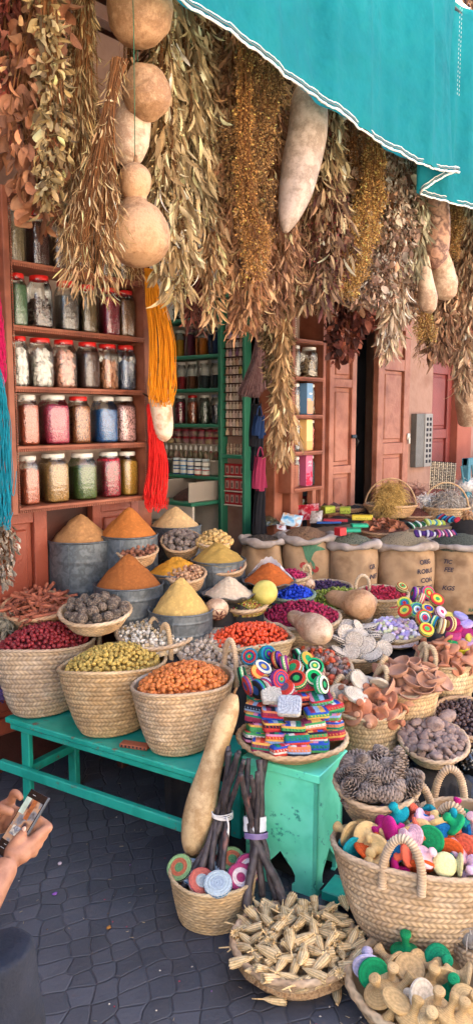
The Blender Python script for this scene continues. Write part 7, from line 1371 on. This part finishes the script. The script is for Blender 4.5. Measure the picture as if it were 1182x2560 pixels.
V,F=bx(-.037,.037,-.080,.080,-.008,0,.002); mesh('phone_body',V,F,pm('phone_grey',['#55585e'],rough=.35,metal=.5,bump=0),ph,smooth=False)
V,F=bx(-.0355,.0355,-.0785,.0785,.0001,.0008,.0003); mesh('screen_glass',V,F,pm('screen_black',['#0c0c10'],rough=.1,bump=0),ph,smooth=False)
V,F=bx(-.033,.033,-.046,.060,.0006,.0010,.0001); mesh('screen_picture',V,F,pm('screen_picture',['#2c2428','#6c4a38','#8c6a50','#5c5c60','#3c302c'],scale=30,detail=2,emit=.25,bump=0,rough=.15),ph,smooth=False)
V,F=bx(-.033,-.012,.02,.06,.0011,.0012,.00005); mesh('screen_picture',V,F,pm('screen_grey',['#7c8478','#94a094'],scale=60,emit=.25,bump=0,rough=.15),ph,smooth=False)
V,F=bx(-.004,.012,.012,.06,.0011,.0012,.00005); mesh('screen_picture',V,F,pm('screen_brown',['#5c3420','#8c4c24'],scale=90,emit=.25,bump=0,rough=.15),ph,smooth=False)
V,F=bx(-.022,.012,-.03,-.008,.0011,.0012,.00005); mesh('screen_picture',V,F,pm('screen_slate',['#8c8c90','#54545c','#b0a898'],scale=90,emit=.2,bump=0,rough=.15),ph,smooth=False)
for (yy,w) in ((.068,.012),(-.055,.010),(-.064,.016)): V,F=bx(-w-.006,-.006,yy,yy+.0012,.0009,.0010,.00005); mesh('screen_text_bar',V,F,pm('screen_c8c8c8',['#a8a8a8'],emit=.1,bump=0),ph,smooth=False)
def ph2(x,y,z): return pp_+sx*x-ly*y+nz*z       # phone-local point
pr_=thing('person','seated person in dark trousers and grey shirt holding a phone in both hands','person',(0,0,0))
wr_=V3(18,2164,1.76); el_=V3(-95,2330,1.60); sh_=V3(-330,1950,1.45)
g=G()
hipc=V3(-420,2420,1.50); hipc.z=.50; hd_=Vector((cr_.x,cr_.y,0)); fo=Vector((-cb_.x,-cb_.y,0)).normalized()
che=hipc+Vector((0,0,.42))+hd_*.10; neck=che+Vector((0,0,.16))+hd_*.05; head=neck+Vector((0,0,.16))+hd_*.07
shR=che+Vector((0,0,.10))-fo*.17; shL=che+Vector((0,0,.10))+fo*.17
limb(g,[hipc,hipc.lerp(che,.5),che,neck+Vector((0,0,-.03))],[.13,.12,.14,.06]); limb(g,[neck-Vector((0,0,.05)),neck,head],[.055,.052,.06]); limb(g,[shR,che+Vector((0,0,.1)),shL],[.055,.08,.055])
ball(g,head+Vector((0,0,.05)),.095,(1,.82,1.22)); ball(g,head+hd_*.09+Vector((0,0,.03)),.018,(1.2,.8,1)); ball(g,head+hd_*.06-Vector((0,0,.04)),.04,(1,.9,.8))
for s in(-1,1): ball(g,head+fo*.08*s+Vector((0,0,.04)),.026,(.9,.4,1.3)); ball(g,head+hd_*.085+fo*.032*s+Vector((0,0,.055)),.013)
# right arm, hand behind and beside the phone
limb(g,[shR,shR.lerp(el_,.5)+Vector((0,0,.01)),el_],[.052,.047,.043]); limb(g,[el_,el_.lerp(wr_,.35),el_.lerp(wr_,.75),wr_],[.043,.045,.034,.028])
kn=ph2(.040,-.022,-.030); pal=wr_.lerp(kn,.5)
side=(ly*-1)   # along the phone, upward
for k,(off,fl) in enumerate(((.030,.0),(.010,.0),(-.010,.0),(-.030,-.004))):
    K=ph2(.046,-.018+off,-.032+.004*k); limb(g,[wr_.lerp(K,.1)+(K-kn)*.3,wr_.lerp(K,.6),K],[.018,.0155,.0115])
    a=ph2(.047,-.008+off*1.05,-.040); b=ph2(.030,-.004+off*1.05,-.034); c=ph2(.005,-.002+off*1.05,-.020); d=ph2(-.012+fl,-.002+off*1.05,-.0155)
    limb(g,[K,a,b,c,d],[.0115,.0105,.0098,.0085,.0072],12,30)
ball(g,pal,.026,(1,1,.8)); ball(g,wr_.lerp(kn,.75),.024)
T0=wr_.lerp(kn,.3)+nz*.012; T1_=ph2(.030,-.058,.010); T2_=ph2(.034,-.030,.013); T3_=ph2(.036,-.006,.010)
limb(g,[T0,T1_,T2_,T3_],[.019,.0155,.0125,.0085],12,30)
# left arm and hand pinching the far edge
wl_=V3(-75,2075,1.92); ell=V3(-230,2260,1.85)
limb(g,[shL,shL.lerp(ell,.5),ell],[.052,.047,.043]); limb(g,[ell,ell.lerp(wl_,.4),wl_],[.043,.042,.028])
for k,(yy,xx) in enumerate(((.030,0),(.010,.0),(-.010,0),(-.030,0))):
    K=ph2(-.085,yy*1.0+.004,-.006-.010*k); limb(g,[wl_,wl_.lerp(K,.6),K],[.020,.016,.0118])
    if k==0: limb(g,[K,ph2(-.070,.050,.012),ph2(-.050,.052,.014),ph2(-.037,.046,.006)],[.0115,.0105,.0095,.0075],12,28)
    else: limb(g,[K,ph2(-.068,yy+.01,-.022),ph2(-.048,yy+.012,-.026),ph2(-.025,yy+.012,-.0165)],[.0115,.0105,.0095,.0075],12,28)
limb(g,[wl_,ph2(-.088,-.015,.012),ph2(-.068,.004,.024),ph2(-.044,.010,.017),ph2(-.036,.012,.008)],[.020,.0155,.0128,.0105,.0085],12,30)
fuse('body',g,SK,pr_,.0045,3)
g=G(); ball(g,ph2(.0368,-.006,.0165),.0062,(1,1,.45),PM); g.build('thumbnail',pm('nail',['#e0b8a4'],rough=.3,bump=0),pr_)
# clothes
g=G(); kneeR=V3(-8,2375,1.50); kneeL=kneeR+fo*.24-hd_*.24; ftR=Vector((kneeR.x,kneeR.y,.09))+hd_*.04; ftL=Vector((kneeL.x,kneeL.y,.09))+hd_*.03
for (kk,ff,hh) in ((kneeR,ftR,hipc-fo*.09),(kneeL,ftL,hipc+fo*.09)):
    limb(g,[hh,hh.lerp(kk,.5),kk-hd_*.015],[.10,.088,.070],20); limb(g,[kk+Vector((-.0,0,.0)),kk.lerp(ff,.4)+hd_*.01,ff],[.069,.062,.055],20)
ball(g,hipc,.135,(1,1.15,.85)); o=fuse('trousers',g,PANT,pr_,.007,4)
me=o.data; n=len(me.vertices); vv=np.empty(n*3,dtype=np.float32); me.vertices.foreach_get('co',vv); vv=vv.reshape(-1,3); nn=np.empty(n*3,dtype=np.float32); me.vertices.foreach_get('normal',nn); vv+=nn.reshape(-1,3)*(.004*fnoise(vv,28,5)+.0025*fnoise(vv*np.array([1,1,.4]),60,6))[:,None]; me.vertices.foreach_set('co',vv.ravel()); me.update()
g=G(); limb(g,[hipc+Vector((0,0,.03)),hipc.lerp(che,.5),che,neck-Vector((0,0,.04))],[.15,.14,.155,.075],20); limb(g,[shR+fo*-.01,che+Vector((0,0,.1)),shL+fo*.01],[.07,.095,.07],16)
limb(g,[shR,shR.lerp(el_,.45)],[.066,.062],16,10); limb(g,[shL,shL.lerp(ell,.45)],[.066,.062],16,10); fuse('shirt',g,SHI,pr_,.008,4)
g=G(); V,F=lump(3,3,.06,5,(1,.88,1.1)); V=V*.102; V=V[:,:]; g.add(V+np.array(head+Vector((0,0,.075))-hd_*.014),F); g.build('hair',pm('dark_hair',['#1c1614','#2c2420'],scale=60,rough=.8,bump=1,bscale=200),pr_)
for f_ in (ftR,ftL):
    g=G(); limb(g,[f_-hd_*.06-Vector((0,0,.045)),f_+hd_*.05-Vector((0,0,.05)),f_+hd_*.16-Vector((0,0,.062))],[.042,.044,.028],14); ball(g,f_-Vector((0,0,.03)),.045); fuse('shoe',g,pm('black_shoe',['#16161a'],rough=.5),pr_,.007,3)
stl=thing('low_stool','small wooden stool under the seated person','stool',(hipc.x,hipc.y,0)); V,F=bx(-.17,.17,-.15,.15,.34,.372); mesh('seat',V,F,WOOD,stl,smooth=False)
for a in(-1,1):
    for b_ in(-1,1): V,F=tube([(a*.15,b_*.13,0),(a*.13,b_*.11,.339)],.016,8); mesh('leg',V,F,WOOD,stl)
# ---- litter on the paving
g=G(); r=random.Random(5)
for i in range(520):
    x,y=r.uniform(-2,.4),r.uniform(-2.6,-.3)
    if r.random()<.5: V,F=tube([(x,y,.003),(x+r.uniform(-.012,.012),y+r.uniform(-.012,.012),.004)],.0008,4); g.add(V,F,lin('#a89878'))
    else: V,F=lump(i,1,.3,3,(.0035,.003,.0015)); g.add(V+np.array([x,y,.002]),F,lin(r.choice(['#7c5c8c','#a8a098','#8c3c4c','#c8c0b4','#5c5048'])))
o=g.build('paving_litter',pm('litter',['#ffffff'],attr=True,rough=.9,bump=0)); meta(o,'tiny petals and straw bits strewn on the dark paving','litter',kind='stuff')
for (px,py,c,l) in ((150,2158,'#b8a8b0','pale crumpled petal on the paving near the phone'),(138,2234,'#7c4c9c','violet dried petal on the paving below the forearm'),(272,2318,'#a06c30','ochre crumb stain on the paving in the open middle'),(40,1980,'#b8b0a8','pale dried petal on the paving beyond the phone')):
    p,_=atz(px,py,.006); V,F=lump(px,2,.3,3,(.009,.007,.004)); o=mesh('fallen_petal',V,F,pm('petal_'+c[1:],[c],rough=.8)); o.location=p; meta(o,l,'petal')
